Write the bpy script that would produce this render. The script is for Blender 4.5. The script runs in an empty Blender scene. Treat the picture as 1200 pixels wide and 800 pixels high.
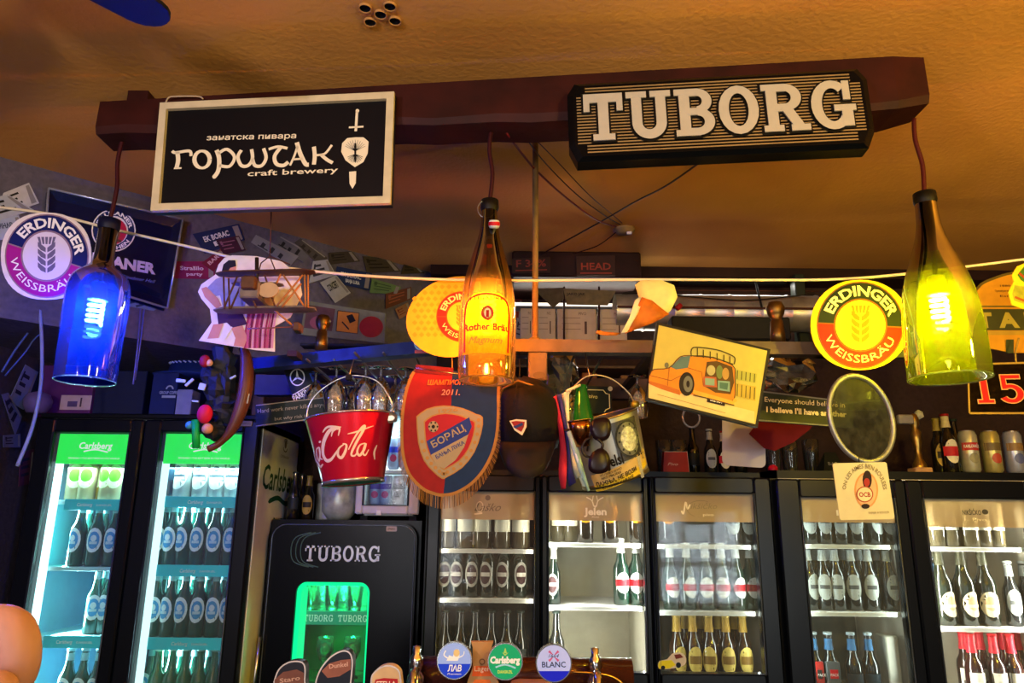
import bpy, math, random
from mathutils import Vector, Matrix

random.seed(7)
SC = bpy.context.scene
COL = SC.collection
PI = math.pi

# ------------------------------------------------------------------ camera
F = 866.7
PITCH, ROLL = math.radians(14.3), math.radians(0.6)
EYE = Vector((0, 0, 1.6))
RC = Matrix.Rotation(PI / 2 + PITCH, 3, 'X') @ Matrix.Rotation(ROLL, 3, 'Z')
cam_data = bpy.data.cameras.new('camera')
cam_data.sensor_width = 36
cam_data.lens = F * 36 / 1200
cam_data.clip_start = 0.02
cam = bpy.data.objects.new('camera', cam_data)
COL.objects.link(cam)
cam.matrix_world = Matrix.Translation(EYE) @ RC.to_4x4()
SC.camera = cam

# ------------------------------------------------------------------ world, lights, exposure
SC.view_settings.view_transform = 'Standard'
SC.view_settings.look = 'None'
SC.view_settings.gamma = 1
SC.view_settings.use_curve_mapping = False
SC.view_settings.exposure = 0.0
SC.cycles.max_bounces = 8
SC.cycles.transparent_max_bounces = 14
SC.cycles.caustics_reflective = False
SC.cycles.caustics_refractive = False
SC.cycles.sample_clamp_indirect = 4
wd = bpy.data.worlds.new('world')
SC.world = wd
wd.use_nodes = True
wd.node_tree.nodes['Background'].inputs[0].default_value = (0.55, 0.68, 0.9, 1)
wd.node_tree.nodes['Background'].inputs[1].default_value = 1.2


def area(name, loc, rot, sx, sy, color, power):
    l = bpy.data.lights.new(name, 'AREA')
    l.shape = 'RECTANGLE'
    l.size, l.size_y = sx, sy
    l.color = color
    l.energy = power
    o = bpy.data.objects.new(name, l)
    COL.objects.link(o)
    o.location = loc
    o.rotation_euler = rot
    return o


def point(name, loc, r, color, power):
    l = bpy.data.lights.new(name, 'POINT')
    l.shadow_soft_size = r
    l.color = color
    l.energy = power
    o = bpy.data.objects.new(name, l)
    COL.objects.link(o)
    o.location = loc
    return o


# daylight area lights behind the camera: assumed window, added doorway, neither in view
area('daylight_window', (2.2, -3.28, 1.32), (PI / 2, 0, 0), 1.0, 1.1, (0.85, 0.93, 1.0), 85)
area('daylight_doorway', (-1.0, -3.28, 1.5), (PI / 2, 0, 0), 1.2, 1.6, (0.97, 0.95, 0.98), 80)
# lamps added out of view to light the ceiling (fittings further down)
ADDED_LAMPS = [(0.9, -0.55, 2.3), (-1.2, -0.5, 2.15), (1.9, 0.75, 2.3)]
for q, p in enumerate(ADDED_LAMPS):
    point('room_lamp_light', p, 0.05, (1.0, 0.64, 0.05) if q != 1 else (1.0, 0.80, 0.85), (90, 85, 66)[q])


# ------------------------------------------------------------------ helpers
def ray(px, py):
    return (RC @ Vector((px - 600, 400 - py, -F))).normalized()


def W(px, py, Y):
    d = ray(px, py)
    return EYE + d * (Y / d.y)


def WZ(px, py, z):
    d = ray(px, py)
    return EYE + d * ((z - EYE.z) / d.z)


def WP(px, py, p0, n):
    d = ray(px, py)
    return EYE + d * ((p0 - EYE).dot(n) / d.dot(n))


def lin(h):
    r = []
    for i in (0, 2, 4):
        c = int(h[i:i + 2], 16) / 255
        r.append(c / 12.92 if c <= 0.04045 else ((c + 0.055) / 1.055) ** 2.4)
    return (*r, 1)


MATS = {}


def mat(h, rough=0.55, metal=0.0, var=0.12, scale=30.0, bump=0.0, emit=0.0, spec=0.2, coat=0.0, name=None):
    key = (h, rough, metal, var, scale, bump, emit, spec, coat)
    if key in MATS:
        return MATS[key]
    m = bpy.data.materials.new(name or 'paint_' + h)
    m.use_nodes = True
    nt = m.node_tree
    b = nt.nodes['Principled BSDF']
    b.inputs['Roughness'].default_value = rough
    b.inputs['Metallic'].default_value = metal
    b.inputs['Specular IOR Level'].default_value = spec
    b.inputs['Coat Weight'].default_value = coat
    c = lin(h)
    b.inputs['Base Color'].default_value = c
    if var > 0 or bump > 0:
        tc = nt.nodes.new('ShaderNodeTexCoord')
        n = nt.nodes.new('ShaderNodeTexNoise')
        n.inputs['Scale'].default_value = scale
        n.inputs['Detail'].default_value = 5
        nt.links.new(tc.outputs['Object'], n.inputs['Vector'])
    if var > 0:
        mr = nt.nodes.new('ShaderNodeMapRange')
        mr.inputs[1].default_value = 0.3
        mr.inputs[2].default_value = 0.7
        mr.inputs[3].default_value = 1 - var
        mr.inputs[4].default_value = 1 + var * 0.5
        nt.links.new(n.outputs[0], mr.inputs[0])
        mx = nt.nodes.new('ShaderNodeMix')
        mx.data_type = 'RGBA'
        mx.blend_type = 'MULTIPLY'
        mx.inputs[0].default_value = 1
        mx.inputs[6].default_value = c
        nt.links.new(mr.outputs[0], mx.inputs[7])
        nt.links.new(mx.outputs[2], b.inputs['Base Color'])
        if emit > 0:
            nt.links.new(mx.outputs[2], b.inputs['Emission Color'])
    if bump > 0:
        bp = nt.nodes.new('ShaderNodeBump')
        bp.inputs['Strength'].default_value = bump
        bp.inputs['Distance'].default_value = 0.01
        nt.links.new(n.outputs[0], bp.inputs['Height'])
        nt.links.new(bp.outputs[0], b.inputs['Normal'])
    if emit > 0:
        if var <= 0:
            b.inputs['Emission Color'].default_value = c
        b.inputs['Emission Strength'].default_value = emit
    MATS[key] = m
    return m


def glass(name, tint, refl=1.0, trans=0.0, tcol=None, rough=0.03, haze=0.0, hcol='ffffff', solid=0.0):
    """thin coloured glass: tinted see-through, fresnel gloss, optional translucent frosting"""
    if name in MATS:
        return MATS[name]
    m = bpy.data.materials.new(name)
    m.use_nodes = True
    nt = m.node_tree
    nt.nodes.remove(nt.nodes['Principled BSDF'])
    out = nt.nodes['Material Output']
    tr = nt.nodes.new('ShaderNodeBsdfTransparent')
    tr.inputs[0].default_value = lin(tint)
    gl = nt.nodes.new('ShaderNodeBsdfGlossy')
    gl.inputs['Roughness'].default_value = rough
    fr = nt.nodes.new('ShaderNodeFresnel')
    fr.inputs[0].default_value = 1.5
    ml = nt.nodes.new('ShaderNodeMath')
    ml.operation = 'MULTIPLY'
    ml.use_clamp = True
    ml.inputs[1].default_value = refl
    nt.links.new(fr.outputs[0], ml.inputs[0])
    base = tr.outputs[0]
    if trans > 0:
        tl = nt.nodes.new('ShaderNodeBsdfTranslucent')
        tl.inputs[0].default_value = lin(tcol or tint)
        m1 = nt.nodes.new('ShaderNodeMixShader')
        nz = nt.nodes.new('ShaderNodeTexNoise')
        nz.inputs['Scale'].default_value = 18
        mr = nt.nodes.new('ShaderNodeMapRange')
        mr.inputs[3].default_value = trans * 0.75
        mr.inputs[4].default_value = trans * 1.25
        nt.links.new(nz.outputs[0], mr.inputs[0])
        nt.links.new(mr.outputs[0], m1.inputs[0])
        nt.links.new(base, m1.inputs[1])
        nt.links.new(tl.outputs[0], m1.inputs[2])
        base = m1.outputs[0]
    if haze > 0:
        df = nt.nodes.new('ShaderNodeBsdfDiffuse')
        df.inputs[0].default_value = lin(hcol)
        m3 = nt.nodes.new('ShaderNodeMixShader')
        nz = nt.nodes.new('ShaderNodeTexNoise')
        nz.inputs['Scale'].default_value = 9
        mr = nt.nodes.new('ShaderNodeMapRange')
        mr.inputs[1].default_value = 0.35
        mr.inputs[2].default_value = 0.7
        mr.inputs[3].default_value = haze * 0.6
        mr.inputs[4].default_value = min(1, haze * 1.4)
        nt.links.new(nz.outputs[0], mr.inputs[0])
        nt.links.new(mr.outputs[0], m3.inputs[0])
        nt.links.new(base, m3.inputs[1])
        nt.links.new(df.outputs[0], m3.inputs[2])
        base = m3.outputs[0]
    m2 = nt.nodes.new('ShaderNodeMixShader')
    nt.links.new(ml.outputs[0], m2.inputs[0])
    nt.links.new(base, m2.inputs[1])
    nt.links.new(gl.outputs[0], m2.inputs[2])
    nt.links.new(m2.outputs[0], out.inputs['Surface'])
    MATS[name] = m
    return m


def glow(h, strength, name='lamp_glow'):
    key = ('glow', h, strength)
    if key in MATS:
        return MATS[key]
    m = bpy.data.materials.new(name)
    m.use_nodes = True
    nt = m.node_tree
    nt.nodes.remove(nt.nodes['Principled BSDF'])
    e = nt.nodes.new('ShaderNodeEmission')
    e.inputs[0].default_value = lin(h)
    e.inputs[1].default_value = strength
    nt.links.new(e.outputs[0], nt.nodes['Material Output'].inputs['Surface'])
    MATS[key] = m
    return m


def tag(o, label=None, cat=None, group=None, kind=None):
    if label:
        o['label'] = label
    if cat:
        o['category'] = cat
    if group:
        o['group'] = group
    if kind:
        o['kind'] = kind
    return o


def thing(name, label, cat, loc=(0, 0, 0), M=None, group=None):
    o = bpy.data.objects.new(name, None)
    o.empty_display_size = 0.05
    COL.objects.link(o)
    if M is not None:
        o.matrix_world = M
    else:
        o.location = loc
    return tag(o, label, cat, group)


GLY = {}


def glyph(s, bold=0.0, shear=0.0, res=2):
    key = (s, bold, shear, res)
    if key not in GLY:
        c = bpy.data.curves.new('t', 'FONT')
        c.body = s
        c.resolution_u = res
        c.offset = bold
        c.shear = shear
        o = bpy.data.objects.new('t', c)
        COL.objects.link(o)
        me = bpy.data.meshes.new_from_object(o.evaluated_get(bpy.context.evaluated_depsgraph_get()))
        vs = [(v.co.x, v.co.y) for v in me.vertices]
        fs = [tuple(p.vertices) for p in me.polygons]
        bpy.data.objects.remove(o)
        bpy.data.curves.remove(c)
        bpy.data.meshes.remove(me)
        if not vs:
            vs = [(0, 0), (1, 0), (1, 1)]
            fs = []
        x0 = min(v[0] for v in vs)
        x1 = max(v[0] for v in vs)
        vs = [((v[0] - x0) / (x1 - x0), v[1] / 0.73) for v in vs]
        GLY[key] = (vs, fs, (x1 - x0) / 0.73)
    return GLY[key]


class MB:
    def __init__(s, org=(0, 0, 0)):
        s.v, s.f, s.m, s.sm, s.mats = [], [], [], [], []
        s.org = Vector(org)

    def add(s, vs, fs, m, fn=None, smooth=False):
        if m not in s.mats:
            s.mats.append(m)
        k = s.mats.index(m)
        b = len(s.v)
        if fn is None:
            s.v += [Vector(v) for v in vs]
        elif isinstance(fn, Matrix):
            s.v += [fn @ Vector(v) for v in vs]
        else:
            s.v += [Vector(fn(*v)) for v in vs]
        for f in fs:
            s.f.append([i + b for i in f])
            s.m.append(k)
            s.sm.append(smooth)
        return s

    def box(s, x0, x1, y0, y1, z0, z1, m, fn=None):
        vs = [(x, y, z) for z in (z0, z1) for y in (y0, y1) for x in (x0, x1)]
        return s.add(vs, [(0, 2, 3, 1), (4, 5, 7, 6), (0, 1, 5, 4), (2, 6, 7, 3), (0, 4, 6, 2), (1, 3, 7, 5)], m, fn)

    def bbox(s, x0, x1, y0, y1, z0, z1, m, c=0.004, fn=None):
        """box whose four long front/back edges are chamfered all round (bevelled slab)"""
        a = [(x0 + c, z0), (x1 - c, z0), (x1, z0 + c), (x1, z1 - c), (x1 - c, z1), (x0 + c, z1), (x0, z1 - c), (x0, z0 + c)]
        b = [(x0 + 2 * c, z0 + c), (x1 - 2 * c, z0 + c), (x1 - c, z0 + 2 * c), (x1 - c, z1 - 2 * c), (x1 - 2 * c, z1 - c), (x0 + 2 * c, z1 - c), (x0 + c, z1 - 2 * c), (x0 + c, z0 + 2 * c)]
        vs = [(p[0], y0, p[1]) for p in b] + [(p[0], y0 + c, p[1]) for p in a] + [(p[0], y1, p[1]) for p in a]
        fs = [tuple(range(8)), tuple(range(23, 15, -1))]
        for k in (0, 8):
            for i in range(8):
                j = (i + 1) % 8
                fs.append((k + i, k + 8 + i, k + 8 + j, k + j))
        return s.add(vs, fs, m, fn)

    def lathe(s, prof, m, seg=16, fn=None, smooth=True, caps=False):
        vs, fs = [], []
        for r, z in prof:
            for i in range(seg):
                a = 2 * PI * i / seg
                vs.append((r * math.sin(a), -r * math.cos(a), z))
        for k in range(len(prof) - 1):
            for i in range(seg):
                j = (i + 1) % seg
                fs.append((k * seg + i, k * seg + j, (k + 1) * seg + j, (k + 1) * seg + i))
        if caps:
            fs.append(tuple(range(seg - 1, -1, -1)))
            fs.append(tuple(range((len(prof) - 1) * seg, len(prof) * seg)))
        return s.add(vs, fs, m, fn, smooth)

    def tube(s, pts, r, m, seg=8, fn=None, closed=False, cap=True):
        pts = [Vector(p) for p in pts]
        n = len(pts)
        rs = r if isinstance(r, (list, tuple)) else [r] * n
        vs, fs = [], []
        up = None
        for i, p in enumerate(pts):
            if closed:
                t = pts[(i + 1) % n] - pts[i - 1]
            else:
                t = pts[min(i + 1, n - 1)] - pts[max(i - 1, 0)]
            t = t.normalized() if t.length > 1e-9 else Vector((0, 0, 1))
            if up is None:
                up = t.orthogonal().normalized()
            up = (up - t * up.dot(t))
            up = up.normalized() if up.length > 1e-6 else t.orthogonal().normalized()
            w = t.cross(up)
            for k in range(seg):
                a = 2 * PI * k / seg
                vs.append(p + (up * math.cos(a) + w * math.sin(a)) * rs[i])
        for i in range(n if closed else n - 1):
            j = (i + 1) % n
            for k in range(seg):
                l = (k + 1) % seg
                fs.append((i * seg + k, i * seg + l, j * seg + l, j * seg + k))
        if not closed and cap:
            fs.append(tuple(range(seg - 1, -1, -1)))
            fs.append(tuple(range((n - 1) * seg, n * seg)))
        return s.add(vs, fs, m, fn, True)

    def poly(s, pts, z, m, fn=None, t=0.0):
        n = len(pts)
        if t == 0:
            return s.add([(p[0], p[1], z) for p in pts], [tuple(range(n))], m, fn)
        vs = [(p[0], p[1], z) for p in pts] + [(p[0], p[1], z + t) for p in pts]
        fs = [tuple(range(n - 1, -1, -1)), tuple(range(n, 2 * n))] + [(i, (i + 1) % n, n + (i + 1) % n, n + i) for i in range(n)]
        return s.add(vs, fs, m, fn)

    def stroke(s, pts, w, z, m, fn=None):
        n = len(pts)
        ws = w if isinstance(w, (list, tuple)) else [w] * n
        vs, fs = [], []
        for i in range(n):
            a, b = pts[max(i - 1, 0)], pts[min(i + 1, n - 1)]
            dx, dy = b[0] - a[0], b[1] - a[1]
            l = math.hypot(dx, dy) or 1
            nx, ny = -dy / l * ws[i] / 2, dx / l * ws[i] / 2
            vs += [(pts[i][0] + nx, pts[i][1] + ny, z), (pts[i][0] - nx, pts[i][1] - ny, z)]
        for i in range(n - 1):
            fs.append((2 * i, 2 * i + 1, 2 * i + 3, 2 * i + 2))
        return s.add(vs, fs, m, fn)

    def disc(s, cx, cy, rx, ry, z, m, fn=None, n=28, a0=0.0, t=0.0):
        return s.poly([(cx + rx * math.cos(2 * PI * i / n + a0), cy + ry * math.sin(2 * PI * i / n + a0)) for i in range(n)], z, m, fn, t)

    def ring(s, cx, cy, rx, ry, w, z, m, fn=None, a0=0, a1=360, n=32):
        vs, fs = [], []
        for i in range(n + 1):
            a = math.radians(a0 + (a1 - a0) * i / n)
            vs += [(cx + rx * math.cos(a), cy + ry * math.sin(a), z), (cx + (rx - w) * math.cos(a), cy + (ry - w) * math.sin(a), z)]
        for i in range(n):
            fs.append((2 * i, 2 * i + 1, 2 * i + 3, 2 * i + 2))
        return s.add(vs, fs, m, fn)

    def text(s, st, x, y, w, h, z, m, fn=None, bold=0.0, shear=0.0, ang=0.0, res=2):
        """baseline from (x,y), width w (None keeps proportions), capital height h"""
        vs, fs, asp = glyph(st, bold, shear, res)
        if w is None:
            w = asp * h
        ca, sa = math.cos(ang), math.sin(ang)
        out = []
        for u, v in vs:
            a, b = u * w, v * h
            out.append((x + a * ca - b * sa, y + a * sa + b * ca, z))
        return s.add(out, fs, m, fn)

    def arctext(s, st, cx, cy, R, span, h, z, m, fn=None, bold=0.0, top=True, ry=1.0, mid=None):
        """text on a circle; span in degrees, centred at the top (or bottom)"""
        vs, fs, asp = glyph(st, bold, 0, 2)
        md = math.radians(mid if mid is not None else (90 if top else 270))
        sp = math.radians(span)
        out = []
        for u, v in vs:
            if top:
                a = md + sp / 2 - u * sp
                r = R + v * h
            else:
                a = md - sp / 2 + u * sp
                r = R - v * h
            out.append((cx + r * math.cos(a), cy + r * math.sin(a) * ry, z))
        return s.add(out, fs, m, fn)

    def build(s, name, parent=None, label=None, smooth=None):
        me = bpy.data.meshes.new(name)
        me.from_pydata([tuple(v - s.org) for v in s.v], [], s.f)
        for m in s.mats:
            me.materials.append(m)
        me.polygons.foreach_set('material_index', s.m)
        me.polygons.foreach_set('use_smooth', s.sm if smooth is None else [smooth] * len(s.f))
        me.update()
        o = bpy.data.objects.new(name, me)
        COL.objects.link(o)
        if parent is not None:
            o.parent = parent
        if label:
            o['label'] = label
        return o


def solo(mb, name, label, cat, group=None, kind=None, loc=None):
    """a thing that is a single mesh: origin moved to its base centre"""
    if loc is None:
        xs = [v.x for v in mb.v]
        ys = [v.y for v in mb.v]
        zs = [v.z for v in mb.v]
        loc = ((min(xs) + max(xs)) / 2, (min(ys) + max(ys)) / 2, min(zs))
    mb.org = Vector(loc)
    o = mb.build(name)
    o.location = loc
    return tag(o, label, cat, group, kind)


def dup(root, loc, label=None, group=None, rotz=None):
    r = root.copy()
    COL.objects.link(r)
    r.location = loc
    if rotz is not None:
        r.rotation_euler = (0, 0, rotz)
    if label:
        r['label'] = label
    if group:
        r['group'] = group
    for ch in list(root.children):
        c = ch.copy()
        COL.objects.link(c)
        c.parent = r
        for g in list(ch.children):
            d = g.copy()
            COL.objects.link(d)
            d.parent = c
    return r


class Panel:
    """a flat object given by the photo corners TL,TR,BR,BL on the plane (p0, n); artwork is drawn on it in photo pixels"""

    def __init__(s, q, Y=None, p0=None, n=None, yaw=0.0, tilt=0.0, flip=0):
        if p0 is None:
            cx = sum(p[0] for p in q) / 4
            cy = sum(p[1] for p in q) / 4
            p0 = W(cx, cy, Y)
            n = Matrix.Rotation(math.radians(yaw), 3, 'Z') @ Matrix.Rotation(math.radians(tilt), 3, 'X') @ Vector((0, -1, 0))
        s.p0, s.n = Vector(p0), Vector(n).normalized()
        P = [WP(a, b, s.p0, s.n) for a, b in q]
        c = sum(P, Vector()) / 4
        rt = ((P[1] + P[2]) - (P[0] + P[3])) / 2
        up = ((P[0] + P[1]) - (P[2] + P[3])) / 2
        s.w, s.h = rt.length, up.length
        r = rt.normalized()
        u = (up.normalized() + (s.n.cross(r)).normalized()).normalized() if flip == 0 else s.n.cross(r)
        u = s.n.cross(r).normalized()
        s.M = Matrix((( r.x, u.x, s.n.x, c.x), (r.y, u.y, s.n.y, c.y), (r.z, u.z, s.n.z, c.z), (0, 0, 0, 1)))
        s.I = s.M.inverted()
        s.q = [s.L(a, b) for a, b in q]
        s.k = s.w / math.hypot(q[1][0] - q[0][0], q[1][1] - q[0][1])

    def L(s, px, py):
        v = s.I @ WP(px, py, s.p0, s.n)
        return (v.x, v.y)

    def LL(s, pts):
        return [s.L(*p) for p in pts]

    def poly(s, mb, pts, z, m, t=0.0):
        return mb.poly(s.LL(pts), z, m, None, t)

    def line(s, mb, pts, w, z, m):
        ws = [a * s.k for a in w] if isinstance(w, (list, tuple)) else w * s.k
        return mb.stroke(s.LL(pts), ws, z, m)

    def disc(s, mb, cx, cy, rx, ry, z, m, n=24):
        return s.poly(mb, [(cx + rx * math.cos(2 * PI * i / n), cy + ry * math.sin(2 * PI * i / n)) for i in range(n)], z, m)

    def txt(s, mb, st, p0, p1, h, z, m, bold=0.0, shear=0.0):
        a, b = s.L(*p0), s.L(*p1)
        w = math.hypot(b[0] - a[0], b[1] - a[1])
        return mb.text(st, a[0], a[1], w, h * s.k, z, m, None, bold, shear, math.atan2(b[1] - a[1], b[0] - a[0]))

    def thing(s, name, label, cat, group=None):
        return thing(name, label, cat, M=s.M, group=group)

    def board(s, mb, m, t=0.006):
        return mb.poly(list(reversed(s.q)), -t, m, None, t)


def rrect(x0, x1, y0, y1, r, n=4):
    pts = []
    for cx, cy, a in ((x1 - r, y1 - r, 0), (x0 + r, y1 - r, 90), (x0 + r, y0 + r, 180), (x1 - r, y0 + r, 270)):
        for i in range(n + 1):
            t = math.radians(a + 90 * i / n)
            pts.append((cx + r * math.cos(t), cy + r * math.sin(t)))
    return pts


def bez(p, n=12):
    """smooth curve through points (Catmull-Rom)"""
    p = [tuple(a) for a in p]
    out = []
    q = [p[0]] + p + [p[-1]]
    for i in range(1, len(q) - 2):
        for k in range(n):
            t = k / n
            out.append(tuple(0.5 * (2 * b + (c - a) * t + (2 * a - 5 * b + 4 * c - d) * t * t + (3 * b - a - 3 * c + d) * t ** 3)
                             for a, b, c, d in zip(q[i - 1], q[i], q[i + 1], q[i + 2])))
    out.append(p[-1])
    return out


# slab-serif capitals out of bars and rings, cell height 1: ('r',x0,y0,x1,y1) ('o',cx,cy,rx,ry,thickx,thicky,a0,a1) ('p',pts)
SLAB = {
    'T': (0.86, [('r', .33, .05, .53, 1), ('r', 0, .84, .86, 1), ('r', 0, .64, .1, 1), ('r', .76, .64, .86, 1), ('r', .2, 0, .66, .1)]),
    'U': (0.98, [('r', .12, .3, .31, 1), ('r', .67, .3, .86, 1), ('o', .49, .32, .37, .34, .19, .17, 180, 360), ('r', 0, .9, .43, 1), ('r', .55, .9, .98, 1)]),
    'B': (0.86, [('r', .1, 0, .3, 1), ('r', 0, 0, .35, .1), ('r', 0, .9, .35, 1), ('r', .28, 0, .5, .13), ('r', .28, .45, .5, .57), ('r', .28, .87, .5, 1),
                 ('o', .48, .28, .36, .28, .19, .13, -90, 90), ('o', .47, .735, .33, .265, .18, .13, -90, 90)]),
    'O': (0.86, [('o', .43, .5, .43, .52, .19, .14, 0, 360)]),
    'R': (0.96, [('r', .1, 0, .3, 1), ('r', 0, 0, .4, .1), ('r', 0, .9, .35, 1), ('r', .28, .87, .5, 1), ('r', .28, .43, .5, .56),
                 ('o', .48, .715, .36, .285, .19, .13, -90, 90), ('p', [(.42, .46), (.62, .5), (.88, .06), (.66, .06)]), ('r', .6, 0, .98, .1)]),
    'G': (0.94, [('o', .45, .5, .45, .52, .2, .14, 48, 320), ('r', .72, .62, .84, 1), ('r', .5, .38, .94, .48), ('r', .66, .05, .86, .45)]),
    '1': (0.5, [('r', .16, .04, .34, 1), ('r', .02, 0, .48, .1), ('p', [(.02, .78), (.02, .9), (.2, 1), (.2, .86)])]),
    '5': (0.7, [('r', .1, .88, .62, 1), ('r', .1, .5, .22, 1), ('o', .32, .33, .34, .33, .17, .12, -150, 120)]),
}


def slab(mb, word, x, y, w, h, z, m, fn=None, grow=0.0, gap=0.12, t=0.0):
    tot = sum(SLAB[c][0] for c in word) + gap * (len(word) - 1)
    s = w / tot
    z00 = z
    for c in word:
        cw, pr = SLAB[c]
        for q_, p in enumerate(pr):
            z = z00 + q_ * 8e-5
            if p[0] == 'r':
                X0, Y0, X1, Y1 = x + p[1] * s - grow, y + p[2] * h - grow, x + p[3] * s + grow, y + p[4] * h + grow
                mb.poly([(X0, Y0), (X1, Y0), (X1, Y1), (X0, Y1)], z, m, fn, t)
            elif p[0] == 'p':
                pts = [(x + a * s, y + b * h) for a, b in p[1]]
                cx = sum(a for a, b in pts) / len(pts)
                cy = sum(b for a, b in pts) / len(pts)
                pts = [(cx + (a - cx) * (1 + grow * 2 / max(s * .3, 1e-6)), cy + (b - cy) * (1 + grow * 1 / max(h * .3, 1e-6))) for a, b in pts]
                mb.poly(pts, z, m, fn, t)
            else:
                _, cx, cy, rx, ry, tx, ty, a0, a1 = p
                n = 20
                vs, fs = [], []
                for i in range(n + 1):
                    a = math.radians(a0 + (a1 - a0) * i / n)
                    ca, sa = math.cos(a), math.sin(a)
                    vs += [(x + cx * s + (rx * s + grow) * ca, y + cy * h + (ry * h + grow) * sa, z + t),
                           (x + cx * s + ((rx - tx) * s - grow) * ca, y + cy * h + ((ry - ty) * h - grow) * sa, z + t)]
                for i in range(n):
                    fs.append((2 * i, 2 * i + 1, 2 * i + 3, 2 * i + 2))
                mb.add(vs, fs, m, fn)
        x += (cw + gap) * s
    return mb
# ------------------------------------------------------------------ palette
BLACK = mat('06080b', 0.38, var=0.1, spec=0.18)
MATTE_BLACK = mat('0c0b0d', 0.7)
GLOSS_BLACK = mat('05070b', 0.22, var=0.06, spec=0.13)
WHITE = mat('e8e6e0', 0.5, var=0.04)
CREAM = mat('e6d3ac', 0.6, var=0.06)
PAPER = mat('d5d0c6', 0.8, var=0.1)
GREY = mat('6d6d70', 0.6)
CHROME = mat('d8d8da', 0.12, metal=1.0, var=0.05)
STEEL = mat('b4b4b2', 0.28, metal=1.0, var=0.15)
BRASS = mat('c79a4c', 0.25, metal=1.0, var=0.15)
GOLD = mat('c9964a', 0.55, var=0.2)
RED = mat('c4121c', 0.5, var=0.06)
NAVY = mat('101d4e', 0.6)
DARKWOOD = mat('340d08', 0.62, var=0.45, scale=9, bump=0.35)
RACKWOOD = mat('6e5a44', 0.55, var=0.3, scale=14, bump=0.15)
INK = mat('1b1512', 0.7, var=0)
CLEAR = glass('clear_glass', 'f2f6f5', 1.0)
WIRE = mat('2a0d0c', 0.6, var=0)

# ------------------------------------------------------------------ the room
CEIL = 2.85


def plaster(h, name, sc=45, b=0.35, v=0.22):
    return mat(h, 0.8, var=v, scale=sc, bump=b, name=name)


def struct(mb, name):
    o = mb.build(name)
    o['kind'] = 'structure'
    return o


ceiling_paint = plaster('dc9e52', 'ceiling_plaster', 60, 0.25, 0.1)
_nt = ceiling_paint.node_tree
_n2 = _nt.nodes.new('ShaderNodeTexNoise'); _n2.inputs['Scale'].default_value = 1.3; _n2.inputs['Detail'].default_value = 3
_tc = [n for n in _nt.nodes if n.type == 'TEX_COORD'][0]
_nt.links.new(_tc.outputs['Object'], _n2.inputs['Vector'])
_mr = [n for n in _nt.nodes if n.type == 'MAP_RANGE'][0]
_mr.inputs[3].default_value = .72; _mr.inputs[4].default_value = 1.08
_nt.links.new(_n2.outputs[0], _mr.inputs[0])
wall_paint = plaster('37333c', 'wall_plaster')
rear_paint = plaster('33211a', 'rear_wall_plaster')
mb = MB(); mb.box(-2.3, 3.6, -3.6, 3.8, CEIL, CEIL + .1, ceiling_paint); struct(mb, 'ceiling')
mb = MB(); mb.box(-2.3, 3.6, -3.6, 3.8, -.1, 0, mat('3a2a22', 0.5, var=0.4, scale=6)); struct(mb, 'floor')
mb = MB(); mb.box(-2.3, 3.6, 3.55, 3.7, 0, CEIL, rear_paint); struct(mb, 'wall_back')
mb = MB(); mb.box(-2.15, -2.0, -3.4, 3.55, 0, CEIL, wall_paint); struct(mb, 'wall_left')
mb = MB(); mb.box(3.4, 3.55, -3.4, 3.55, 0, CEIL, plaster('4a3220', 'side_wall_plaster')); struct(mb, 'wall_right')
# front wall (behind the camera) with an assumed window and an added glazed doorway
mb = MB()
fw = plaster('4c382a', 'front_wall_plaster')
for x0, x1, z0, z1 in ((-2.0, -1.6, 0, CEIL), (-.4, 1.7, 0, CEIL), (2.7, 3.4, 0, CEIL), (-1.6, -.4, 2.3, CEIL), (1.7, 2.7, 1.88, CEIL), (1.7, 2.7, 0, .77), (-1.6, -.4, 0, .7)):
    mb.box(x0, x1, -3.35, -3.2, z0, z1, fw)
struct(mb, 'wall_front')
wframe = mat('d8d8d4', 0.5)
for k, (x0, x1, z0, z1, nx) in enumerate(((1.7, 2.7, .77, 1.88, 3), (-1.6, -.4, .7, 2.3, 2))):
    mb = MB()
    for a in (x0, x1 - .05):
        mb.box(a, a + .05, -3.32, -3.24, z0, z1, wframe)
    for a in (z0, z1 - .05, z0 + (z1 - z0) * .4):
        mb.box(x0 + .05, x1 - .05, -3.32, -3.24, a, a + .05, wframe)
    for i in range(1, nx):
        a = x0 + (x1 - x0) * i / nx
        mb.box(a - .018, a + .018, -3.31, -3.25, z0 + .05, z1 - .05, wframe)
    w = struct(mb, 'window_%d' % (k + 1))  # glazing of the assumed window, then of the added doorway
    mb = MB(); mb.box(x0 + .04, x1 - .04, -3.285, -3.28, z0 + .04, z1 - .04, CLEAR); mb.build('pane', w)

# bulkhead that fills the left corner above the tall coolers, its face running obliquely
BH_A, BH_B = Vector((-1.8, 2.36, 0)), Vector((-.43, 3.5, 0))
bd = (BH_B - BH_A).normalized()
BH_N = Vector((bd.y, -bd.x, 0))
pA = BH_A - bd * .26
mb = MB()
BHZ = 2.28
pts = [(pA.x, pA.y), (BH_B.x + .06, BH_B.y + .05), (-2.0, 3.55)]
mb.poly(pts, BHZ, plaster('5c5560', 'bulkhead_plaster'), None, CEIL - BHZ)
struct(mb, 'wall_corner')

# dark timber cornice where ceiling meets the rear wall, and a deeper boxed part
CORN = mat('2a130d', 0.6, var=0.3, scale=12, bump=0.2)
mb = MB(); mb.box(-.4, 3.4, 3.4, 3.55, 2.80, 2.85, CORN); struct(mb, 'trim_1')
pb = W(600, 297, 3.2)
pc = W(752, 325, 3.2)
mb = MB(); mb.bbox(pb.x, pc.x, 3.2, 3.55, pc.z, CEIL - .001, CORN, .008); struct(mb, 'trim_2')

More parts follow.
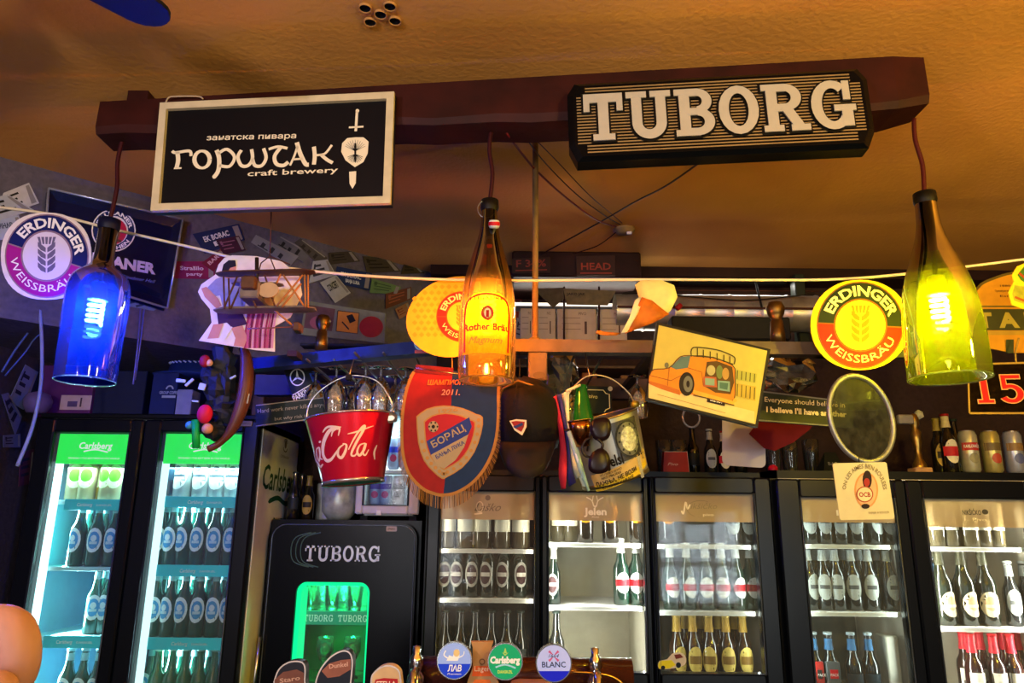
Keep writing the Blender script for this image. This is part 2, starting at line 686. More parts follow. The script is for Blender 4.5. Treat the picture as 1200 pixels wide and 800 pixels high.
# ------------------------------------------------------------------ back-bar base under the coolers (dark)
mb = MB(); mb.bbox(-.36, 3.3, 2.82, 3.5, 0.0, .915, mat('0a0a0c', 0.4), .01)
solo(mb, 'base_cabinet', 'long black base cabinet under the three-door glass coolers', 'cabinet')

# ------------------------------------------------------------------ ceiling things
# ceiling fan: one blade reaches into the picture
hub = Vector((-1.12, .86, 2.62))
tip = WZ(196, 26, 2.62)
fan = thing('ceiling_fan', 'dark blue ceiling fan blade hanging into the top left of the photo', 'fan', hub)
bm_ = mat('08090d', 0.6, var=0.1, spec=.2)
L = (tip - hub).to_2d().length
base_a = math.atan2(tip.y - hub.y, tip.x - hub.x)
for k in range(4):
    mb = MB()
    a = base_a + k * PI / 2
    R = Matrix.Rotation(a, 4, 'Z') @ Matrix.Rotation(.12, 4, 'X')
    n = 10
    up_ = [(.16, -.035), (.22, -.058)] + [(L - .055 + .055 * math.sin(PI * i / n), -.062 * math.cos(PI * i / n)) for i in range(n + 1)] + [(.22, .058), (.16, .035)]
    mb.poly(up_, -.004, bm_, R, .008)
    b = mb.build('blade', fan)
    mb = MB(); mb.box(.06, .2, -.018, .018, .004, .012, STEEL, R); mb.build('bracket', b)
mb = MB(); mb.lathe([(.0, -.05), (.06, -.045), (.09, -.01), (.09, .05), (.05, .08), (0, .08)], bm_, 20); mb.build('motor', fan)
mb = MB(); mb.tube([(0, 0, .07), (0, 0, CEIL - hub.z)], .012, STEEL); mb.build('rod', fan)

# five little vent holes
c = WZ(446, 16, CEIL)
vt = thing('ceiling_vent', 'cluster of five small round vent holes in the orange ceiling', 'vent', (c.x, c.y, CEIL - .004))
for px, py in ((428, 8), (457, 6), (446, 15.5), (434, 24.5), (463, 23)):
    p = WZ(px, py, CEIL) - Vector((c.x, c.y, CEIL - .004))
    mb = MB()
    mb.lathe([(.0135, -.001), (.0165, -.004), (.0165, .003)], mat('c08a50', .8), 16, Matrix.Translation((p.x, p.y, 0)))
    mb.lathe([(.0135, -.001), (.0135, .003), (.0, .003)], mat('050507', .9, var=0), 16, Matrix.Translation((p.x, p.y, 0)))
    mb.build('hole', vt)

# the rough beam carrying the signs and bottle lamps
lb, lt = W(111, 156, 1.895), W(111, 119, 1.895)
rb, rt = W(1092, 130, 1.735), W(1092, 67, 1.735)
A0 = Vector((lb.x, 1.95, (lb.z + CEIL) / 2))
A1 = Vector((rb.x, 1.79, (rb.z + CEIL) / 2))
ax = (A1 - A0)
mb = MB(A0)
seg = 26
prev = []
vs, fs = [], []
for i in range(seg + 1):
    t = i / seg
    c = A0.lerp(A1, t)
    zb = lb.z + (rb.z - lb.z) * t + .003 * math.sin(i * 2.1)
    hw = .055 + .012 * t
    if i == seg:
        hw *= .8; zb += .03
    if i == seg - 1:
        zb += .004
    top = lt.z + (rt.z - lt.z) * t
    prof = [(-hw + .006, zb), (hw - .006, zb), (hw, zb + .02), (hw, top), (-hw, top), (-hw - .002, zb + .02 + .003 * math.sin(i))]
    for y, z in prof:
        vs.append((c.x, c.y + y, z))
n = 6
for i in range(seg):
    for k in range(n):
        fs.append((i * n + k, i * n + (k + 1) % n, (i + 1) * n + (k + 1) % n, (i + 1) * n + k))
fs += [tuple(range(n - 1, -1, -1)), tuple(range(seg * n, seg * n + n))]
mb.add([v for v in vs], fs, DARKWOOD)
beam = solo(mb, 'wooden_beam', 'rough dark red wooden beam under the ceiling that carries both signs and the bottle lamps', 'beam')
BY = lambda px: 1.95 + (1.79 - 1.95) * (px - 111) / 981      # beam depth at a picture column
BZL, BZR = lb.z, rb.z
BZ = lambda px: BZL + (BZR - BZL) * (px - 111) / 981

for px in (160, 560, 1060):
    x = W(px, 120, BY(px)).x
    mb = MB(); mb.box(x - .03, x + .03, BY(px) + .0, BY(px) + .05, min(lt.z, rt.z) - .005, CEIL, DARKWOOD)
    solo(mb, 'spacer_block', 'dark spacer block between ceiling and beam, %s' % {160: 'left', 560: 'middle', 1060: 'right'}[px], 'block')
# thin white flex stapled along the top of the beam
mb = MB()
mb.tube([W(x, y, 1.86) for x, y in bez([(193, 125), (197, 115), (206, 113), (232, 113), (238, 116)], 6)] , .0022, mat('b9a58c', .6))
solo(mb, 'cable', 'pale flex curling over the corner of the white framed black sign', 'cable')


def wire(px, Y, r, m, name, label, cat='cable', group=None):
    mb = MB()
    pts = []
    n = len(px)
    for i, p in enumerate(px):
        y = Y if not isinstance(Y, tuple) else Y[0] + (Y[1] - Y[0]) * i / (n - 1)
        pts.append(W(p[0], p[1], y))
    pts = [Vector(p) for p in bez(pts, 6)]
    mb.tube(pts, r, m, 6)
    return solo(mb, name, label, cat, group)


ros = WZ(731, 268, CEIL)
mb = MB()
mb.lathe([(0, -.02), (.03, -.02), (.046, -.008), (.046, 0), (0, 0)], mat('a88a5c', .6), 20)
mb.box(.01, .03, -.02, -.01, -.03, -.018, WHITE)
mb.v = [v + Vector((ros.x, ros.y, CEIL - .001)) for v in mb.v]
solo(mb, 'junction_box', 'small round ceiling junction box where the cables meet', 'junction box')
ry = ros.y
wire([(594, 156), (625, 196), (664, 232), (700, 258), (724, 266)], (BY(600), ry), .0035, mat('6a1512', .5), 'cable', 'thick dark red cable sagging from the beam to the ceiling junction box')
wire([(612, 156), (640, 192), (676, 228), (708, 252), (730, 265)], (BY(610), ry), .002, WIRE, 'cable', 'thin dark cable second from the left running from beam to junction box')
wire([(618, 154), (650, 186), (690, 228), (716, 250), (732, 264)], (BY(615), ry), .0018, mat('4b2010', .5), 'cable', 'thin brown cable third from the left running from beam to junction box')
wire([(826, 186), (780, 218), (745, 236), (700, 262), (634, 298)], (BY(826), 3.1), .0032, WIRE, 'cable', 'black cable crossing the others from behind the striped sign down to the left')
wire([(760, 200), (728, 222), (706, 236)], (ry - .3, ry), .0018, mat('7a4a10', .5), 'cable', 'short thin brown cable on the ceiling above the junction box')
wire([(722, 272), (700, 288), (672, 297)], (ry, 3.15), .0025, WIRE, 'cable', 'short black cable from the junction box down to the dark boxed cornice')

# fittings for the added lamps out of view (their light is set at the top)
for q, p in enumerate(ADDED_LAMPS):
    t = thing('pendant_lamp', ['bare caged bulb pendant behind the camera, right of centre', 'bare caged bulb pendant behind the camera, left side', 'bare caged bulb pendant beside the right wall, outside the picture'][q], 'lamp', p, group='pendant lamps behind the camera')
    mb = MB(); mb.lathe([(0, .14), (.02, .14), (.024, .07), (.02, .07), (0, .10)], mat('8a5a2a', .5), 16); mb.build('socket', t)
    mb = MB()
    for i in range(6):
        a = i * PI / 3
        mb.tube(bez([(.02 * math.cos(a), .02 * math.sin(a), .08), (.09 * math.cos(a), .09 * math.sin(a), 0), (.0, .0, -.1)], 5), .002, MATTE_BLACK, 5)
    mb.build('wire_cage', t)
    mb = MB(); mb.tube([(0, 0, .15), (0, 0, CEIL - p[2])], .005, MATTE_BLACK); mb.build('cord', t)
# ------------------------------------------------------------------ framed brewery sign on the beam
P = Panel([(190, 123), (463, 110), (458.5, 240), (179, 249)], Y=1.82, yaw=-4.2)
s = P.thing('bar_sign', 'black sign in a cream frame with white Cyrillic lettering and a sword emblem', 'sign')
mb = MB(); P.board(mb, mat('0d0d12', .35, var=.05), .02); mb.build('board', s)
mb = MB()
fr = mat('cfc0a0', .5, var=.1)
o = P.q; cxx = sum(a[0] for a in o) / 4; cyy = sum(a[1] for a in o) / 4
bw = 8.5 * P.k
inn = [(a[0] - math.copysign(bw, a[0] - cxx), a[1] - math.copysign(bw, a[1] - cyy)) for a in o]
for i in range(4):
    j = (i + 1) % 4
    mb.poly([o[j], o[i], inn[i], inn[j]], -.002, fr, None, .014)
mb.build('frame', s, 'cream frame')
wl = mat('e9dcc2', .6, var=0)
mb = MB()
P.txt(mb, 'занатска пивара', (242, 164.5), (347, 162), 7, .001, wl, .012)
P.txt(mb, 'craft brewery', (290, 206.5), (396, 202), 7, .001, wl, .012)
# uncial capitals drawn as strokes in photo pixels
def us(pts, w=4.2, n=5):
    P.line(mb, bez(pts, n), w, .001, wl)
us([(202, 177), (206, 179), (222, 177), (224, 183)], 3.6); us([(208, 178), (209, 188), (207, 197)], 5); us([(204, 197.5), (213, 197)], 2)
for cx, cy in ((237, 187),):
    vs = [(cx + 9 * math.cos(a), cy + 10 * math.sin(a)) for a in [2 * PI * i / 20 for i in range(21)]]
    P.line(mb, vs, [3.2 + 1.8 * abs(math.cos(2 * PI * i / 20)) for i in range(21)], .001, wl)
us([(254, 176), (257, 186), (256, 200), (250, 209)], [5] * 15 + [2], 5); us([(256, 180), (266, 175), (275, 184), (269, 195), (257, 194)], 3.8)
us([(283, 176), (279, 184), (283, 194), (291, 194), (296, 186), (295, 175)], 4); us([(296, 186), (299, 194), (307, 194), (312, 185), (309, 174)], 4)
us([(315, 175), (326, 172), (337, 174)], 3.4); us([(329, 173), (322, 183), (324, 192), (332, 194), (338, 190)], 4.4)
us([(348, 167), (352, 180), (358, 192), (362, 193)], 5); us([(349, 171), (345, 183), (340, 194)], 2.6); us([(343, 187), (355, 186)], 2.4)
us([(368, 172), (369, 183), (368, 193)], 4.6); us([(389, 170), (381, 180), (371, 182)], 2.8); us([(376, 181), (383, 187), (390, 191)], 4)
mb.build('lettering', s)
mb = MB()
P.line(mb, [(418.5, 131), (417, 154)], 3, .001, wl); P.line(mb, [(409, 149.5), (426, 148.5)], 2.2, .001, wl); P.disc(mb, 419, 130, 2.2, 2.2, .001, wl, 10)
P.line(mb, [(413.4, 201), (413.4, 215), (413.2, 221)], [8, 7, .5], .001, wl)
P.poly(mb, [(401, 168), (407, 162), (416, 161), (426, 161), (432, 166), (431, 180), (426, 190), (416, 196), (405, 188), (400, 178)], .001, wl)
ik = mat('17130f', .6, var=0)
P.line(mb, [(416.5, 168), (416.5, 190)], 2.2, .0016, ik)
for i in range(11):
    a = math.radians(-170 + i * 16)
    P.line(mb, bez([(416.5, 177), (416.5 + 6 * math.cos(a), 175 + 4 * math.sin(a)), (416.5 + 12 * math.cos(a), 173 + 9 * math.sin(a))], 3), [1.5, .7, .5, .5, .4, .4, .3], .0016, ik)
    P.line(mb, bez([(416.5, 181), (416.5 + 5 * math.cos(a), 182 - 4 * math.sin(a)), (416.5 + 9 * math.cos(a), 183 - 8 * math.sin(a))], 3), .6, .0016, ik)
mb.build('emblem', s, 'white sword and shield with a tree')

# ------------------------------------------------------------------ ribbed light-box sign
P = Panel([(664, 98), (1023, 79), (1020, 172), (668, 190)], Y=1.70, yaw=-4.2)
s = P.thing('striped_sign', 'black sign with gold stripes and raised silver slab letters, right on the beam', 'sign')
w, h = P.w, P.h
mb = MB()
out = [(-w / 2, h * .36), (-w / 2 + .02, h / 2), (w / 2 - .02, h / 2), (w / 2, h * .36), (w / 2, -h * .30), (w / 2 - .02, -h / 2), (-w / 2 + .02, -h / 2), (-w / 2, -h * .30)]
mb.poly(list(reversed(out)), -.05, GLOSS_BLACK, None, .045)
ins = [(a * .962, b * .9) for a, b in out]
vs = [(a, b, -.005) for a, b in out] + [(a, b, .004) for a, b in ins]
mb.add(vs, [(i, (i + 1) % 8, 8 + (i + 1) % 8, 8 + i) for i in range(8)] + [tuple(range(8, 16))], GLOSS_BLACK)
mb.build('casing', s)
stripe = mat('a58b62', .35, metal=.3, var=.12)
ns = 22
for i in range(ns):
    y = h * .425 - (h * .85) * (i + .5) / ns
    k = abs(y) / (h * .43)
    x1 = w * .47 * (1 if k < .75 else .935)
    mb = MB(); mb.box(-x1, x1, y - .0016, y + .0016, .003, .0062, stripe); mb.build('stripe', s)
x0, y0 = -w * .445, -h * .27
mb = MB(); slab(mb, 'TUBORG', x0, y0, w * .885, h * .57, .0066, mat('0a0a0a', .4, var=0), None, .0075, t=.0012); mb.build('lettering_outline', s)
mb = MB(); slab(mb, 'TUBORG', x0, y0, w * .885, h * .57, .0095, mat('b8b3ac', .4, metal=.1, var=.05), None, .0022, t=.004); mb.build('lettering', s)
for sx in (-1, 1):
    mb = MB(); mb.box(sx * w * .3 - .006, sx * w * .3 + .006, -.004, .09, -.07, -.05, STEEL); mb.build('bracket', s)

# ------------------------------------------------------------------ bottle lamps
def bottle_lamp(px, ptop, pbot, prof, Y, gm, dark, label, light, power, spot, cordm, neck_h, closed=False, bulb='cfl'):
    """prof: (half width px, y px) down the outline"""
    top = W(px, ptop, Y); bot = W(px, pbot, Y)
    t = thing('bottle_lamp', label, 'lamp', (bot.x, Y, bot.z))
    shaded_neck = glass('neck_glass_' + dark, {'0c1030': '1a2868', '16100a': '5c3a1c', '10100a': '4a4a1c'}[dark], .7)  # darker tint stands in for the socket's shadow inside the neck
    k = (top.z - bot.z) / (pbot - ptop)
    pr = []
    for r, y in prof:
        z = W(px, y, Y).z - bot.z
        rr = (W(px + r, y, Y) - W(px, y, Y)).x
        pr.append((rr, z))
    pr = bez(pr, 3)
    mb = MB()
    kk = next(i for i, a in enumerate(pr) if a[0] > pr[-1][0] * .55)
    mb.lathe(pr[:kk + 1], shaded_neck, 40); mb.lathe(pr[kk:], gm, 40)
    if closed:
        mb.lathe([(pr[-1][0], pr[-1][1]), (pr[-1][0] * .85, .006), (pr[-1][0] * .5, .035), (pr[-1][0] * .25, .05), (0, .054)], gm, 40)
    b = mb.build('bottle', t)
    # lip
    mb = MB(); rr = pr[-1][0]
    mb.tube([(rr * math.cos(a), rr * math.sin(a), pr[-1][1]) for a in [2 * PI * i / 36 for i in range(36)]], .0022, glass('cut_rim_' + dark, 'dfe6ee', 1.5, .35, 'e8eef6'), 6, closed=True)
    mb.build('rim', b, 'pale cut rim')
    zt = pr[0][1]
    mb = MB(); mb.lathe([(0, zt + .004), (pr[0][0] + .003, zt + .002), (pr[0][0] + .004, zt - .02), (pr[0][0] + .001, zt - .03)], mat(dark, .5), 20); mb.build('collar', t)
    zs = W(px, spot, Y).z - bot.z
    mb = MB(); mb.tube([(0, 0, zt), (0, 0, zs + .03)], .006, MATTE_BLACK)
    mb.lathe([(0, zs + .05), (.02, zs + .048), (.022, zs + .01), (.027, zs + .004), (.027, zs), (0, zs)], WHITE, 20); mb.build('socket', t)
    mb = MB()
    pts = [(.019 * math.cos(i * .9), .019 * math.sin(i * .9), zs - .006 - i * .0021) for i in range(30)]
    mb.tube(pts, .0042, glow('ffffff', 220 if bulb == 'blue' else 110, 'bulb_glow'), 6); mb.build('bulb', t)
    mb = MB()
    cz = BZ(px) - bot.z
    mb.tube(bez([(0, 0, zt), (.006, 0, zt + (cz - zt) * .4), (-.004, 0, zt + (cz - zt) * .75), (0, 0, cz + .01)], 5), .006, cordm, 8); mb.build('cord', t)
    point('bottle_lamp_light', (bot.x, Y, bot.z + zs - .05), .016, light, power)
    return t, k


blue_glass = glass('blue_bottle_glass', '1c44ff', .7, .06, '1040ff')
amber_glass = glass('amber_bottle_glass', 'd08224', .7, .08, 'e08a20')
green_glass = glass('yellow_green_bottle_glass', 'b8b428', .7, .05, 'c0d000')
bottle_lamp(99.5, 258, 446, [(10.5, 258), (10.5, 266), (11, 300), (13.5, 311), (22, 318), (29, 325), (33, 336), (34, 352), (33.5, 400), (33, 430), (32.5, 446)], BY(120) - .0,
            blue_glass, '0c1030', 'hanging bottle lamp of cobalt blue glass with its base cut off', (.30, .50, 1.0), 36, 352, mat('3a0e16', .5), 0, bulb='blue')
t, k = bottle_lamp(570, 236, 446, [(9, 236), (9.5, 258), (12, 275), (17, 292), (22.5, 310), (27, 326), (31, 348), (33, 370), (33.5, 400), (33.5, 434), (32, 446)], BY(574),
                   amber_glass, '16100a', 'hanging amber swing-top magnum bottle lamp with a yellow brewery label', (1.0, .62, .24), 48, 348, mat('3a0e10', .5), 0, closed=True)
# its label, printed paper bent round the bottle
rb_ = (W(603.7, 390, BY(574)) - W(570, 390, BY(574))).x + .0008
oz = W(574, 446, BY(574)).z


def on_bottle(x, y, z=0.0):
    """photo pixels -> the bottle's skin"""
    p = W(570, y, BY(574))
    a = max(-1.5, min(1.5, math.asin(max(-1, min(1, (x - 574) / 34.5)))))
    rr = rb_ * (1 if y > 352 else .985) + z
    return (rr * math.sin(a), -rr * math.cos(a), p.z - oz)


def gridpoly(mb, pts_fn, m, fn, nu=10, nv=6):
    vs, fs = [], []
    for j in range(nv + 1):
        for i in range(nu + 1):
            vs.append(pts_fn(i / nu, j / nv))
    for j in range(nv):
        for i in range(nu):
            a = j * (nu + 1) + i
            fs.append((a, a + 1, a + nu + 2, a + nu + 1))
    mb.add(vs, fs, m, fn, True)


yl = glass('label_paper_yellow', 'f5e04a', .1, .42, 'ffd820', haze=.5, hcol='e0b820')
redp = mat('b01a10', .6, var=0)
mb = MB()
def lab(g, y0, y1, m, z):
    def f(u, v):
        yy = y0 + (y1 - y0) * v
        hw = 27 - g
        if v < .25:
            hw *= .55 + .45 * math.sin(v / .25 * PI / 2)
        return (574 + (2 * u - 1) * hw, yy, z)
    gridpoly(mb, f, m, on_bottle, 14, 10)
lab(0, 353, 421, yl, .0008)
lb_ = mb.build('label', t, 'yellow paper label with a red edge')
mb = MB()
_e = bez([(549.5, 419), (549, 395), (549, 372), (553, 360), (564, 355.5), (574, 354.5), (584, 355.5), (595, 360), (599, 372), (599, 395), (598.5, 419)], 4)
mb.stroke([(a, -b) for a, b in _e], 2.0, 0, redp, lambda x, y, z: on_bottle(x, -y, .0014))
mb.text('Rother Bräu', 548, -395, 52, 8, 0, redp, lambda x, y, z: on_bottle(x, -y, .0016), .03)
mb.text('Magnum', 554, -410, 38, 8, 0, mat('8a6a30', .6, var=0), lambda x, y, z: on_bottle(x, -y, .0016), 0, .4)
mb.text('111 JAHRE', 555, -361, 38, 4, 0, INK, lambda x, y, z: on_bottle(x, -y, .0016), .02)
mb.disc(575, -376, 7.5, 8.5, 0, mat('c23a1c', .6, var=0), lambda x, y, z: on_bottle(x, -y, .0014), 16)
mb.disc(575, -376, 4, 5.5, 0, mat('f2d8a0', .6, var=0), lambda x, y, z: on_bottle(x, -y, .0017), 12)
mb.poly([(573.4, -373), (576.6, -373), (576.6, -381), (573.4, -381)], 0, redp, lambda x, y, z: on_bottle(x, -y, .0020))
mb.build('lettering', lb_)
# swing top
mb = MB()
c = W(574, 247, BY(574)); c = Vector((c.x - W(574, 446, BY(574)).x, -.0, c.z - oz))
mb.tube([c + Vector((.024 * math.cos(a), -.012, .026 * math.sin(a))) for a in [2 * PI * i / 20 for i in range(20)]], .0012, STEEL, 6, closed=True)
mb.build('swing_wire', t)
mb = MB()
q = Matrix.Translation((.014, -.03, W(574, 268, BY(574)).z - oz)) @ Matrix.Rotation(.3, 4, 'X')
mb.lathe([(0, .012), (.012, .011), (.015, .006)], WHITE, 16, q); mb.lathe([(.0152, .006), (.016, .0), (.015, -.004)], RED, 16, q); mb.lathe([(.015, -.004), (.012, -.01), (0, -.011)], WHITE, 16, q)
mb.build('stopper', t, 'white and red porcelain stopper')
mb = MB(); z0 = W(574, 285, BY(574)).z - oz
mb.poly(rrect(-.007 + .003, .007 + .003, z0 - .028, z0, .003), 0, mat('b5493a', .5), lambda x, y, z: (x, -.031 + z - (z0 - y) * .25, y), .001)
mb.disc(.003, z0 + .003, .010, .007, 0, PAPER, lambda x, y, z: (x, -.030 + z, y), 12, t=.001)
mb.build('tag', t)

bottle_lamp(1113, 228, 443, [(11, 228), (11.5, 238), (12.5, 258), (15, 274), (20, 290), (27, 308), (34, 328), (39, 350), (42, 375), (43.5, 400), (44, 425), (44, 443)], BY(1090),
            green_glass, '10100a', 'hanging bottle lamp of yellow-green glass with a deep dented base', (1.0, .80, .28), 56, 346, mat('4a1410', .5), 0, closed=True)

# ------------------------------------------------------------------ garland of beer mats
GY = 2.06
gpts = [(-25, 240), (60, 251), (130, 268), (230, 291), (300, 308), (380, 319), (480, 326), (600, 328.5), (760, 327.5), (900, 328), (985, 327), (1060, 321), (1135, 312), (1230, 300)]
mb = MB()
P3 = [Vector(p) for p in bez([W(a, b, GY) for a, b in gpts], 5)]
mb.tube(P3, .0042, mat('e8d8b8', .7, var=.1), 6)
solo(mb, 'garland_string', 'cream cord strung right across the bar that carries the round beer mats', 'cord')


def ear(P, mb, cx, cy, s, m, z, lm):
    for side in (-1, 1):
        for r in range(4):
            y = cy + s * (.55 - .36 * r)
            P.poly(mb, [(cx + side * s * .04, y + s * .10), (cx + side * s * .46, y - s * .22), (cx + side * s * .46, y + s * .02), (cx + side * s * .30, y + s * .22), (cx + side * s * .04, y + s * .34)], z, m)
    for i in range(5):
        x = cx - s * .42 + i * s * .21
        P.poly(mb, [(x - s * .07, cy - s * 1.0), (x + s * .08, cy - s * 1.0), (x * .75 + cx * .25 + s * .05, cy - s * .62), (x * .75 + cx * .25 - s * .05, cy - s * .62)], z, m)
    P.line(mb, [(cx, cy + s * .95), (cx, cy - s * .55)], s * .07, z + .0002, lm)


def erdinger(P, parent, cx, cy, R, cols, rot=0.0, part='print', full=True):
    """ring-shaped beer mat print in photo pixels"""
    edge, rim, top, bot, mid, ink, earm, lt = cols
    mb = MB()
    P.disc(mb, cx, cy, R * .93, R * .93, .0006, rim, 40)
    P.disc(mb, cx, cy, R * .90, R * .90, .0009, top, 40)
    a = [math.radians(rot + i * 180 / 20) for i in range(21)]
    P.poly(mb, [(cx + R * .90 * math.cos(t), cy + R * .90 * math.sin(t)) for t in a], .0012, bot)
    a0, a1 = math.radians(rot), math.radians(rot + 180)
    P.line(mb, [(cx + R * .9 * math.cos(a0), cy + R * .9 * math.sin(a0)), (cx + R * .9 * math.cos(a1), cy + R * .9 * math.sin(a1))], R * .03, .0014, rim)
    P.disc(mb, cx, cy, R * .57, R * .57, .0016, rim, 36)
    P.disc(mb, cx, cy, R * .53, R * .53, .0018, mid, 36)
    ear(P, mb, cx, cy, R * .42, earm, .0020, mid)
    f = lambda x, y, z: (*P.L(cx + x * math.cos(math.radians(rot)) + y * math.sin(math.radians(rot)), cy + x * math.sin(math.radians(rot)) - y * math.cos(math.radians(rot))), z)
    mb.arctext('ERDINGER', 0, 0, R * .63, 142, R * .22, .0020, lt, f, .03)
    if full:
        mb.arctext('WEISSBRÄU', 0, 0, R * .80, 140, R * .17, .0020, lt, f, .0, top=False)
    mb.build(part, parent)


def mat_disc(q, Y, label, n_pts, card):
    P = Panel(q, Y=Y)
    t = P.thing('beer_mat', label, 'beer mat')
    mb = MB(); P.poly(mb, n_pts, -.003, card, .0032); mb.build('card', t)
    return P, t


def blob(cx, cy, rx, ry, n=40, flat=0.0, e=2.3):
    out = []
    for i in range(n):
        a = 2 * PI * i / n
        c_, s_ = math.cos(a), math.sin(a)
        out.append((cx + rx * math.copysign(abs(c_) ** (2 / e), c_), cy + ry * math.copysign(abs(s_) ** (2 / e), s_)))
    return out


cd = mat('e5d8cf', .6)
P, t = mat_disc([(2, 250), (108, 250), (108, 350), (2, 350)], GY - .02, 'round white edged beer mat in navy and magenta with a wheat ear', blob(54, 300, 53, 51), cd)
erdinger(P, t, 55, 300, 53, (cd, mat('8c6f80', .6, var=0), mat('10185a', .6, var=0), mat('a0167e', .6, var=0), mat('dccfd8', .6, var=0), INK, mat('6a6078', .6, var=0), mat('f2ece6', .6, var=0)), 18)
cy_ = mat('efc81e', .6)
P, t = mat_disc([(950, 325), (1066, 325), (1066, 436), (950, 436)], GY - .02, 'round yellow edged beer mat in black and red with a wheat ear', blob(1008, 380.5, 58, 53, e=2.1), cy_)
erdinger(P, t, 1008, 381, 55, (cy_, mat('7a4a1c', .6, var=0), mat('1a2416', .6, var=0), mat('c01c12', .6, var=0), mat('eccc30', .6, var=0), INK, mat('9a7418', .6, var=0), mat('f6e8b0', .6, var=0)), 3)

# big yellow paper disc behind the amber bottle
pts = [(533 + 57 * math.cos(a), 371 + 47 * math.sin(a) - 6 * math.cos(a)) for a in [2 * PI * i / 40 for i in range(40)]]
yp = mat('f0a81c', .6, var=.08)
P, t = mat_disc([(476, 324), (590, 324), (590, 418), (476, 418)], GY + .02, 'large yellow diamond patterned paper disc behind the amber bottle lamp', pts, yp)
mb = MB()
dm = mat('d9920f', .6, var=0)
for i in range(9):
    for j in range(9):
        x, y = 486 + i * 8 + (j % 2) * 4, 336 + j * 7
        if (x - 531) ** 2 / 52 ** 2 + (y - 371) ** 2 / 42 ** 2 < 1:
            P.poly(mb, [(x - 3.2, y), (x, y - 3), (x + 3.2, y), (x, y + 3)], .0004, dm)
mb.build('pattern', t)
erdinger(P, t, 541, 371, 32, (yp, mat('c04a10', .6, var=0), mat('c42414', .6, var=0), mat('c42414', .6, var=0), mat('f0b428', .6, var=0), INK, mat('c47a18', .6, var=0), mat('f6d890', .6, var=0)), 0)

# folded paper mat with curled orange inside, right of centre
P0 = W(765, 355, GY)
t = thing('paper_fan', 'curled pale yellow paper mat with an orange inside, hanging above the car picture', 'paper mat', P0)
pl = mat('e4d484', .6); og = mat('cf6a22', .55, var=.35, scale=25)
def fold(pts, m, name, bend):
    mb = MB(P0)
    c = (sum(p[0] for p in pts) / len(pts), sum(p[1] for p in pts) / len(pts))
    n = len(pts)
    vs = [W(c[0], c[1], GY + bend[2])]
    for fr in (.5, 1):
        for (x, y) in pts:
            d = bend[0] * (x - c[0]) / 40 + bend[1] * (y - c[1]) / 40
            vs.append(W(c[0] + (x - c[0]) * fr, c[1] + (y - c[1]) * fr, GY + bend[2] + d * fr * fr * .06))
    fs = [(0, 1 + i, 1 + (i + 1) % n) for i in range(n)] + [(1 + i, 1 + n + i, 1 + n + (i + 1) % n, 1 + (i + 1) % n) for i in range(n)]
    mb.add(vs, fs, m, None, True)
    ob = mb.build(name, t)
    md = ob.modifiers.new('thick', 'SOLIDIFY'); md.thickness = .0015
fold([(744, 334), (752, 328), (775, 328), (790, 334), (794, 348), (786, 364), (774, 374), (760, 360), (750, 352)], pl, 'paper', (-.3, .3, 0))
fold([(752, 348), (764, 352), (776, 362), (784, 368), (766, 378), (740, 388), (732, 391), (742, 370)], og, 'lining', (.5, .3, -.03))
fold([(750, 347), (744, 352), (738, 372), (728, 390), (735, 389), (748, 366), (754, 350)], mat('e8dcae', .6), 'folded_edge', (.4, 0, -.045))
fold([(700, 387), (712, 389), (728, 390), (722, 393), (708, 393), (698, 391)], mat('b86a14', .6), 'tip', (.1, 0, -.02))

# mat cut off at the right edge
cs = blob(1212, 338, 30, 30, e=1.8)
P, t = mat_disc([(1182, 305), (1242, 305), (1242, 368), (1182, 368)], GY - .02, 'yellow outlined cut-out card at the right end of the cord', [(1186, 322), (1192, 312), (1206, 306), (1240, 306), (1240, 368), (1200, 362), (1186, 357), (1182, 342), (1188, 330)], cy_)
mb = MB()
P.poly(mb, [(1192, 322), (1200, 312), (1238, 312), (1238, 330), (1202, 332), (1196, 328)], .0005, mat('3f6a1a', .6))
P.poly(mb, [(1189, 334), (1202, 336), (1238, 350), (1238, 362), (1202, 357), (1188, 352), (1186, 344)], .0008, mat('a8a428', .6, var=.4))
P.line(mb, [(1189, 348), (1204, 354), (1236, 360)], 3, .001, mat('a04a12', .6))
P.line(mb, [(1194, 320), (1206, 330), (1236, 338)], 3, .001, mat('a03a12', .6))
mb.build('print', t)

# cut-out card of a man in a white shirt, with pink skirts on the right
pts = [(263, 302), (272, 299), (300, 300), (330, 306), (350, 322), (354, 345), (340, 372), (322, 382), (322, 412), (300, 410), (233, 399), (248, 378), (246, 362), (236, 350), (232, 342), (236, 333), (252, 322), (256, 310)]
cw = mat('ded0c0', .6)
P, t = mat_disc([(232, 300), (354, 300), (354, 411), (232, 411)], GY - .01, 'cut-out card of a man in white shirt and dark shorts behind the biplane', pts, cw)
mb = MB()
skin = mat('c08068', .6, var=.1); hair = mat('1a1420', .6, var=0); shirt = mat('8c88a0', .7, var=.15, scale=60); shorts = mat('3a1c3c', .7)
P.poly(mb, [(260, 318), (262, 310), (268, 305), (276, 305), (277, 312), (270, 314), (266, 320)], .0016, hair)
P.disc(mb, 270.5, 314, 6.5, 7.5, .0012, skin, 16); P.poly(mb, [(267, 320), (274, 320), (275, 326), (264, 326)], .0010, skin)
P.poly(mb, [(253, 327), (264, 322), (276, 323), (286, 328), (290, 345), (286, 366), (262, 364), (258, 346), (248, 348), (240, 340)], .0009, shirt)
P.poly(mb, [(236, 338), (242, 336), (256, 350), (260, 358), (254, 362), (240, 348)], .0013, skin)
P.poly(mb, [(254, 364), (284, 366), (290, 380), (272, 384), (266, 378), (256, 380)], .0012, shorts)
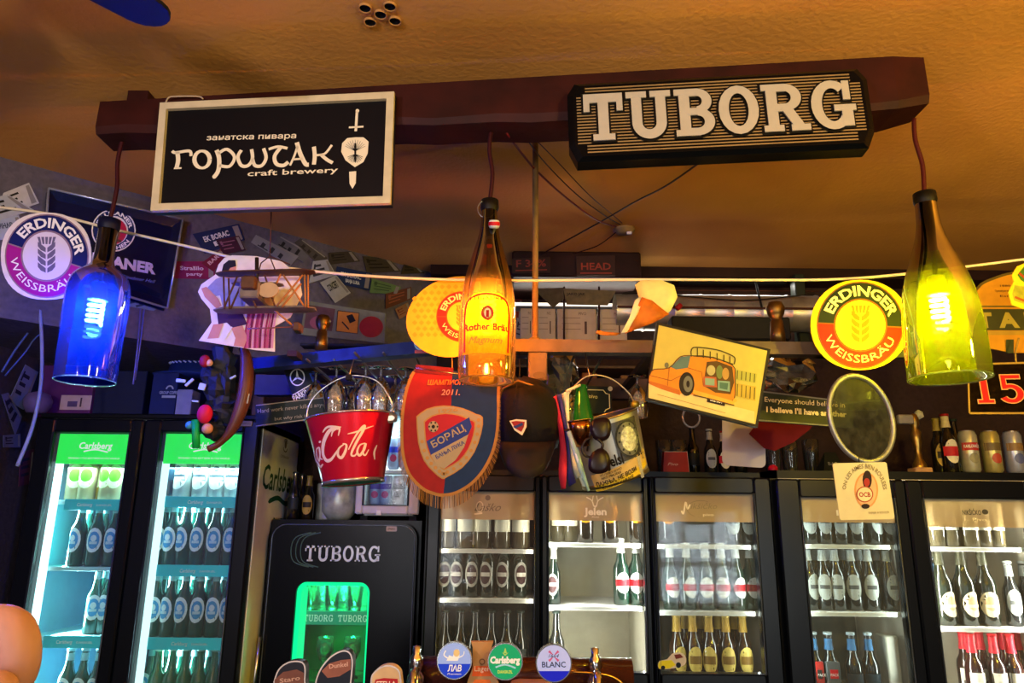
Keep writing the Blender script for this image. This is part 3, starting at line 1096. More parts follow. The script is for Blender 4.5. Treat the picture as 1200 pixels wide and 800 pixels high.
P.poly(mb, [(250, 380), (262, 379), (256, 396), (243, 397)], .0011, skin); P.poly(mb, [(270, 382), (284, 380), (290, 396), (286, 407), (274, 405), (276, 396)], .0011, skin)
for i in range(12):
    x = 288 + i * 2.9
    P.line(mb, [(x + 4, 366), (x, 388), (x - 1, 408)], [2.2, 2.6, 2.8], .0010 + (i % 3) * .0002, mat(['8c2346', 'b04a68', '6c1636', 'c98a98'][i % 4], .6, var=0))
P.disc(mb, 299, 372, 10, 12, .0008, mat('7a2c48', .6), 16)
P.line(mb, [(272, 383), (262, 398)], 2, .0018, cw)
mb.build('print', t)
# ------------------------------------------------------------------ overhead glass rack
RZ0, RZ1 = 2.112, 2.150
RY = 2.15
def rail(p0, p1, wd, z0, z1, m, name, parent, org):
    mb = MB(org)
    a, b = Vector(p0), Vector(p1)
    d = (b - a).normalized(); n = Vector((-d.y, d.x)) * wd / 2
    q = [a + n, a - n, b - n, b + n]
    mb.poly([(v.x, v.y) for v in q], z0, m, None, z1 - z0)
    mb.build(name, parent)
xA, xM, xR = W(303, 420, 2.5).x, W(560, 400, RY).x, W(975, 400, RY).x
rk = thing('glass_rack', 'wooden overhead rack with front and rear rails that holds upside-down glasses', 'rack', (0, RY, RZ0))
og_ = (0, RY, RZ0)
BLUE_SPILL = mat('28367c', .45, var=.15)  # blue bottle lamp's spill painted into the rail colour
rail((xA, 2.45), (xM - .09, RY + .0), .05, RZ0, RZ1, BLUE_SPILL, 'rail', rk, og_)
rail((xM - .12, RY), (xR, RY), .05, RZ0, RZ1, RACKWOOD, 'rail', rk, og_)
yB = 2.82
rail((W(300, 470, yB).x, yB), (W(500, 470, yB).x, yB), .05, RZ0 - .02, RZ1 + .02, mat('2a2c6c', .5, var=.15), 'rail', rk, og_)  # left part coloured for the blue lamp's spill, the rest is brown
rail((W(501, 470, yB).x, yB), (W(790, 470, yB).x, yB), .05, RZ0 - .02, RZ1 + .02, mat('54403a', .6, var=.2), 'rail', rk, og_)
for px in (629,):
    x = W(px, 420, RY).x
    rail((x, RY), (x + .01, yB), .055, RZ0, RZ0 + .03, RACKWOOD, 'crossbar', rk, og_)
for px in (345, 760, 930):
    x = W(px, 420, 2.3).x
    rail((x, RY + (.12 if px < 400 else 0)), (x, yB), .03, RZ0 + .012, RZ0 + .03, mat('4a3a30', .6), 'crossbar', rk, og_)
for i, px in enumerate((375, 405, 435, 465, 497, 665, 695)):
    x = W(px, 430, 2.45).x
    mb = MB(og_); mb.tube([(x, RY + .03 + (.1 if px < 420 else 0), RZ0 + .004), (x, yB, RZ0 + .004)], .004, STEEL); mb.build('slot_wire', rk)
a_, b_ = W(619, 440, RY), W(641, 447, RY)
mb = MB(og_); mb.bbox(a_.x, b_.x, RY - .02, RY + .02, b_.z, RZ0, RACKWOOD, .003); mb.build('post', rk)
x = W(627, 400, RY).x
mb = MB(og_); mb.tube([(x, RY, RZ1), (x, RY, CEIL)], .0095, mat('8a6a3c', .5), 10); mb.lathe([(.02, 0), (.018, .006), (.011, .012)], mat('8a6a3c', .5), 14, Matrix.Translation((x, RY, RZ1))); mb.build('hanging_rod', rk)

def rail_y(x):
    t_ = (x - xA) / ((xM - .09) - xA)
    return 2.45 + (RY - 2.45) * t_ if t_ < 1 else RY
# stemware hanging base-up
wine = [(.0, .0), (.032, .001), (.033, .003), (.006, .006), (.0042, .015), (.0045, .03), (.012, .038), (.028, .06), (.036, .09), (.036, .115), (.032, .145)]
gw = glass('wine_glass', 'd8dede', 5.0, 0, haze=.22, rough=.06, hcol='ffffff')  # white haze mixed in to stand for bright glints
def wineglass(loc, label, sc=1.0, group='wine glasses hanging under the rack', src=[None]):
    if src[0] is None:
        t = thing('wine_glass', label, 'glass', loc, group=group)
        fl = Matrix.Scale(-1, 4, (0, 0, 1))
        mb = MB(); mb.lathe(wine[5:], gw, 20, fl); mb.build('bowl', t)
        mb = MB(); mb.lathe(wine[2:6], gw, 12, fl); mb.build('stem', t)
        mb = MB(); mb.lathe(wine[:3], gw, 20, fl); mb.build('foot', t)
        src[0] = t
    else:
        t = dup(src[0], loc, label, group)
    t.scale = (sc, sc, sc)
    return t
ordn = ['leftmost', 'second from the left', 'third from the left', 'fourth from the left', 'fifth from the left', 'sixth from the left', 'seventh from the left', 'eighth from the left', 'ninth from the left']
spots = [(371, 2.5, 1), (395, 2.42, 1.05), (418, 2.62, 1.0), (429, 2.4, 1.05), (447, 2.4, 1.05), (464, 2.55, 1.0), (476, 2.42, 1), (385, 2.7, 1), (410, 2.75, 1)]
for i, (px, y, sc) in enumerate(sorted(spots)):
    wineglass((W(px, 430, y).x, y, RZ0 + .008), 'upside-down wine glass above the red bucket, %s hanging' % ordn[i], sc)
wineglass((W(661, 420, 2.5).x, 2.5, RZ0 + .008), 'upside-down clear wine glass just right of the black cap', 1.15)
wineglass((W(746, 420, 2.5).x, 2.5, RZ0 + .008), 'upside-down clear wine glass left of the car picture', 1.0)
# round emblem glass
P = Panel([(484, 392), (503, 392), (503, 414), (484, 414)], Y=2.1)
mb = MB(); P.disc(mb, 493.5, 402, 8.5, 8.5, 0, mat('7fb4cc', .4)); P.disc(mb, 493.5, 402, 6.8, 6.8, .001, mat('2f6f94', .4)); P.line(mb, [(493, 396), (493, 407)], 2, .002, WHITE); P.poly(mb, [(486, 410), (501, 410), (501, 414), (486, 414)], .001, mat('8a3a4a', .5))
s = P.thing('badge', 'small round blue badge with a pale figure left of the yellow disc', 'badge'); mb.build('badge_face', s)

# bulky cling-wrapped glasses under the rack, right of the cap and right of the picture
def crumple(c, rx, ry, rz, m, seed, n=14, amp=.22):
    rnd = random.Random(seed)
    vs, fs = [], []
    rings = 9
    for j in range(rings + 1):
        th = PI * j / rings
        for i in range(n):
            a = 2 * PI * i / n
            k = 1 + rnd.uniform(-amp, amp)
            vs.append((c[0] + rx * k * math.sin(th) * math.cos(a), c[1] + ry * k * math.sin(th) * math.sin(a), c[2] + rz * k * math.cos(th)))
    for j in range(rings):
        for i in range(n):
            l = (i + 1) % n
            fs.append((j * n + i, j * n + l, (j + 1) * n + l, (j + 1) * n + i))
    return vs, fs
film = glass('crinkled_film', 'c9c4ae', 3.0, 0, haze=.12, hcol='d8d4c0', rough=.12)
for px, py, r, nm, lb in ((658, 436, (.05, .05, .085), 'plastic_bag', 'crinkled clear plastic bag hanging under the rack beside the black cap'),
                          (922, 437, (.10, .07, .055), 'plastic_bag', 'crinkled clear plastic wrapped around mugs above the dark quote sign'),):
    c = W(px, py, 2.32)
    mb = MB(); vs, fs = crumple(c, *r, film, px); mb.add(vs, fs, film)
    solo(mb, nm, lb, 'plastic bag')

# ------------------------------------------------------------------ model biplane
BYY = 1.98
t = thing('model_biplane', 'brown wooden model biplane with two stacked wings hanging by a string under the black sign', 'model plane', W(318, 362, BYY))
o_ = W(318, 362, BYY)
wd_, gl_ = mat('5a3a2a', .5, var=.3), mat('7a6a68', .5, var=.3)
def wing(x0, y0, x1, y1, ch, th, m, name):
    mb = MB(o_)
    a, b = W(x0, y0, BYY), W(x1, y1, BYY)
    pr = [(-ch * .5, 0), (-ch * .42, th * .5), (-ch * .1, th * .8), (ch * .5, 0), (0, -th * .1)]
    n = 10; vs = []; fs = []
    for i in range(n + 1):
        c = a.lerp(b, i / n); k = 1 if 0 < i < n else .55
        for (y, z) in pr:
            vs.append((c.x, c.y + y * k, c.z + z * k))
    for i in range(n):
        for k in range(5):
            fs.append((i * 5 + k, i * 5 + (k + 1) % 5, (i + 1) * 5 + (k + 1) % 5, (i + 1) * 5 + k))
    fs += [tuple(range(5)), tuple(range(n * 5 + 4, n * 5 - 1, -1))]
    mb.add(vs, fs, m); mb.build(name, t)
wing(254, 322, 369, 319, .05, .010, wd_, 'upper_wing')
wing(252, 365, 370, 363, .055, .014, gl_, 'lower_wing')
wing(272, 333, 332, 334, .035, .008, gl_, 'middle_wing')
def strut(a, b, r=.0028, m=None, nm='strut', dy=(0, 0)):
    mb = MB(o_); mb.tube([W(a[0], a[1], BYY + dy[0]), W(b[0], b[1], BYY + dy[1])], r, m or wd_, 6); mb.build(nm, t)
for a, b in (((262, 324), (263, 362)), ((268, 326), (269, 362)), ((278, 324), (262, 362)), ((286, 326), (270, 362)), ((290, 336), (300, 360)), ((310, 322), (322, 358)), ((357, 322), (358, 360)),
             ((361, 322), (361, 360)), ((355, 322), (324, 359)), ((332, 322), (356, 358)), ((353, 332), (330, 360)), ((329, 321), (324, 332)), ((296, 324), (286, 334))):
    strut(a, b, .0028, mat('b0703c', .45) if a[0] > 320 else wd_, dy=(-.03, -.03))
strut((301, 302), (301, 332), .006, mat('2a1c18', .5), 'exhaust_pipe')
mb = MB(o_); mb.bbox(-.028, .028, -.06, .16, -.02, .03, gl_, .004, Matrix.Translation(W(300, 348, BYY))); mb.bbox(-.02, .02, -.08, -.06, -.03, .005, wd_, .003, Matrix.Translation(W(302, 336, BYY))); mb.build('fuselage', t)
strut((320, 362), (346, 384), .003, mat('b0703c', .45), 'tail_boom', (.0, .02)); strut((290, 385), (344, 383), .002, mat('8a4a4a', .5), 'axle')
mb = MB(o_); mb.bbox(-.010, .010, -.02, .02, -.012, .012, wd_, .003, Matrix.Translation(W(349, 384, BYY))); mb.build('wheel_block', t)
mb = MB(o_); mb.disc(0, 0, .028, .022, 0, mat('b89878', .5), Matrix.Translation(W(315, 340, BYY - .05)) @ Matrix.Rotation(PI / 2, 4, 'X'), 16, t=.004); mb.build('cockpit', t)
mb = MB(o_)
for a, b in (((318, 247), (316, 300)), ((316, 300), (306, 308)), ((316, 300), (324, 320)), ((316, 300), (340, 310)), ((306, 308), (302, 322))):
    mb.tube([W(a[0], a[1], BYY - .04 + .0), W(b[0], b[1], BYY)], .0018, mat('4a2c28', .7), 5)
mb.tube([W(318, 247, BYY - .04), Vector((W(318, 247, 1.94).x, BY(318), BZ(318) + .005))], .0018, mat('4a2c28', .7), 5)
mb.build('string', t)

# ------------------------------------------------------------------ hanging charm bundle with curved horn
HY = 2.2
o_ = W(262, 405, HY)
t = thing('horn_bundle', 'dark bundle of trinkets tied to a curved brown horn over the tall cooler', 'ornament', o_)
hp = [(283, 400), (288, 418), (289, 440), (286, 465), (278, 490), (268, 508), (256, 520), (244, 526)]
mb = MB(o_); mb.tube([W(a, b, HY) for a, b in bez(hp, 4)], [.010 + .012 * math.sin(PI * min(1, i / 22)) for i in range(29)], mat('5c3428', .35, var=.35, scale=14), 12); mb.build('horn', t, 'brown curved horn')
dk = mat('20222c', .6, var=.3)
for k, (px, py, rx, rz) in enumerate(((262, 425, .035, .07), (255, 455, .04, .05), (262, 478, .035, .04), (250, 440, .03, .04), (252, 505, .035, .025), (268, 445, .02, .06))):
    c = W(px, py, HY + .02)
    mb = MB(o_); vs, fs = crumple(c, rx, .03, rz, dk, 90 + k, 9, .3); mb.add(vs, fs, dk); mb.build('dark_cloth', t)
def ballpart(px, py, r, m, nm, sx=1, sz=1, lab_=None):
    c = W(px, py, HY - .03)
    mb = MB(o_); mb.lathe([(r * math.sin(PI * i / 10) * sx, -r * math.cos(PI * i / 10) * sz) for i in range(11)], m, 14, Matrix.Translation(c)); mb.build(nm, t, lab_)
ballpart(240, 485, .022, mat('c01848', .6), 'pompon', 1, 1.3, 'crimson pompon')
ballpart(240, 423, .016, mat('8a1830', .6), 'doll_cap', 1, 1.2, 'dark red cap'); ballpart(245, 425, .011, mat('c89a90', .6), 'doll_head')
ballpart(222, 498, .012, mat('3a8ab0', .5), 'bead'); ballpart(243, 502, .016, mat('c08a78', .6), 'doll_body')
mb = MB(o_); mb.tube([W(229, 492, HY - .03), W(230, 525, HY - .03)], .011, mat('10a048', .4), 12); mb.build('lighter', t, 'bright green lighter')
for k, (x, y, w_, h_, a) in enumerate(((212, 446, .028, .010, .1), (222, 448, .03, .008, -.8), (237, 453, .02, .02, .2), (229, 470, .02, .005, .1), (273, 442, .02, .006, -.5), (290, 467, .008, .03, .1))):
    c = W(x, y, HY - .01)
    mb = MB(o_); mb.bbox(-w_ / 2, w_ / 2, -.003, .003, -h_ / 2, h_ / 2, mat('9fb0c0', .35), .001, Matrix.Translation(c) @ Matrix.Rotation(a, 4, 'Y')); mb.build('tag', t)
mb = MB(o_); mb.tube([W(284, 402, HY), W(276, 396, 2.3), Vector((W(276, 396, 2.3).x, 2.43, RZ0))], .002, STEEL, 5); mb.build('hook', t)

# ------------------------------------------------------------------ red bucket
def bucket(name, label, c0, c1, Yc, rt, rb, metal, m_in, rim):
    """c0, c1: 3-D centres of mouth and base"""
    ax = (c0 - c1); h = ax.length
    zax = ax.normalized(); xax = Vector((1, 0, 0)); xax = (xax - zax * xax.dot(zax)).normalized(); yax = zax.cross(xax)
    M = Matrix(((xax.x, yax.x, zax.x, c1.x), (xax.y, yax.y, zax.y, c1.y), (xax.z, yax.z, zax.z, c1.z), (0, 0, 0, 1)))
    t = thing(name, label, 'bucket', M=M)
    mb = MB()
    mb.lathe([(rb, 0), (rb + (rt - rb) * .5, h * .5), (rt, h)], metal, 48)
    mb.lathe([(rt - .002, h), (rb + (rt - rb) * .5 - .002, h * .5), (rb - .002, .004)], m_in, 48)
    mb.build('body', t)
    mb = MB(); mb.lathe([(rb - .004, .008), (0, .008)], m_in, 48); mb.lathe([(rb, 0), (rb + .003, -.002), (rb + .002, .008), (rb, .010)], rim, 48); mb.lathe([(0, .004), (rb, .002)], m_in, 48); mb.build('base', t)
    mb = MB(); mb.tube([((rt + .001) * math.cos(a), (rt + .001) * math.sin(a), h) for a in [2 * PI * i / 48 for i in range(48)]], .003, rim, 6, closed=True); mb.build('rim', t)
    return t, M, h
YB = 2.12
c0, c1 = W(411, 490, YB), W(414, 566, YB)
rt = (W(463, 480, YB) - W(360, 480, YB)).x / 2; rb = (W(449, 552, YB) - W(379, 552, YB)).x / 2
redm = mat('c01430', .28, metal=.25, var=.05, coat=.6)
t, M, h = bucket('metal_bucket', 'red metal bucket with white script lettering hanging from the rack', c0, c1 + Vector((0, 0, .0)), YB, rt, rb, redm, mat('2f6a5a', .5), mat('cdb8b8', .25, metal=.8))
def on_bucket(x, y, z=.0012):
    r = rb + (rt - rb) * (y / h) + z
    a = x / ((rt + rb) / 2)
    return (r * math.sin(a), -r * math.cos(a), y)
mb = MB()
wsc = mat('f0c8b8', .5, var=0)
# script drawn in photo pixels, y measured from the rim line, x from the bucket's centre 413
sx = (rt + rb) / 2 / 45.0
def sp(pts, w, n=6):
    q = [((x - 413) * sx, h - (y - 480) * h / 76.0) for x, y in bez(pts, n)]
    k = len(q)
    ws = [w * sx * (.35 + .62 * math.sin(PI * i / (k - 1))) for i in range(k)]
    mb.stroke(q, ws, 0, wsc, lambda x, y, z: on_bucket(x, y))
sp([(409, 499), (404, 497), (397, 501), (388, 512), (384, 524), (388, 531), (396, 530), (405, 522)], 5)          # C
sp([(400, 506), (403, 500), (410, 498), (408, 506)], 2.5); sp([(412, 497), (398, 495), (390, 500)], 2.5)
sp([(413, 516), (407, 520), (405, 527), (409, 530), (414, 524), (416, 517), (412, 515)], 3.4)                      # o
sp([(418, 522), (425, 510), (432, 500), (436, 497), (434, 503), (427, 515), (421, 527), (425, 529), (429, 524)], 3) # l
sp([(437, 516), (431, 518), (428, 525), (431, 529), (436, 523), (438, 516), (435, 526), (438, 529), (442, 523)], 3)  # a
sp([(418, 505), (428, 503), (446, 497)], 1.8)
sp([(379, 515), (373, 517), (370, 525), (373, 529), (378, 523), (380, 515), (377, 526), (381, 529)], 3.4)            # a
sp([(362, 517), (358, 522), (360, 529), (366, 525)], 3); sp([(366, 529), (372, 536), (380, 534)], 3); sp([(381, 510), (385, 509)], 2.5)
sp([(453, 518), (450, 526), (452, 534)], 3)
mb.build('lettering', t, 'cream script lettering')
mb = MB()
hp = [(-rt, 0, h), (-rt * .93, 0, h + .05), (-rt * .6, .0, h + .095), (0, .0, h + .125), (rt * .6, .0, h + .105), (rt * .9, 0, h + .05), (rt * .98, 0, h)]
mb.tube(bez(hp, 6), .0022, STEEL, 8)
mb.build('handle', t)
mb = MB(); mb.bbox(rt - .03, rt + .012, -.045, -.035, h - .03, h - .004, mat('b8ae98', .35, metal=.7), .006); mb.tube([(rt - .01, -.04, h - .006), (rt + .012, -.03, h + .03)], .004, mat('b8ae98', .35, metal=.7)); mb.build('handle_lug', t)
top = M @ Vector((0, 0, h + .125))
mb = MB(); mb.tube([top, Vector((top.x, top.y + .05, RZ0 - .02)), Vector((top.x, rail_y(top.x), RZ0)), Vector((top.x, rail_y(top.x), RZ0 + .01))], .0022, STEEL, 6); mb.box(-.008, .008, -.008, .008, -.012, .004, MATTE_BLACK, Matrix.Translation(top))
solo(mb, 'hook', 'thin wire hook that holds the red bucket under the rack', 'hook')

# ------------------------------------------------------------------ pennant
PY = 2.0
P = Panel([(472, 430), (585, 430), (585, 600), (472, 600)], Y=PY)
t = P.thing('pennant', 'red and blue shield-shaped football pennant with a crest and gold fringe', 'pennant')
outl = bez([(488, 432), (482, 442), (476, 460), (472, 485), (471, 510), (473, 535), (480, 556), (495, 572), (508, 578), (519, 580), (535, 577), (553, 566), (567, 550), (577, 530), (582, 510), (584, 485), (584, 462), (585, 446)], 4)
mb = MB()
fl = P.LL(outl)
def wave(x, y, z):
    return (x, y, z + .004 * math.sin(x * 45 + y * 12))
def split_poly(pts, test, z, m):
    q = [p for p in pts if test(p)]
    P.poly(mb, q, z, m)
redf, bluf = mat('86100c', .65, var=.15, scale=40), mat('0c284f', .65, var=.15, scale=40)
lft = [p for p in outl if p[0] <= 521] + [(521, 579), (521 + 8, 510), (531, 434)]
lft = [p for p in outl if p[0] <= 519] + [(519.5, 580), (524, 540), (528, 500), (530, 434)]
rgt = [(530, 434), (528, 500), (524, 540), (519.5, 580)] + [p for p in outl if p[0] > 519.5]
P.poly(mb, lft, 0, redf, .002); P.poly(mb, rgt, 0, bluf, .002)
mb.build('cloth', t)
mb = MB(); P.line(mb, [(487, 432), (510, 434), (531, 436)], 10, .003, mat('5c0a10', .7)); mb.build('hem', t)
# fringe: fine threads
mb = MB()
n = len(outl)
g1, g2 = mat('9a6a2c', .6, var=.2), mat('5c3a18', .6, var=.2)
k = 0
for i in range(n - 1):
    (x0, y0), (x1, y1) = outl[i], outl[i + 1]
    ln = math.hypot(x1 - x0, y1 - y0)
    steps = max(1, int(ln / 1.5))
    for j in range(steps):
        x, y = x0 + (x1 - x0) * j / steps, y0 + (y1 - y0) * j / steps
        f = max(0, min(1, (y - 500) / 70))
        L_ = 3 + 13 * f
        nx, ny = (x - 528) / 60 * (1 - f * .85), .25 + f
        q = math.hypot(nx, ny)
        jx = random.uniform(-.5, .5)
        a = P.L(x, y); b = P.L(x + nx / q * L_ + jx, y + ny / q * L_)
        mb.tube([(a[0], a[1], .002), (b[0], b[1], random.uniform(0, .006))], .0011, g1 if k % 3 else g2, 4, cap=False)
        k += 1
o = mb.build('fringe', t, 'gold thread fringe'); o['kind'] = 'stuff'
mb = MB()
P.line(mb, outl[2:-2], 3.5, .0035, g1)
mb.build('braid', t)
cr = mat('988767', .6, var=.05); gd = mat('a5783c', .6, var=0); bl = mat('1c2f78', .6, var=0); rdd = mat('9c1620', .6, var=0)
def shield(s):
    base = [(488, 488), (500, 479), (520, 475), (542, 478), (558, 485), (566, 489), (564, 508), (556, 530), (542, 548), (524, 559), (518, 561), (508, 553), (497, 540), (490, 518)]
    return [(527 + (x - 527) * s, 514 + (y - 514) * s) for x, y in bez(base + [base[0]], 2)[:-1]]
mb = MB()
P.poly(mb, shield(1), .003, gd); P.poly(mb, shield(.965), .0034, cr); P.poly(mb, shield(.78), .0038, gd); P.poly(mb, shield(.74), .0041, rdd)
P.poly(mb, [(500, 517), (550, 489), (553, 500), (549, 509), (505, 533)], .0044, bl)
P.poly(mb, [(505, 533), (549, 509), (544, 524), (534, 539), (521, 549), (512, 546)], .0044, cr)
P.txt(mb, 'БОРАЦ', (508, 525), (546, 504), 8, .0048, cr, .02)
P.txt(mb, 'БАЊА ЛУКА', (512, 538), (545, 520), 4.6, .0048, bl, .02)
P.txt(mb, '1926', (514, 484), (537, 482), 4.4, .0048, gd, .02)
P.disc(mb, 508, 500, 6, 6.5, .0047, cr, 16); P.disc(mb, 508, 500, 2.2, 2.4, .005, INK, 6)
for i in range(6):
    a = i * PI / 3; P.disc(mb, 508 + 4.8 * math.cos(a), 500 + 5.2 * math.sin(a), 1.1, 1.2, .005, INK, 6)
sh = shield(.87)
for i in range(10, len(sh) - 1):
    if sh[i][1] > 492 and i % 1 == 0:
        P.disc(mb, sh[i][0], sh[i][1], 2.3, 2.3, .0047, gd, 6)
mb.build('crest', t)
mb = MB()
ol = mat('e07018', .6, var=0)
P.txt(mb, 'ШАМПИОН БИХ', (501, 451), (563, 451), 6, .0045, ol, .02, .2); P.txt(mb, '2011.', (517, 463), (539, 463), 7, .0045, mat('d89068', .6, var=0), .01, .2)
mb.build('lettering', t)
mb = MB()
a, b = P.L(486, 431), P.L(586, 445)
mb.tube([(a[0], a[1], 0), (b[0], b[1], 0)], .0035, BRASS, 8); mb.build('hanging_bar', t)
mb = MB()
inv = P.I
a2, b2 = P.L(530, 434), inv @ Vector((W(530, 400, RY).x, RY, RZ0))
mb.tube([(a2[0], a2[1], 0), tuple(b2)], .0012, GOLD, 5); mb.build('string', t)

# ------------------------------------------------------------------ black cap, hung by its strap, crown outward and peak down
o_ = W(617, 500, 2.06)
t = thing('baseball_cap', 'black baseball cap with a small crest hanging peak down between pennant and steel bucket', 'cap', o_)
capm = mat('150d0b', .75, var=.15, scale=80, bump=.15)
mb = MB(o_)
rows = [(441, 609, 4), (446, 612, 20), (455, 615, 30), (467, 617, 34), (480, 618, 36), (495, 619, 37), (510, 619, 37), (524, 618, 34)]
vs, fs = [], []
n = 20
for (y, cx, hw) in rows:
    for i in range(n + 1):
        a = PI * i / n
        x = cx - hw * math.cos(a)
        d = .10 * math.sin(a) * min(1, hw / 34) * (1 if y < 500 else 1 - (y - 500) / 60)
        vs.append(W(x, y + 3 * math.sin(a), 2.09 - d))
for j in range(len(rows) - 1):
    for i in range(n):
        a = j * (n + 1) + i
        fs.append((a, a + 1, a + n + 2, a + n + 1))
mb.add(vs, fs, capm, None, True)
ob = mb.build('crown', t); md = ob.modifiers.new('t', 'SOLIDIFY'); md.thickness = .003
mb = MB(o_)
vs, fs = [], []
for j, k in enumerate((0, .35, .7, 1)):
    for i in range(n + 1):
        a = PI * i / n
        hw = 34 - 6 * k * k
        x = 617 - hw * math.cos(a)
        y = 515 + 13 * math.sin(a) * .3 + k * (42 * math.sin(a) ** .6 - 0)
        vs.append(W(x, y, 2.055 - .055 * math.sin(a) - .035 * k * math.sin(a)))
for j in range(3):
    for i in range(n):
        a = j * (n + 1) + i
        fs.append((a, a + 1, a + n + 2, a + n + 1))
mb.add(vs, fs, mat('1e1310', .7, var=.1, scale=80), None, True)
ob = mb.build('peak', t); md = ob.modifiers.new('t', 'SOLIDIFY'); md.thickness = .004
mb = MB(o_)
mb.tube([W(a, b, c) for a, b, c in ((606, 448, 2.0), (604, 460, 1.985), (602, 475, 1.98))], .0012, INK, 5)
mb.tube([W(a, b, c) for a, b, c in ((583, 470, 2.06), (590, 455, 2.03), (607, 446, 2.0), (625, 452, 2.03), (640, 468, 2.06))], .0035, mat('8a6430', .6), 6)  # gold colour paints the amber light along the cap's upper edge
mb.build('seam', t)
mb = MB(o_); mb.disc(0, 0, .018, .010, 0, mat('5a4a34', .6), Matrix.Translation(W(632, 440, 2.03)) @ Matrix.Rotation(PI / 2, 4, 'X'), 14, t=.006); mb.build('strap', t)
q = Panel([(598, 490), (618, 490), (618, 510), (598, 510)], Y=1.965)
mb = MB()
def wq(pts, z, m):
    mb.add([q.M @ Vector((*q.L(a, b), z)) for a, b in pts], [tuple(range(len(pts)))], m)
mb.org = Vector(o_)
wq([(597, 493), (605, 491), (617, 492), (617, 500), (612, 510), (603, 504)], 0, mat('e0c8a8', .6)); wq([(599, 494), (605, 493), (615, 494), (614, 500), (611, 506), (604, 502)], .001, mat('8a1c1c', .6)); wq([(601, 500), (612, 495), (613, 498), (604, 502)], .002, mat('20306c', .6))
mb.build('crest', t)
mb = MB(o_); mb.tube([W(609, 441, 2.07), Vector((W(609, 400, RY).x, RY, RZ0))], .0015, INK, 5); mb.build('string', t)

# ------------------------------------------------------------------ steel bucket, tilted, with bottle, copper cup, ribbons, sunglasses
YS = 2.1
c0, c1 = W(716, 488, YS), W(723, 560, YS)
c1.y += .03
rt = (W(763, 490, YS) - W(668, 490, YS)).x / 2; rb = (W(764, 545, YS) - W(684, 545, YS)).x / 2
c0.z += .0
t, M, h = bucket('metal_bucket', 'shiny steel bucket with an embossed oval badge hanging right of the black cap', c0, c1, YS, rt, rb, mat('d8d6cc', .34, metal=.85, var=.08), mat('5a5440', .4, metal=.8), mat('b09c60', .3, metal=.9))
# tilt: mouth line rises to the right
t.matrix_world = Matrix.Translation(c1) @ Matrix.Rotation(math.radians(-13), 4, 'Y') @ Matrix.Translation(-c1) @ M
MS = t.matrix_world.copy()
def on_steel(x, y, z=.0015):
    r = rb + (rt - rb) * (y / h) + z
    a = x / ((rt + rb) / 2)
    return (r * math.sin(a), -r * math.cos(a), y)
mb = MB()
f = lambda x, y, z: on_steel(x, y, .0015 + z)
sh_ = mat('9a9da2', .3, metal=.8, var=.2, scale=60)
gridpoly(mb, lambda u, v: (.010 + u * .085, h * .3 + v * h * .62, 0), mat('8d9096', .25, metal=.9), f, 8, 2)
def conv_disc(cx, cy, rx, ry, z, m, nn=24):
    vs = [(cx, cy, z)] + [(cx + rx * math.cos(2 * PI * i / nn), cy + ry * math.sin(2 * PI * i / nn), z) for i in range(nn)]
    mb.add(vs, [(0, 1 + i, 1 + (i + 1) % nn) for i in range(nn)], m, f)
conv_disc(.053, h * .61, .040, h * .29, .001, mat('3c3e42', .4, metal=.5)); conv_disc(.053, h * .61, .036, h * .26, .002, sh_); conv_disc(.053, h * .61, .026, h * .19, .003, mat('d0d2d6', .3, metal=.6, var=.4, scale=120, bump=.6))
for i in range(10):
    a = i * PI / 5
    conv_disc(.053 + .031 * math.cos(a), h * .61 + h * .225 * math.sin(a), .003, h * .02, .004, mat('3c3e42', .4), 6)
mb.build('badge', t, 'embossed oval badge')
mb = MB()
pp = mat('c9a868', .65, var=.12)
gridpoly(mb, lambda u, v: (-.085 + u * .20, h * (.03 + .19 * v) + (.030 * u * u), 0), pp, f, 14, 2)
gridpoly(mb, lambda u, v: (-.085 + u * .20, -h * .05 + h * .10 * v + (.030 * u * u), .0006), mat('d0b02a', .6, var=.15), f, 14, 2)
st_ = lambda x, y, z: on_steel(x, y + .030 * max(0, min(1, (x + .085) / .2)) ** 2, .0032)
mb.text('ПАЖЊА, НЕ ВОЗИ', -.075, h * .025, .13, .012, 0, INK, st_, .03)
mb.text('АКО ПИЈЕШ', -.055, h * .115, .06, .006, 0, INK, st_, .02); mb.text('УСЛУЖУЈЕМО', -.055, h * .165, .065, .006, 0, INK, st_)
mb.text('ВЛАСНИК КАФАНЕ', -.06, -h * .035, .10, .007, 0, INK, st_, .02)
mb.ring(.098, h * .14, .007, .009, .002, 0, INK, st_)
mb.build('label', t, 'beige and yellow paper label with black lettering')
mb = MB(); mb.text('Jelsl', -.028, h * .28, .05, .03, 0, INK, lambda x, y, z: on_steel(x, y, .002), .03); mb.build('lettering', t)
mb = MB()
gridpoly(mb, lambda u, v: (.066 + u * .014, -h * .04 + v * h * .34, .002), glass('tape', 'e8e8e0', 1.5, .3, 'f4f4ee', haze=.3), f, 1, 3)
mb.build('tape', t)
mb = MB()
hp = [(-rt, 0, h), (-rt * .82, .0, h + .055), (-rt * .35, .0, h + .105), (rt * .12, .0, h + .125), (rt * .6, .0, h + .10), (rt * .93, 0, h + .045), (rt * 1.0, 0, h)]
mb.tube(bez(hp, 6), .0022, mat('cbb892', .3, metal=.8), 8); mb.build('handle', t)
mb = MB(); mb.lathe([(.0, -.012), (.010, -.008), (.013, 0), (.010, .008), (0, .012)], mat('b8a030', .4, metal=.6), 12, Matrix.Translation((rt, -.004, h + .01))); mb.build('handle_lug', t)
topS = MS @ Vector((rt * .12, 0, h + .125))
mb = MB(); mb.tube([topS, Vector((topS.x - .004, RY, RZ0))], .002, STEEL, 6)
solo(mb, 'hook', 'thin wire hook that holds the steel bucket under the rack', 'hook')
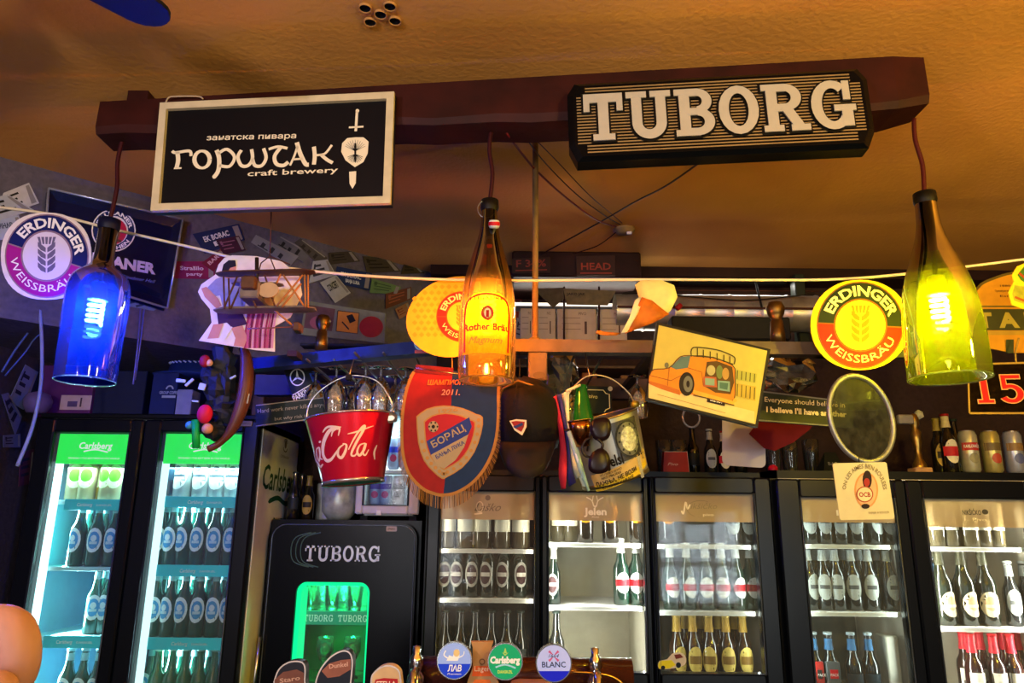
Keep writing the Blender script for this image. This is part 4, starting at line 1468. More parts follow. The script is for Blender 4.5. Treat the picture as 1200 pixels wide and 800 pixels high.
# green bottle
b0, b1 = W(684, 497, YS - .03), W(681, 452, YS - .02)
axb = (b1 - b0); hb = axb.length
Mb = Matrix.Translation(b0) @ axb.to_track_quat('Z', 'Y').to_matrix().to_4x4()
t = thing('beer_bottle', 'green glass bottle neck sticking out of the steel bucket', 'bottle', M=Mb)
gb = mat('145c1c', .12, var=.1, coat=.5)
mb = MB(); mb.lathe([(.0, -.06), (.030, -.055), (.031, -.02), (.029, .02), (.022, hb * .6), (.017, hb * .85), (.016, hb)], gb, 20); mb.lathe([(.018, hb - .012), (.018, hb), (.012, hb)], gb, 20); mb.build('glass', t)
mb = MB(); mb.poly([(.012, .006), (.03, .02), (.024, .045), (.006, .03)], 0, mat('c8c878', .6), lambda x, y, z: (x, -.031, y)); mb.build('label', t)
# copper cup
cM = Matrix.Translation(W(683, 523, YS - .12)) @ Matrix.Rotation(math.radians(-8), 4, 'Y') @ Matrix.Rotation(math.radians(6), 4, 'X')
t = thing('copper_cup', 'small copper cup hanging in front of the steel bucket at its left', 'cup', M=cM)
cop = mat('b0703a', .22, metal=1.0, var=.15)
mb = MB(); mb.lathe([(0, 0), (.020, 0), (.028, .045), (.031, .07), (.029, .07), (.019, .004)], cop, 24); mb.build('body', t)
mb = MB(); mb.tube([(.031 * math.cos(a), .031 * math.sin(a), .07) for a in [2 * PI * i / 28 for i in range(28)]], .0018, BRASS, 6, closed=True); mb.build('rim', t)
# sunglasses, hung vertically
def lens(pts, Y, m, nm, par, org):
    mb = MB(org)
    c = (sum(a for a, b in pts) / len(pts), sum(b for a, b in pts) / len(pts))
    n = len(pts); vs = [W(c[0], c[1], Y - .004)]
    for r in (.6, 1):
        vs += [W(c[0] + (a - c[0]) * r, c[1] + (b - c[1]) * r, Y - .004 * (1 - r * r)) for a, b in pts]
    fs = [(0, 1 + i, 1 + (i + 1) % n) for i in range(n)] + [(1 + i, 1 + n + i, 1 + n + (i + 1) % n, 1 + (i + 1) % n) for i in range(n)]
    mb.add(vs, fs, m, None, True)
    o = mb.build(nm, par); md = o.modifiers.new('t', 'SOLIDIFY'); md.thickness = .002
o_ = W(705, 520, YS - .17)
t = thing('sunglasses', 'dark brown sunglasses hooked sideways on the front of the steel bucket', 'sunglasses', o_)
sg = mat('1c1013', .3, var=.05)
lens(bez([(693, 492), (706, 489), (714, 492), (716, 502), (713, 513), (704, 517), (695, 513), (691, 502)], 3), YS - .16, sg, 'lens', t, o_)
lens(bez([(694, 530), (704, 525), (713, 532), (715, 545), (710, 553), (698, 555), (690, 550), (690, 538)], 3), YS - .17, sg, 'lens', t, o_)
mb = MB(o_); mb.tube([W(a, b, YS - .165) for a, b in bez([(700, 514), (706, 520), (705, 526)], 4)], .004, sg, 6); mb.build('bridge', t)
mb = MB(o_); mb.tube([W(a, b, YS - .16) for a, b in bez([(692, 536), (685, 533), (682, 525), (686, 516), (692, 513)], 5)], .0035, sg, 6); mb.tube([W(692, 505, YS - .16), W(688, 528, YS - .12)], .003, sg, 6); mb.build('temple', t)
# ribbons: red, blue, cream
t = thing('flag_ribbon', 'narrow red, blue and white ribbon hanging down beside the steel bucket', 'flag', W(660, 570, YS - .02))
o_ = W(660, 570, YS - .02)
for nm, h_, L0, R0 in (('red_strip', 'c82a3a', [(646, 466), (651, 485), (655, 505), (656, 530), (655, 555), (658, 573)], [(652, 463), (657, 485), (661, 505), (664, 530), (664, 555), (663, 572)]),
                       ('blue_strip', '34306c', [(652, 463), (657, 485), (661, 505), (664, 530), (664, 555), (667, 570)], [(658, 461), (662, 485), (665, 505), (668, 530), (671, 550), (675, 565)]),
                       ('white_strip', 'd8d4b0', [(658, 461), (662, 485), (665, 505), (668, 530), (671, 550), (675, 562)], [(667, 457), (667, 480), (668, 505), (672, 530), (677, 548), (681, 556)])):
    mb = MB(o_)
    l, r = bez(L0, 4), bez(R0, 4)
    vs = []
    for i, (a, b) in enumerate(zip(l, r)):
        d = .012 * math.sin(i * .7)
        vs += [W(a[0], a[1], YS - .04 + d), W(b[0], b[1], YS - .05 + d)]
    mb.add(vs, [(2 * i, 2 * i + 1, 2 * i + 3, 2 * i + 2) for i in range(len(l) - 1)], mat(h_, .7, var=.15), None, True)
    ob = mb.build(nm, t); md = ob.modifiers.new('t', 'SOLIDIFY'); md.thickness = .0015
mb = MB(o_); mb.tube([W(664, 458, YS - .05), W(680, 451, YS - .04)], .004, CREAM, 6); mb.build('stick', t)
mb = MB(); mb.tube([W(668, 505, YS - .12), W(681, 550, YS - .12), W(690, 575, YS - .12)], [.010, .008, .003], mat('9fc0ae', .3, var=.2), 8); mb.tube([W(668, 505, YS - .12), W(676, 535, YS - .125), W(683, 560, YS - .12)], .004, WHITE, 6)
solo(mb, 'drinking_straw', 'pale green pointed plastic strip hanging in front of the steel bucket', 'straw')

# ------------------------------------------------------------------ car picture
P = Panel([(770, 377.5), (903, 409), (888, 500.5), (757, 468)], Y=2.0)
s = P.thing('framed_picture', 'tilted dark edged picture of an orange loaded estate car on yellow paper', 'picture')
mb = MB(); P.board(mb, mat('1a1410', .5), .022); mb.build('frame', s)
mb = MB()
pq = [(772, 381), (899, 411), (885, 497), (760, 466)]
P.poly(mb, pq, .001, mat('bdb052', .55, var=.06))
org_, org2, dkb = mat('d8841c', .5, var=.1), mat('b8641c', .5, var=.1), mat('241c14', .6, var=0)
P.poly(mb, [(760, 449), (778, 452), (850, 474), (884, 482), (884, 496), (760, 466)], .0014, mat('d9c47c', .6, var=.1))
P.poly(mb, bez([(761, 440), (766, 433), (784, 431), (797, 418), (812, 417), (830, 418), (858, 428), (861, 442), (860, 468), (846, 468), (820, 463), (796, 461), (770, 452), (760, 447)], 2), .0018, org_)
P.poly(mb, [(760, 446), (778, 451), (796, 457), (797, 463), (775, 456), (761, 450)], .0021, org2)
P.line(mb, bez([(761, 440), (766, 433), (784, 431), (797, 418), (812, 417), (830, 418), (858, 428), (861, 442), (860, 468), (846, 468), (820, 463)], 3), 1.1, .0024, mat('5a3a14', .6, var=0))
P.line(mb, [(784, 431), (782, 452)], .8, .0024, mat('8a5418', .6, var=0)); P.line(mb, [(762, 440), (786, 446), (798, 440)], .8, .0024, mat('8a5418', .6, var=0)); P.line(mb, [(806, 431), (822, 436), (824, 452)], .8, .0024, mat('8a5418', .6, var=0))
P.line(mb, [(812, 463), (830, 467), (860, 475)], 1.2, .0033, mat('5a3a14', .6, var=0)); P.line(mb, [(770, 462), (800, 470), (850, 484)], .7, .0024, mat('a89050', .6, var=0))
P.poly(mb, [(786, 430), (798, 418), (809, 417), (806, 431), (792, 433)], .0022, mat('54706c', .5)); P.disc(mb, 781, 428, 2.6, 3.4, .0023, mat('6a6a4c', .5), 10)
P.poly(mb, [(828, 424), (840, 423), (858, 430), (860, 448), (856, 462), (838, 460), (824, 452)], .0022, mat('584018', .6))
P.disc(mb, 833, 434, 5, 6, .0025, mat('b0a870', .5)); P.disc(mb, 843, 436, 4, 8, .0026, mat('6a7a3c', .5)); P.disc(mb, 850, 438, 4, 7, .0027, mat('b08840', .5))
P.poly(mb, [(824, 441), (839, 442), (840, 454), (824, 453)], .0028, mat('a85a34', .6)); P.poly(mb, [(826, 443), (837, 444), (837, 452), (826, 451)], .003, mat('7f9c84', .6))
P.poly(mb, [(841, 446), (855, 447), (855, 459), (841, 457)], .0028, mat('7a9c88', .6)); P.poly(mb, [(843, 448), (853, 449), (852, 457), (843, 455)], .003, mat('4a6c5c', .6))
P.disc(mb, 804.5, 450, 9, 14, .0024, dkb); P.disc(mb, 806, 450, 5.5, 9.5, .0026, mat('6a6a5c', .5)); P.disc(mb, 806, 450, 2, 4, .0028, dkb)
P.line(mb, [(812, 459), (830, 464), (858, 472), (862, 468)], 4.6, .0032, mat('e0a838', .5))
P.poly(mb, [(829, 464), (850, 469), (849, 476), (828, 471)], .0027, dkb); P.txt(mb, 'DEL BOY', (832, 469.5), (846.5, 473), 3.6, .0031, WHITE, .02)
rk_ = mat('4a4418', .6, var=0)
P.line(mb, bez([(810, 418), (810, 410), (816, 407), (840, 410), (856, 416), (861, 420), (860, 427)], 4), 1.5, .0026, rk_); P.line(mb, [(811, 417), (836, 419), (859, 427)], 1.5, .0026, rk_)
for x in (817, 824, 832, 840, 848, 855):
    P.line(mb, [(x, 408 + (x - 817) * .25), (x, 418 + (x - 817) * .2)], 1.4, .0026, rk_)
P.poly(mb, [(862, 433), (887, 438), (885, 449), (862, 445)], .0022, mat('a8a848', .6)); P.poly(mb, [(862, 449), (886, 453), (885, 470), (861, 464)], .0022, mat('b8a03a', .6))
for i in range(5):
    P.line(mb, [(864 + i * 5, 450 + i), (863.5 + i * 5, 464 + i)], 1, .0026, rk_); P.line(mb, [(864 + i * 5, 434 + i), (863.5 + i * 5, 444 + i)], 1, .0026, rk_)
mb.build('print', s)
mb = MB()
for px, py in ((800, 384), (880, 403)):
    a = P.L(px, py); c = P.I @ Vector((W(px, py, RY).x, RY, RZ0))
    mb.tube([(a[0], a[1], -.022), tuple(c)], .0012, INK, 5)
mb.build('string', s)

# ------------------------------------------------------------------ round mirror
P = Panel([(970, 437), (1048, 437), (1048, 543), (970, 543)], Y=2.0)
s = P.thing('round_mirror', 'oval hanging glass plate in a grey metal ring above the cream card', 'mirror')
mb = MB()
mrg = glass('smoky_glass', '8a8c78', 1.6, haze=.10, hcol='8a8878')
c = P.L(1009, 490); rx, ry_ = P.w / 2, P.h / 2
rot = Matrix.Translation((c[0], c[1], 0)) @ Matrix.Rotation(math.radians(8), 4, 'Z')
mb.disc(0, 0, rx * .92, ry_ * .95, 0, mrg, rot, 40); mb.build('glass', s)
mb = MB(); mb.tube([(rx * .93 * math.cos(a), ry_ * .95 * math.sin(a), 0) for a in [2 * PI * i / 48 for i in range(48)]], .0075, mat('8c8c84', .35, metal=.6), 8, rot, closed=True); mb.build('ring', s)
mb = MB(); b = P.I @ Vector((W(1000, 430, RY).x, RY + .02, RZ0)); mb.tube([(c[0] - .01, c[1] + ry_ * .93, 0), tuple(b)], .0014, INK, 5); mb.build('string', s)
mb = MB(); mb.box(W(955, 400, RY).x, W(1075, 400, RY).x, RY, RY + .03, RZ0, RZ0 + .025, mat('3a3c30', .6)); solo(mb, 'rail', 'short dark rail above the oval mirror behind the yellow edged mat', 'rail')

# cream card under it
P = Panel([(979, 543), (1042, 541), (1045.5, 608), (981, 609)], Y=1.98)
s = P.thing('hanging_card', 'cream printed card with a cartoon roll emblem hanging under the oval mirror', 'card')
mb = MB(); mb.poly(rrect(-P.w / 2, P.w / 2, -P.h / 2, P.h / 2, .006), -.003, mat('cfc69c', .55, var=.06), None, .003); mb.build('board', s)
mb = MB()
P.disc(mb, 1015, 574, 14, 21, .0006, mat('d29458', .6)); P.disc(mb, 1015, 574, 12, 19, .0009, mat('dfb080', .6))
P.disc(mb, 1016, 562, 5.5, 11, .0012, mat('2a1a18', .6), 16); P.disc(mb, 1015.5, 565, 3.5, 5, .0015, mat('a03028', .6), 12)
P.disc(mb, 1013, 579, 10, 9.5, .0018, mat('a04a30', .6)); P.disc(mb, 1013, 579, 8.6, 8.2, .002, mat('e0cfa0', .6)); P.txt(mb, 'OCB', (1006.5, 582), (1020, 582), 5.5, .0023, mat('9c3a2a', .6, var=0), .03)
P.disc(mb, 1014, 593, 5, 3, .0016, mat('2a1a18', .6), 10)
f = lambda x, y, z: (*P.L(1013 + x, 576 - y), z)
mb.arctext('ON LES AIMES BIEN ROULEES', 0, 0, 22, 170, 4.4, .001, mat('7a6a44', .6, var=0), f, .01, ry=1.25)
P.txt(mb, 'PAPIER A ROULER', (1018, 602), (1042, 601), 2.4, .001, mat('7a6a44', .6, var=0))
mb.build('print', s)
mb = MB(); mb.tube([(0, P.h / 2, -.001), (0, P.h / 2 + .02, .0)], .0014, INK, 5); mb.build('string', s)

# ------------------------------------------------------------------ slanted sentence signs
P = Panel([(886, 457), (1000, 470.6), (1000, 501.7), (884, 493)], Y=2.3)
s = P.thing('quote_sign', 'dark wooden sign with cream lettering between the car picture and the oval mirror', 'sign')
mb = MB(); P.board(mb, mat('1b221c', .5, var=.1), .01); mb.build('board', s)
mb = MB(); P.txt(mb, 'Everyone should believe in', (896, 470.5), (990, 477.5), 6.2, .001, CREAM); P.txt(mb, "I believe I'll have another", (898, 482.5), (992, 488.5), 6.6, .001, CREAM, .035); mb.build('lettering', s)
mb = MB(); P.line(mb, [(885, 492), (978, 499)], 1.6, .002, GREY); P.line(mb, [(887, 458), (978, 469)], 1.6, .002, GREY); mb.build('edge', s)
P = Panel([(299, 474), (397, 463), (396, 488), (300, 500)], Y=2.42)
s = P.thing('quote_sign', 'dark green sign with faint grey lettering above the white side of the tall cooler', 'sign')
mb = MB(); P.board(mb, mat('17242c', .5, var=.1), .01); mb.build('board', s)
mb = MB(); gt = mat('8c8e96', .6, var=0)
P.txt(mb, 'Hard work never killed anyone,', (302, 484), (389, 475), 5.2, .001, gt); P.txt(mb, 'but why risk it?', (322, 492.5), (362, 488.5), 4.2, .001, gt)
P.line(mb, [(300, 499), (396, 487)], 1, .001, gt); P.line(mb, [(300, 475), (396, 464)], 1, .001, gt); mb.build('lettering', s)
P = Panel([(333, 434), (358, 421), (373, 459), (345, 472)], Y=2.5)
s = P.thing('parking_sign', 'small tilted dark sign with a three-pointed star emblem and the word parking', 'sign')
mb = MB(); P.board(mb, mat('10131c', .45), .006); mb.build('board', s)
mb = MB()
cx, cy = 348.5, 442
f2 = lambda r: [(cx + r * math.cos(a), cy + r * 1.15 * math.sin(a)) for a in [2 * PI * i / 28 for i in range(29)]]
P.line(mb, f2(8.2), 1.3, .001, WHITE)
for i in range(3):
    a = math.radians(-95 + i * 120)
    P.line(mb, [(cx, cy), (cx + 7.6 * math.cos(a), cy + 8.8 * math.sin(a))], [3, .4], .001, WHITE)
P.line(mb, [(343, 463), (367, 449)], 1.2, .001, WHITE); P.txt(mb, 'PARKING', (345, 470), (367, 458), 6.5, .001, WHITE, .03)
P.line(mb, [(357, 422), (372, 459)], 1.4, .001, mat('3050b0', .5))
mb.build('print', s)

# "15" sign and arched sign at the right edge
P = Panel([(1134, 427), (1235, 424), (1235, 484), (1136, 484)], Y=2.3)
s = P.thing('number_sign', 'framed dark glass sign with large red outlined number at the right edge', 'sign')
mb = MB(); P.board(mb, glass('dark_sign_glass', '5a4220', .6, haze=.35, hcol='2a1c0c'), .006); mb.build('pane', s)
mb = MB()
for a, b in (((1134, 427), (1235, 424)), ((1235, 424), (1235, 484)), ((1235, 484), (1136, 484)), ((1136, 484), (1134, 427))):
    P.line(mb, [a, b], 2.2, .001, mat('a8843c', .5))
mb.build('frame', s)
mb = MB()
a = P.L(1146, 472); b = P.L(1166, 472)
k = P.k
slab(mb, '1', a[0], a[1], 20 * k, 33 * k, .0012, mat('d8a070', .5, var=0), None, 1.2 * k); slab(mb, '1', a[0], a[1], 20 * k, 33 * k, .0022, RED)
a = P.L(1173, 472)
slab(mb, '50', a[0], a[1], 60 * k, 33 * k, .0012, mat('d8a070', .5, var=0), None, 1.2 * k) if '0' in SLAB else slab(mb, '5', a[0], a[1], 30 * k, 33 * k, .0012, mat('d8a070', .5, var=0), None, 1.2 * k)
slab(mb, '5', a[0], a[1], 30 * k, 33 * k, .0022, RED)
mb.build('lettering', s)
P = Panel([(1140, 318), (1260, 318), (1260, 412), (1140, 412)], Y=2.35)
s = P.thing('arched_sign', 'round-topped orange sign with a dark band and large pale capitals at the right edge', 'sign')
mb = MB()
arch = bez([(1140, 345), (1150, 333), (1165, 326), (1185, 320), (1210, 318), (1250, 322), (1262, 330)], 4)
og1 = mat('c98a1c', .55, var=.1)
P.poly(mb, arch + [(1262, 404), (1240, 414), (1185, 413), (1160, 408), (1142, 398)], -.006, og1, .006)
mb.build('board', s)
mb = MB()
P.poly(mb, [(1140, 362), (1262, 362), (1262, 387), (1140, 387)], .0008, mat('3c3c1a', .55)); P.line(mb, [(1140, 359), (1262, 359)], 2, .0008, mat('6a5a20', .5)); P.line(mb, [(1140, 390), (1262, 390)], 5, .0008, mat('b08a2c', .5))
lt_ = mat('a8963c', .55, var=0)
mb2 = mb
for st, x, w_ in (('T', 1147, 17), ('A', 1171, 24), ('N', 1202, 20)):
    P.txt(mb, st, (x, 383), (x + w_, 383), 17.5, .0012, lt_, .05)
P.line(mb, arch, 3, .001, mat('5a4a18', .5))
for i, st in enumerate(('1880', 'Премијум пиво', 'Est.')):
    P.txt(mb, st, (1172 - (i == 1) * 6, 336 + i * 6), (1184 + (i == 1) * 2, 336 + i * 6), 2.6, .001, INK)
mb.build('print', s)
mb = MB()
P.poly(mb, [(1178, 398), (1187, 398), (1187, 414), (1178, 414)], .004, mat('3a4020', .5)); mb.build('clip', s)
# string lights? no: small hanging wire under it
wire([(1194, 396), (1190, 412), (1191, 427)], 2.31, .003, mat('a8843c', .5), 'hanger', 'short brass hanger above the number sign', 'hanger')
# ------------------------------------------------------------------ bottles
def prof(h, rb_, rn, sh0, sh1):
    """body radius, neck radius, shoulder start/end as fractions of height"""
    return [(0, 0), (rb_ * .9, 0), (rb_, .006), (rb_, h * sh0), (rb_ * .93, h * (sh0 + (sh1 - sh0) * .25)), (rb_ * .6, h * (sh0 + (sh1 - sh0) * .6)),
            (rn * 1.15, h * sh1), (rn, h * .93), (rn, h * .955)]


def patch(mb, r, zc, hw, hh, m, shape='oval', n=16):
    """label bent on the front of a cylinder"""
    vs, fs = [], []
    if shape == 'oval':
        vs.append((0, -r, zc))
        for k in (.5, 1):
            for i in range(n):
                a = 2 * PI * i / n
                x = hw * k * math.cos(a)
                t = max(-1.5, min(1.5, x / r))
                vs.append((r * math.sin(t), -r * math.cos(t), zc + hh * k * math.sin(a)))
        fs = [(0, 1 + i, 1 + (i + 1) % n) for i in range(n)] + [(1 + i, 1 + n + i, 1 + n + (i + 1) % n, 1 + (i + 1) % n) for i in range(n)]
    else:
        k = 6
        for j in (0, 1):
            for i in range(k + 1):
                t = (-1 + 2 * i / k) * hw / r
                vs.append((r * math.sin(t), -r * math.cos(t), zc + (j * 2 - 1) * hh))
        fs = [(i, i + 1, k + 2 + i, k + 1 + i) for i in range(k)]
    mb.add(vs, fs, m, None, True)


KINDS = {}


def gm_(h):
    return mat(h, .12, var=.08, coat=.5, spec=.6)


def kind(key, h, r, rn, s0, s1, gcol, capc, labels, neck=None, can=False, text=None):
    KINDS[key] = dict(h=h, r=r, rn=rn, s0=s0, s1=s1, g=gcol, cap=capc, labels=labels, neck=neck, can=can, text=text, src=None)


kind('lager_blue', .245, .031, .0125, .52, .78, '0c4a3c', 'b8dcdc', [('oval', .40, .98, .19, 'e4fbf6'), ('oval', .40, .70, .135, '3f9fd0'), ('oval', .43, .35, .05, 'd8f4f4'), ('band', .36, .45, .02, 'bfe8f0')], ('9fd0d4', .82, .93))
kind('lager_green', .245, .031, .0125, .52, .78, '0c5a38', 'c8f0d8', [('band', .30, 1.2, .14, '12a060'), ('band', .33, .9, .03, 'c8f4d8')], None)
kind('cider_clear', .235, .034, .014, .56, .80, 'b4a878', 'b0a060', [('oval', .40, .98, .20, 'dff0b8'), ('oval', .42, .72, .11, '58b024')], ('8a7a40', .80, .9))
kind('cider_orange', .235, .031, .014, .56, .80, 'c89a18', 'b0a060', [('oval', .40, .98, .18, 'f0e0a0')], None)
kind('tall_white', .235, .038, .016, .58, .82, '9aa4a0', 'e4e6e2', [('oval', .40, 1.1, .26, 'e4e6de'), ('band', .38, .8, .02, '54606a'), ('oval', .50, .35, .05, '5a6a78')], ('b8beb8', .80, .93))
kind('soda_dark', .22, .028, .013, .55, .8, '0c2430', '1c3c4c', [('band', .40, 1.1, .1, '17384a')], None)
kind('stella', .245, .031, .0125, .50, .76, '0c2a20', 'd8dcd8', [('oval', .33, .95, .155, 'dfe0da'), ('band', .33, 1.05, .05, 'a81c28')], ('ccccc6', .77, .95))
kind('dark_oval', .245, .031, .0125, .50, .76, '0c1c18', 'c8c8c4', [('oval', .34, .9, .19, 'a8a8a2'), ('oval', .34, .68, .145, '3c2226'), ('band', .34, .6, .03, 'c0bcb4')], ('b9b4ac', .78, .95))
kind('yellow_lab', .235, .031, .013, .50, .76, '2a1408', 'b89a50', [('oval', .33, .98, .20, 'cdb35a'), ('band', .33, .75, .06, '7a5a20')], ('b08c3c', .74, .95))
kind('big_cream', .285, .038, .014, .50, .76, '10170f', '2a4a28', [('oval', .27, 1.05, .16, 'd8c8a4'), ('oval', .28, .6, .09, 'c09870'), ('band', .25, .8, .018, 'd8c8a4')], ('3a3a2c', .76, .93))
kind('red_foil', .245, .032, .0135, .50, .74, '240c0c', 'b01c24', [('band', .28, 1.1, .17, 'd4cec0'), ('band', .25, .8, .03, '6a5a50')], ('b01c2c', .72, .95))
kind('mono', .235, .031, .0125, .50, .76, '14181a', 'aeb2b0', [('oval', .36, .95, .20, '9ea19e'), ('band', .36, .6, .03, '4a4c4c')], ('9a9e9c', .76, .93))
kind('blue_neck', .245, .031, .0125, .50, .76, '0e1416', 'b0c0cc', [('band', .30, 1.1, .12, '22303a')], ('3a6ea0', .74, .90))
kind('orange_can', .22, .034, .014, .60, .82, '1a1208', 'c0901c', [('oval', .55, 1.1, .20, 'd68a10'), ('band', .55, .5, .12, '8a4a10')], None)
kind('white_wheat', .225, .036, .014, .52, .8, '48402c', 'd8d0b8', [('band', .5, 1.2, .22, 'e4dcc4'), ('band', .5, .7, .02, '8a8474')], None)
kind('plain_dark', .245, .031, .0125, .50, .76, '0a0d0b', '26302c', [('band', .33, 1.1, .12, '181e1c')], None)
kind('red_oval', .225, .030, .0125, .50, .76, '12100c', '9c1c1c', [('oval', .36, .95, .2, 'd8cfb8'), ('band', .36, 1.15, .08, 'b8222a')], ('c8b88c', .76, .95))
kind('gold_lab', .225, .030, .0125, .50, .76, '14120a', '8a7a30', [('oval', .33, 1.0, .22, 'a08434'), ('band', .33, .8, .06, '241c0c')], ('8a7430', .76, .95))


def make_can(K):
    pass


def bottle(key, loc, label, group=None, sc=1.0, rz=0.0):
    K = KINDS[key]
    if K['src'] is None:
        t = thing('beer_bottle', label, 'bottle', loc, group=group)
        pr = prof(K['h'], K['r'], K['rn'], K['s0'], K['s1'])
        mb = MB(); mb.lathe(pr, gm_(K['g']), 14); mb.build('glass', t)
        h = K['h']
        mb = MB(); mb.lathe([(K['rn'] * 1.05, h * .95), (K['rn'] * 1.3, h * .955), (K['rn'] * 1.25, h * .99), (0, h)], mat(K['cap'], .35, metal=.3, var=.05), 12); mb.build('cap', t)
        for q, L_ in enumerate(K['labels']):
            mb = MB(); patch(mb, K['r'] + .0006 * (q + 1), L_[1] * h, min(L_[2], 1.4) * K['r'], L_[3] * h, mat(L_[4], .55, var=.05, scale=150), L_[0]); mb.build('label', t)
        if K['neck']:
            c, a, b = K['neck']
            mb = MB(); mb.lathe([(K['rn'] * (1.35 if a < .8 else 1.15), h * a), (K['rn'] * 1.12, h * (a + b) / 2), (K['rn'] * 1.1, h * b)], mat(c, .4, var=.1, scale=100), 12); mb.build('neck_label', t)
        K['src'] = t
    else:
        t = dup(K['src'], loc, label, group)
        if not group and 'group' in t:
            del t['group']
    t.scale = (sc, sc, sc)
    t.rotation_euler = (0, 0, rz)
    return t


def shelf_row(key, Y, zb, pxs, py, what, where, group=None, sc=1.0, jitter=.01):
    """pxs: picture columns at height py; bottles stand on height zb"""
    n = len(pxs)
    for i, px in enumerate(pxs):
        y = Y + random.uniform(0, jitter)
        x = W(px, py, y).x
        if n == 1:
            l = '%s, %s' % (what, where)
        else:
            l = '%s %s, %s' % (['leftmost', 'second', 'third', 'fourth', 'fifth', 'sixth', 'seventh', 'eighth'][i] + (' from left' if i else ''), what, where)
        bottle(key, (x, y, zb), l, group, sc, random.uniform(-.35, .35))


def back_row(key, Y, zb, x0, x1, n, label, group, sc=1.0):
    for i in range(n):
        bottle(key, (x0 + (x1 - x0) * (i + .5) / n + random.uniform(-.006, .006), Y + random.uniform(-.008, .008), zb), label, group, sc, random.uniform(-.4, .4))


# ------------------------------------------------------------------ cooler carcass
DOORGLASS = glass('door_glass', 'eef3f2', 1.0, haze=.03, hcol='dfe6e6')
FOGGLASS = glass('misted_door_glass', 'c4cac6', 1.3, haze=.20, hcol='b8bcb4')


def cooler(name, label, x0, x1, z0, z1, Y, D, body, liner, doors, shelves, fog=DOORGLASS, frame=None, gd=.02, shelfm=None):
    """doors: (outer x0,x1,z0,z1, glass x0,x1,z0,z1). shelves: per door list of z"""
    frame = frame or mat('06090f', .3, var=.05, spec=.25)
    org = ((x0 + x1) / 2, Y + D / 2, z0)
    t = thing(name, label, 'cooler', org)
    yb = Y + D
    th = .03
    yi = Y + .03
    mb = MB(org)
    mb.box(x0, x0 + th, yi, yb, z0, z1, body); mb.box(x1 - th, x1, yi, yb, z0, z1, body)
    mb.box(x0, x1, yi, yb, z1 - th, z1, body); mb.box(x0, x1, yi, yb, z0, z0 + th, body); mb.box(x0, x1, yb - .02, yb, z0, z1, body)
    mb.build('cabinet', t)
    mb = MB(org)
    e = .002
    for a, b in ((x0 + th, x0 + th + e), (x1 - th - e, x1 - th)):
        mb.box(a, b, yi, yb - .02, z0 + th, z1 - th, liner)
    mb.box(x0 + th, x1 - th, yb - .02 - e, yb - .02, z0 + th, z1 - th, liner); mb.box(x0 + th, x1 - th, yi, yb - .02, z1 - th - e, z1 - th, liner); mb.box(x0 + th, x1 - th, yi, yb - .02, z0 + th, z0 + th + e, liner)
    mb.build('liner', t)
    for i in range(len(doors) - 1):
        xm = (doors[i][1] + doors[i + 1][0]) / 2
        mb = MB(org); mb.box(xm - .012, xm + .012, yi, yb - .022, z0 + th, z1 - th, liner); mb.build('partition', t)
    sm = shelfm or mat('d8d8d2', .4, var=.05)
    bounds = [x0 + th] + [(doors[i][1] + doors[i + 1][0]) / 2 for i in range(len(doors) - 1)] + [x1 - th]
    for i, zs in enumerate(shelves):
        for z in zs:
            a, b = bounds[i] + .014, bounds[i + 1] - .014
            mb = MB(org); mb.box(a, b, yi + .03, yb - .03, z - .006, z - .0004, sm); mb.bbox(a, b, yi + .022, yi + .032, z - .016, z - .0004, sm, .002); mb.build('shelf', t)
    for (a, b, c, d, ga, gb, gc, gdz) in doors:
        mb = MB(org)
        mb.bbox(a, ga, Y - gd, yi - .002, c, d, frame, .006); mb.bbox(gb, b, Y - gd, yi - .002, c, d, frame, .006)
        mb.bbox(ga, gb, Y - gd, yi - .002, gdz, d, frame, .005); mb.bbox(ga, gb, Y - gd, yi - .002, c, gc, frame, .005)
        o = mb.build('door', t)
        mb = MB(org); mb.box(ga, gb, Y, Y + .004, gc, gdz, fog); mb.build('glass_pane', o)
        mb = MB(org)
        r = .004
        mb.tube([(ga, Y - gd - .001, gc), (ga, Y - gd - .001, gdz), (gb, Y - gd - .001, gdz), (gb, Y - gd - .001, gc)], r, mat('3a4048', .3, metal=.5), 6, closed=True); mb.build('gasket', o)
    return t, org


def X(px, py, Y):
    return W(px, py, Y).x


def Z(py, Y, px=600):
    return W(px, py, Y).z


Y0_ = [2.85]


def light_in(x0, x1, z, Y, col, p):
    # vertical strips hidden behind the door frame, one each side
    for xx, a in ((x0 + .004, -PI / 2), (x1 - .004, PI / 2)):
        area('cooler_light', (xx, Y0_[0] + .045, z - .33), (0, a, 0), .60, .012, col, p / 2)
    area('cooler_light', ((x0 + x1) / 2, Y, z), (0, 0, 0), (x1 - x0) * .9, .05, col, p * .08)


# ---- A: tall two-door cooler at the left, cyan light
YA = 2.9
ax0, ax1 = X(30, 600, YA), X(297, 600, YA)
za0, za1 = .12, Z(491, YA, 170)
def door(l, r, gl, gr, py, zt, zb, Y, zo0, zo1, px=None):
    return (X(l, py, Y), X(r, py, Y), zo0, zo1, X(gl, py, Y), X(gr, py, Y), zb, zt)
dA = [door(31, 157, 51, 143, 600, Z(507, YA, 105), .25, YA, za0 + .02, za1 - .004),
      door(159, 296, 179, 278, 600, Z(507, YA, 235), .25, YA, za0 + .02, za1 - .004)]
shA0 = [Z(586, YA + .05, 105), Z(664, YA + .05, 100), Z(746, YA + .05, 90), Z(846, YA + .05, 80)]
shA1 = [Z(583, YA + .05, 230), Z(663, YA + .05, 222), Z(748, YA + .05, 215), Z(846, YA + .05, 210)]
bodyA = mat('e8f0f6', .35, var=.05)
linA = mat('8fc0d8', .5, var=.04)
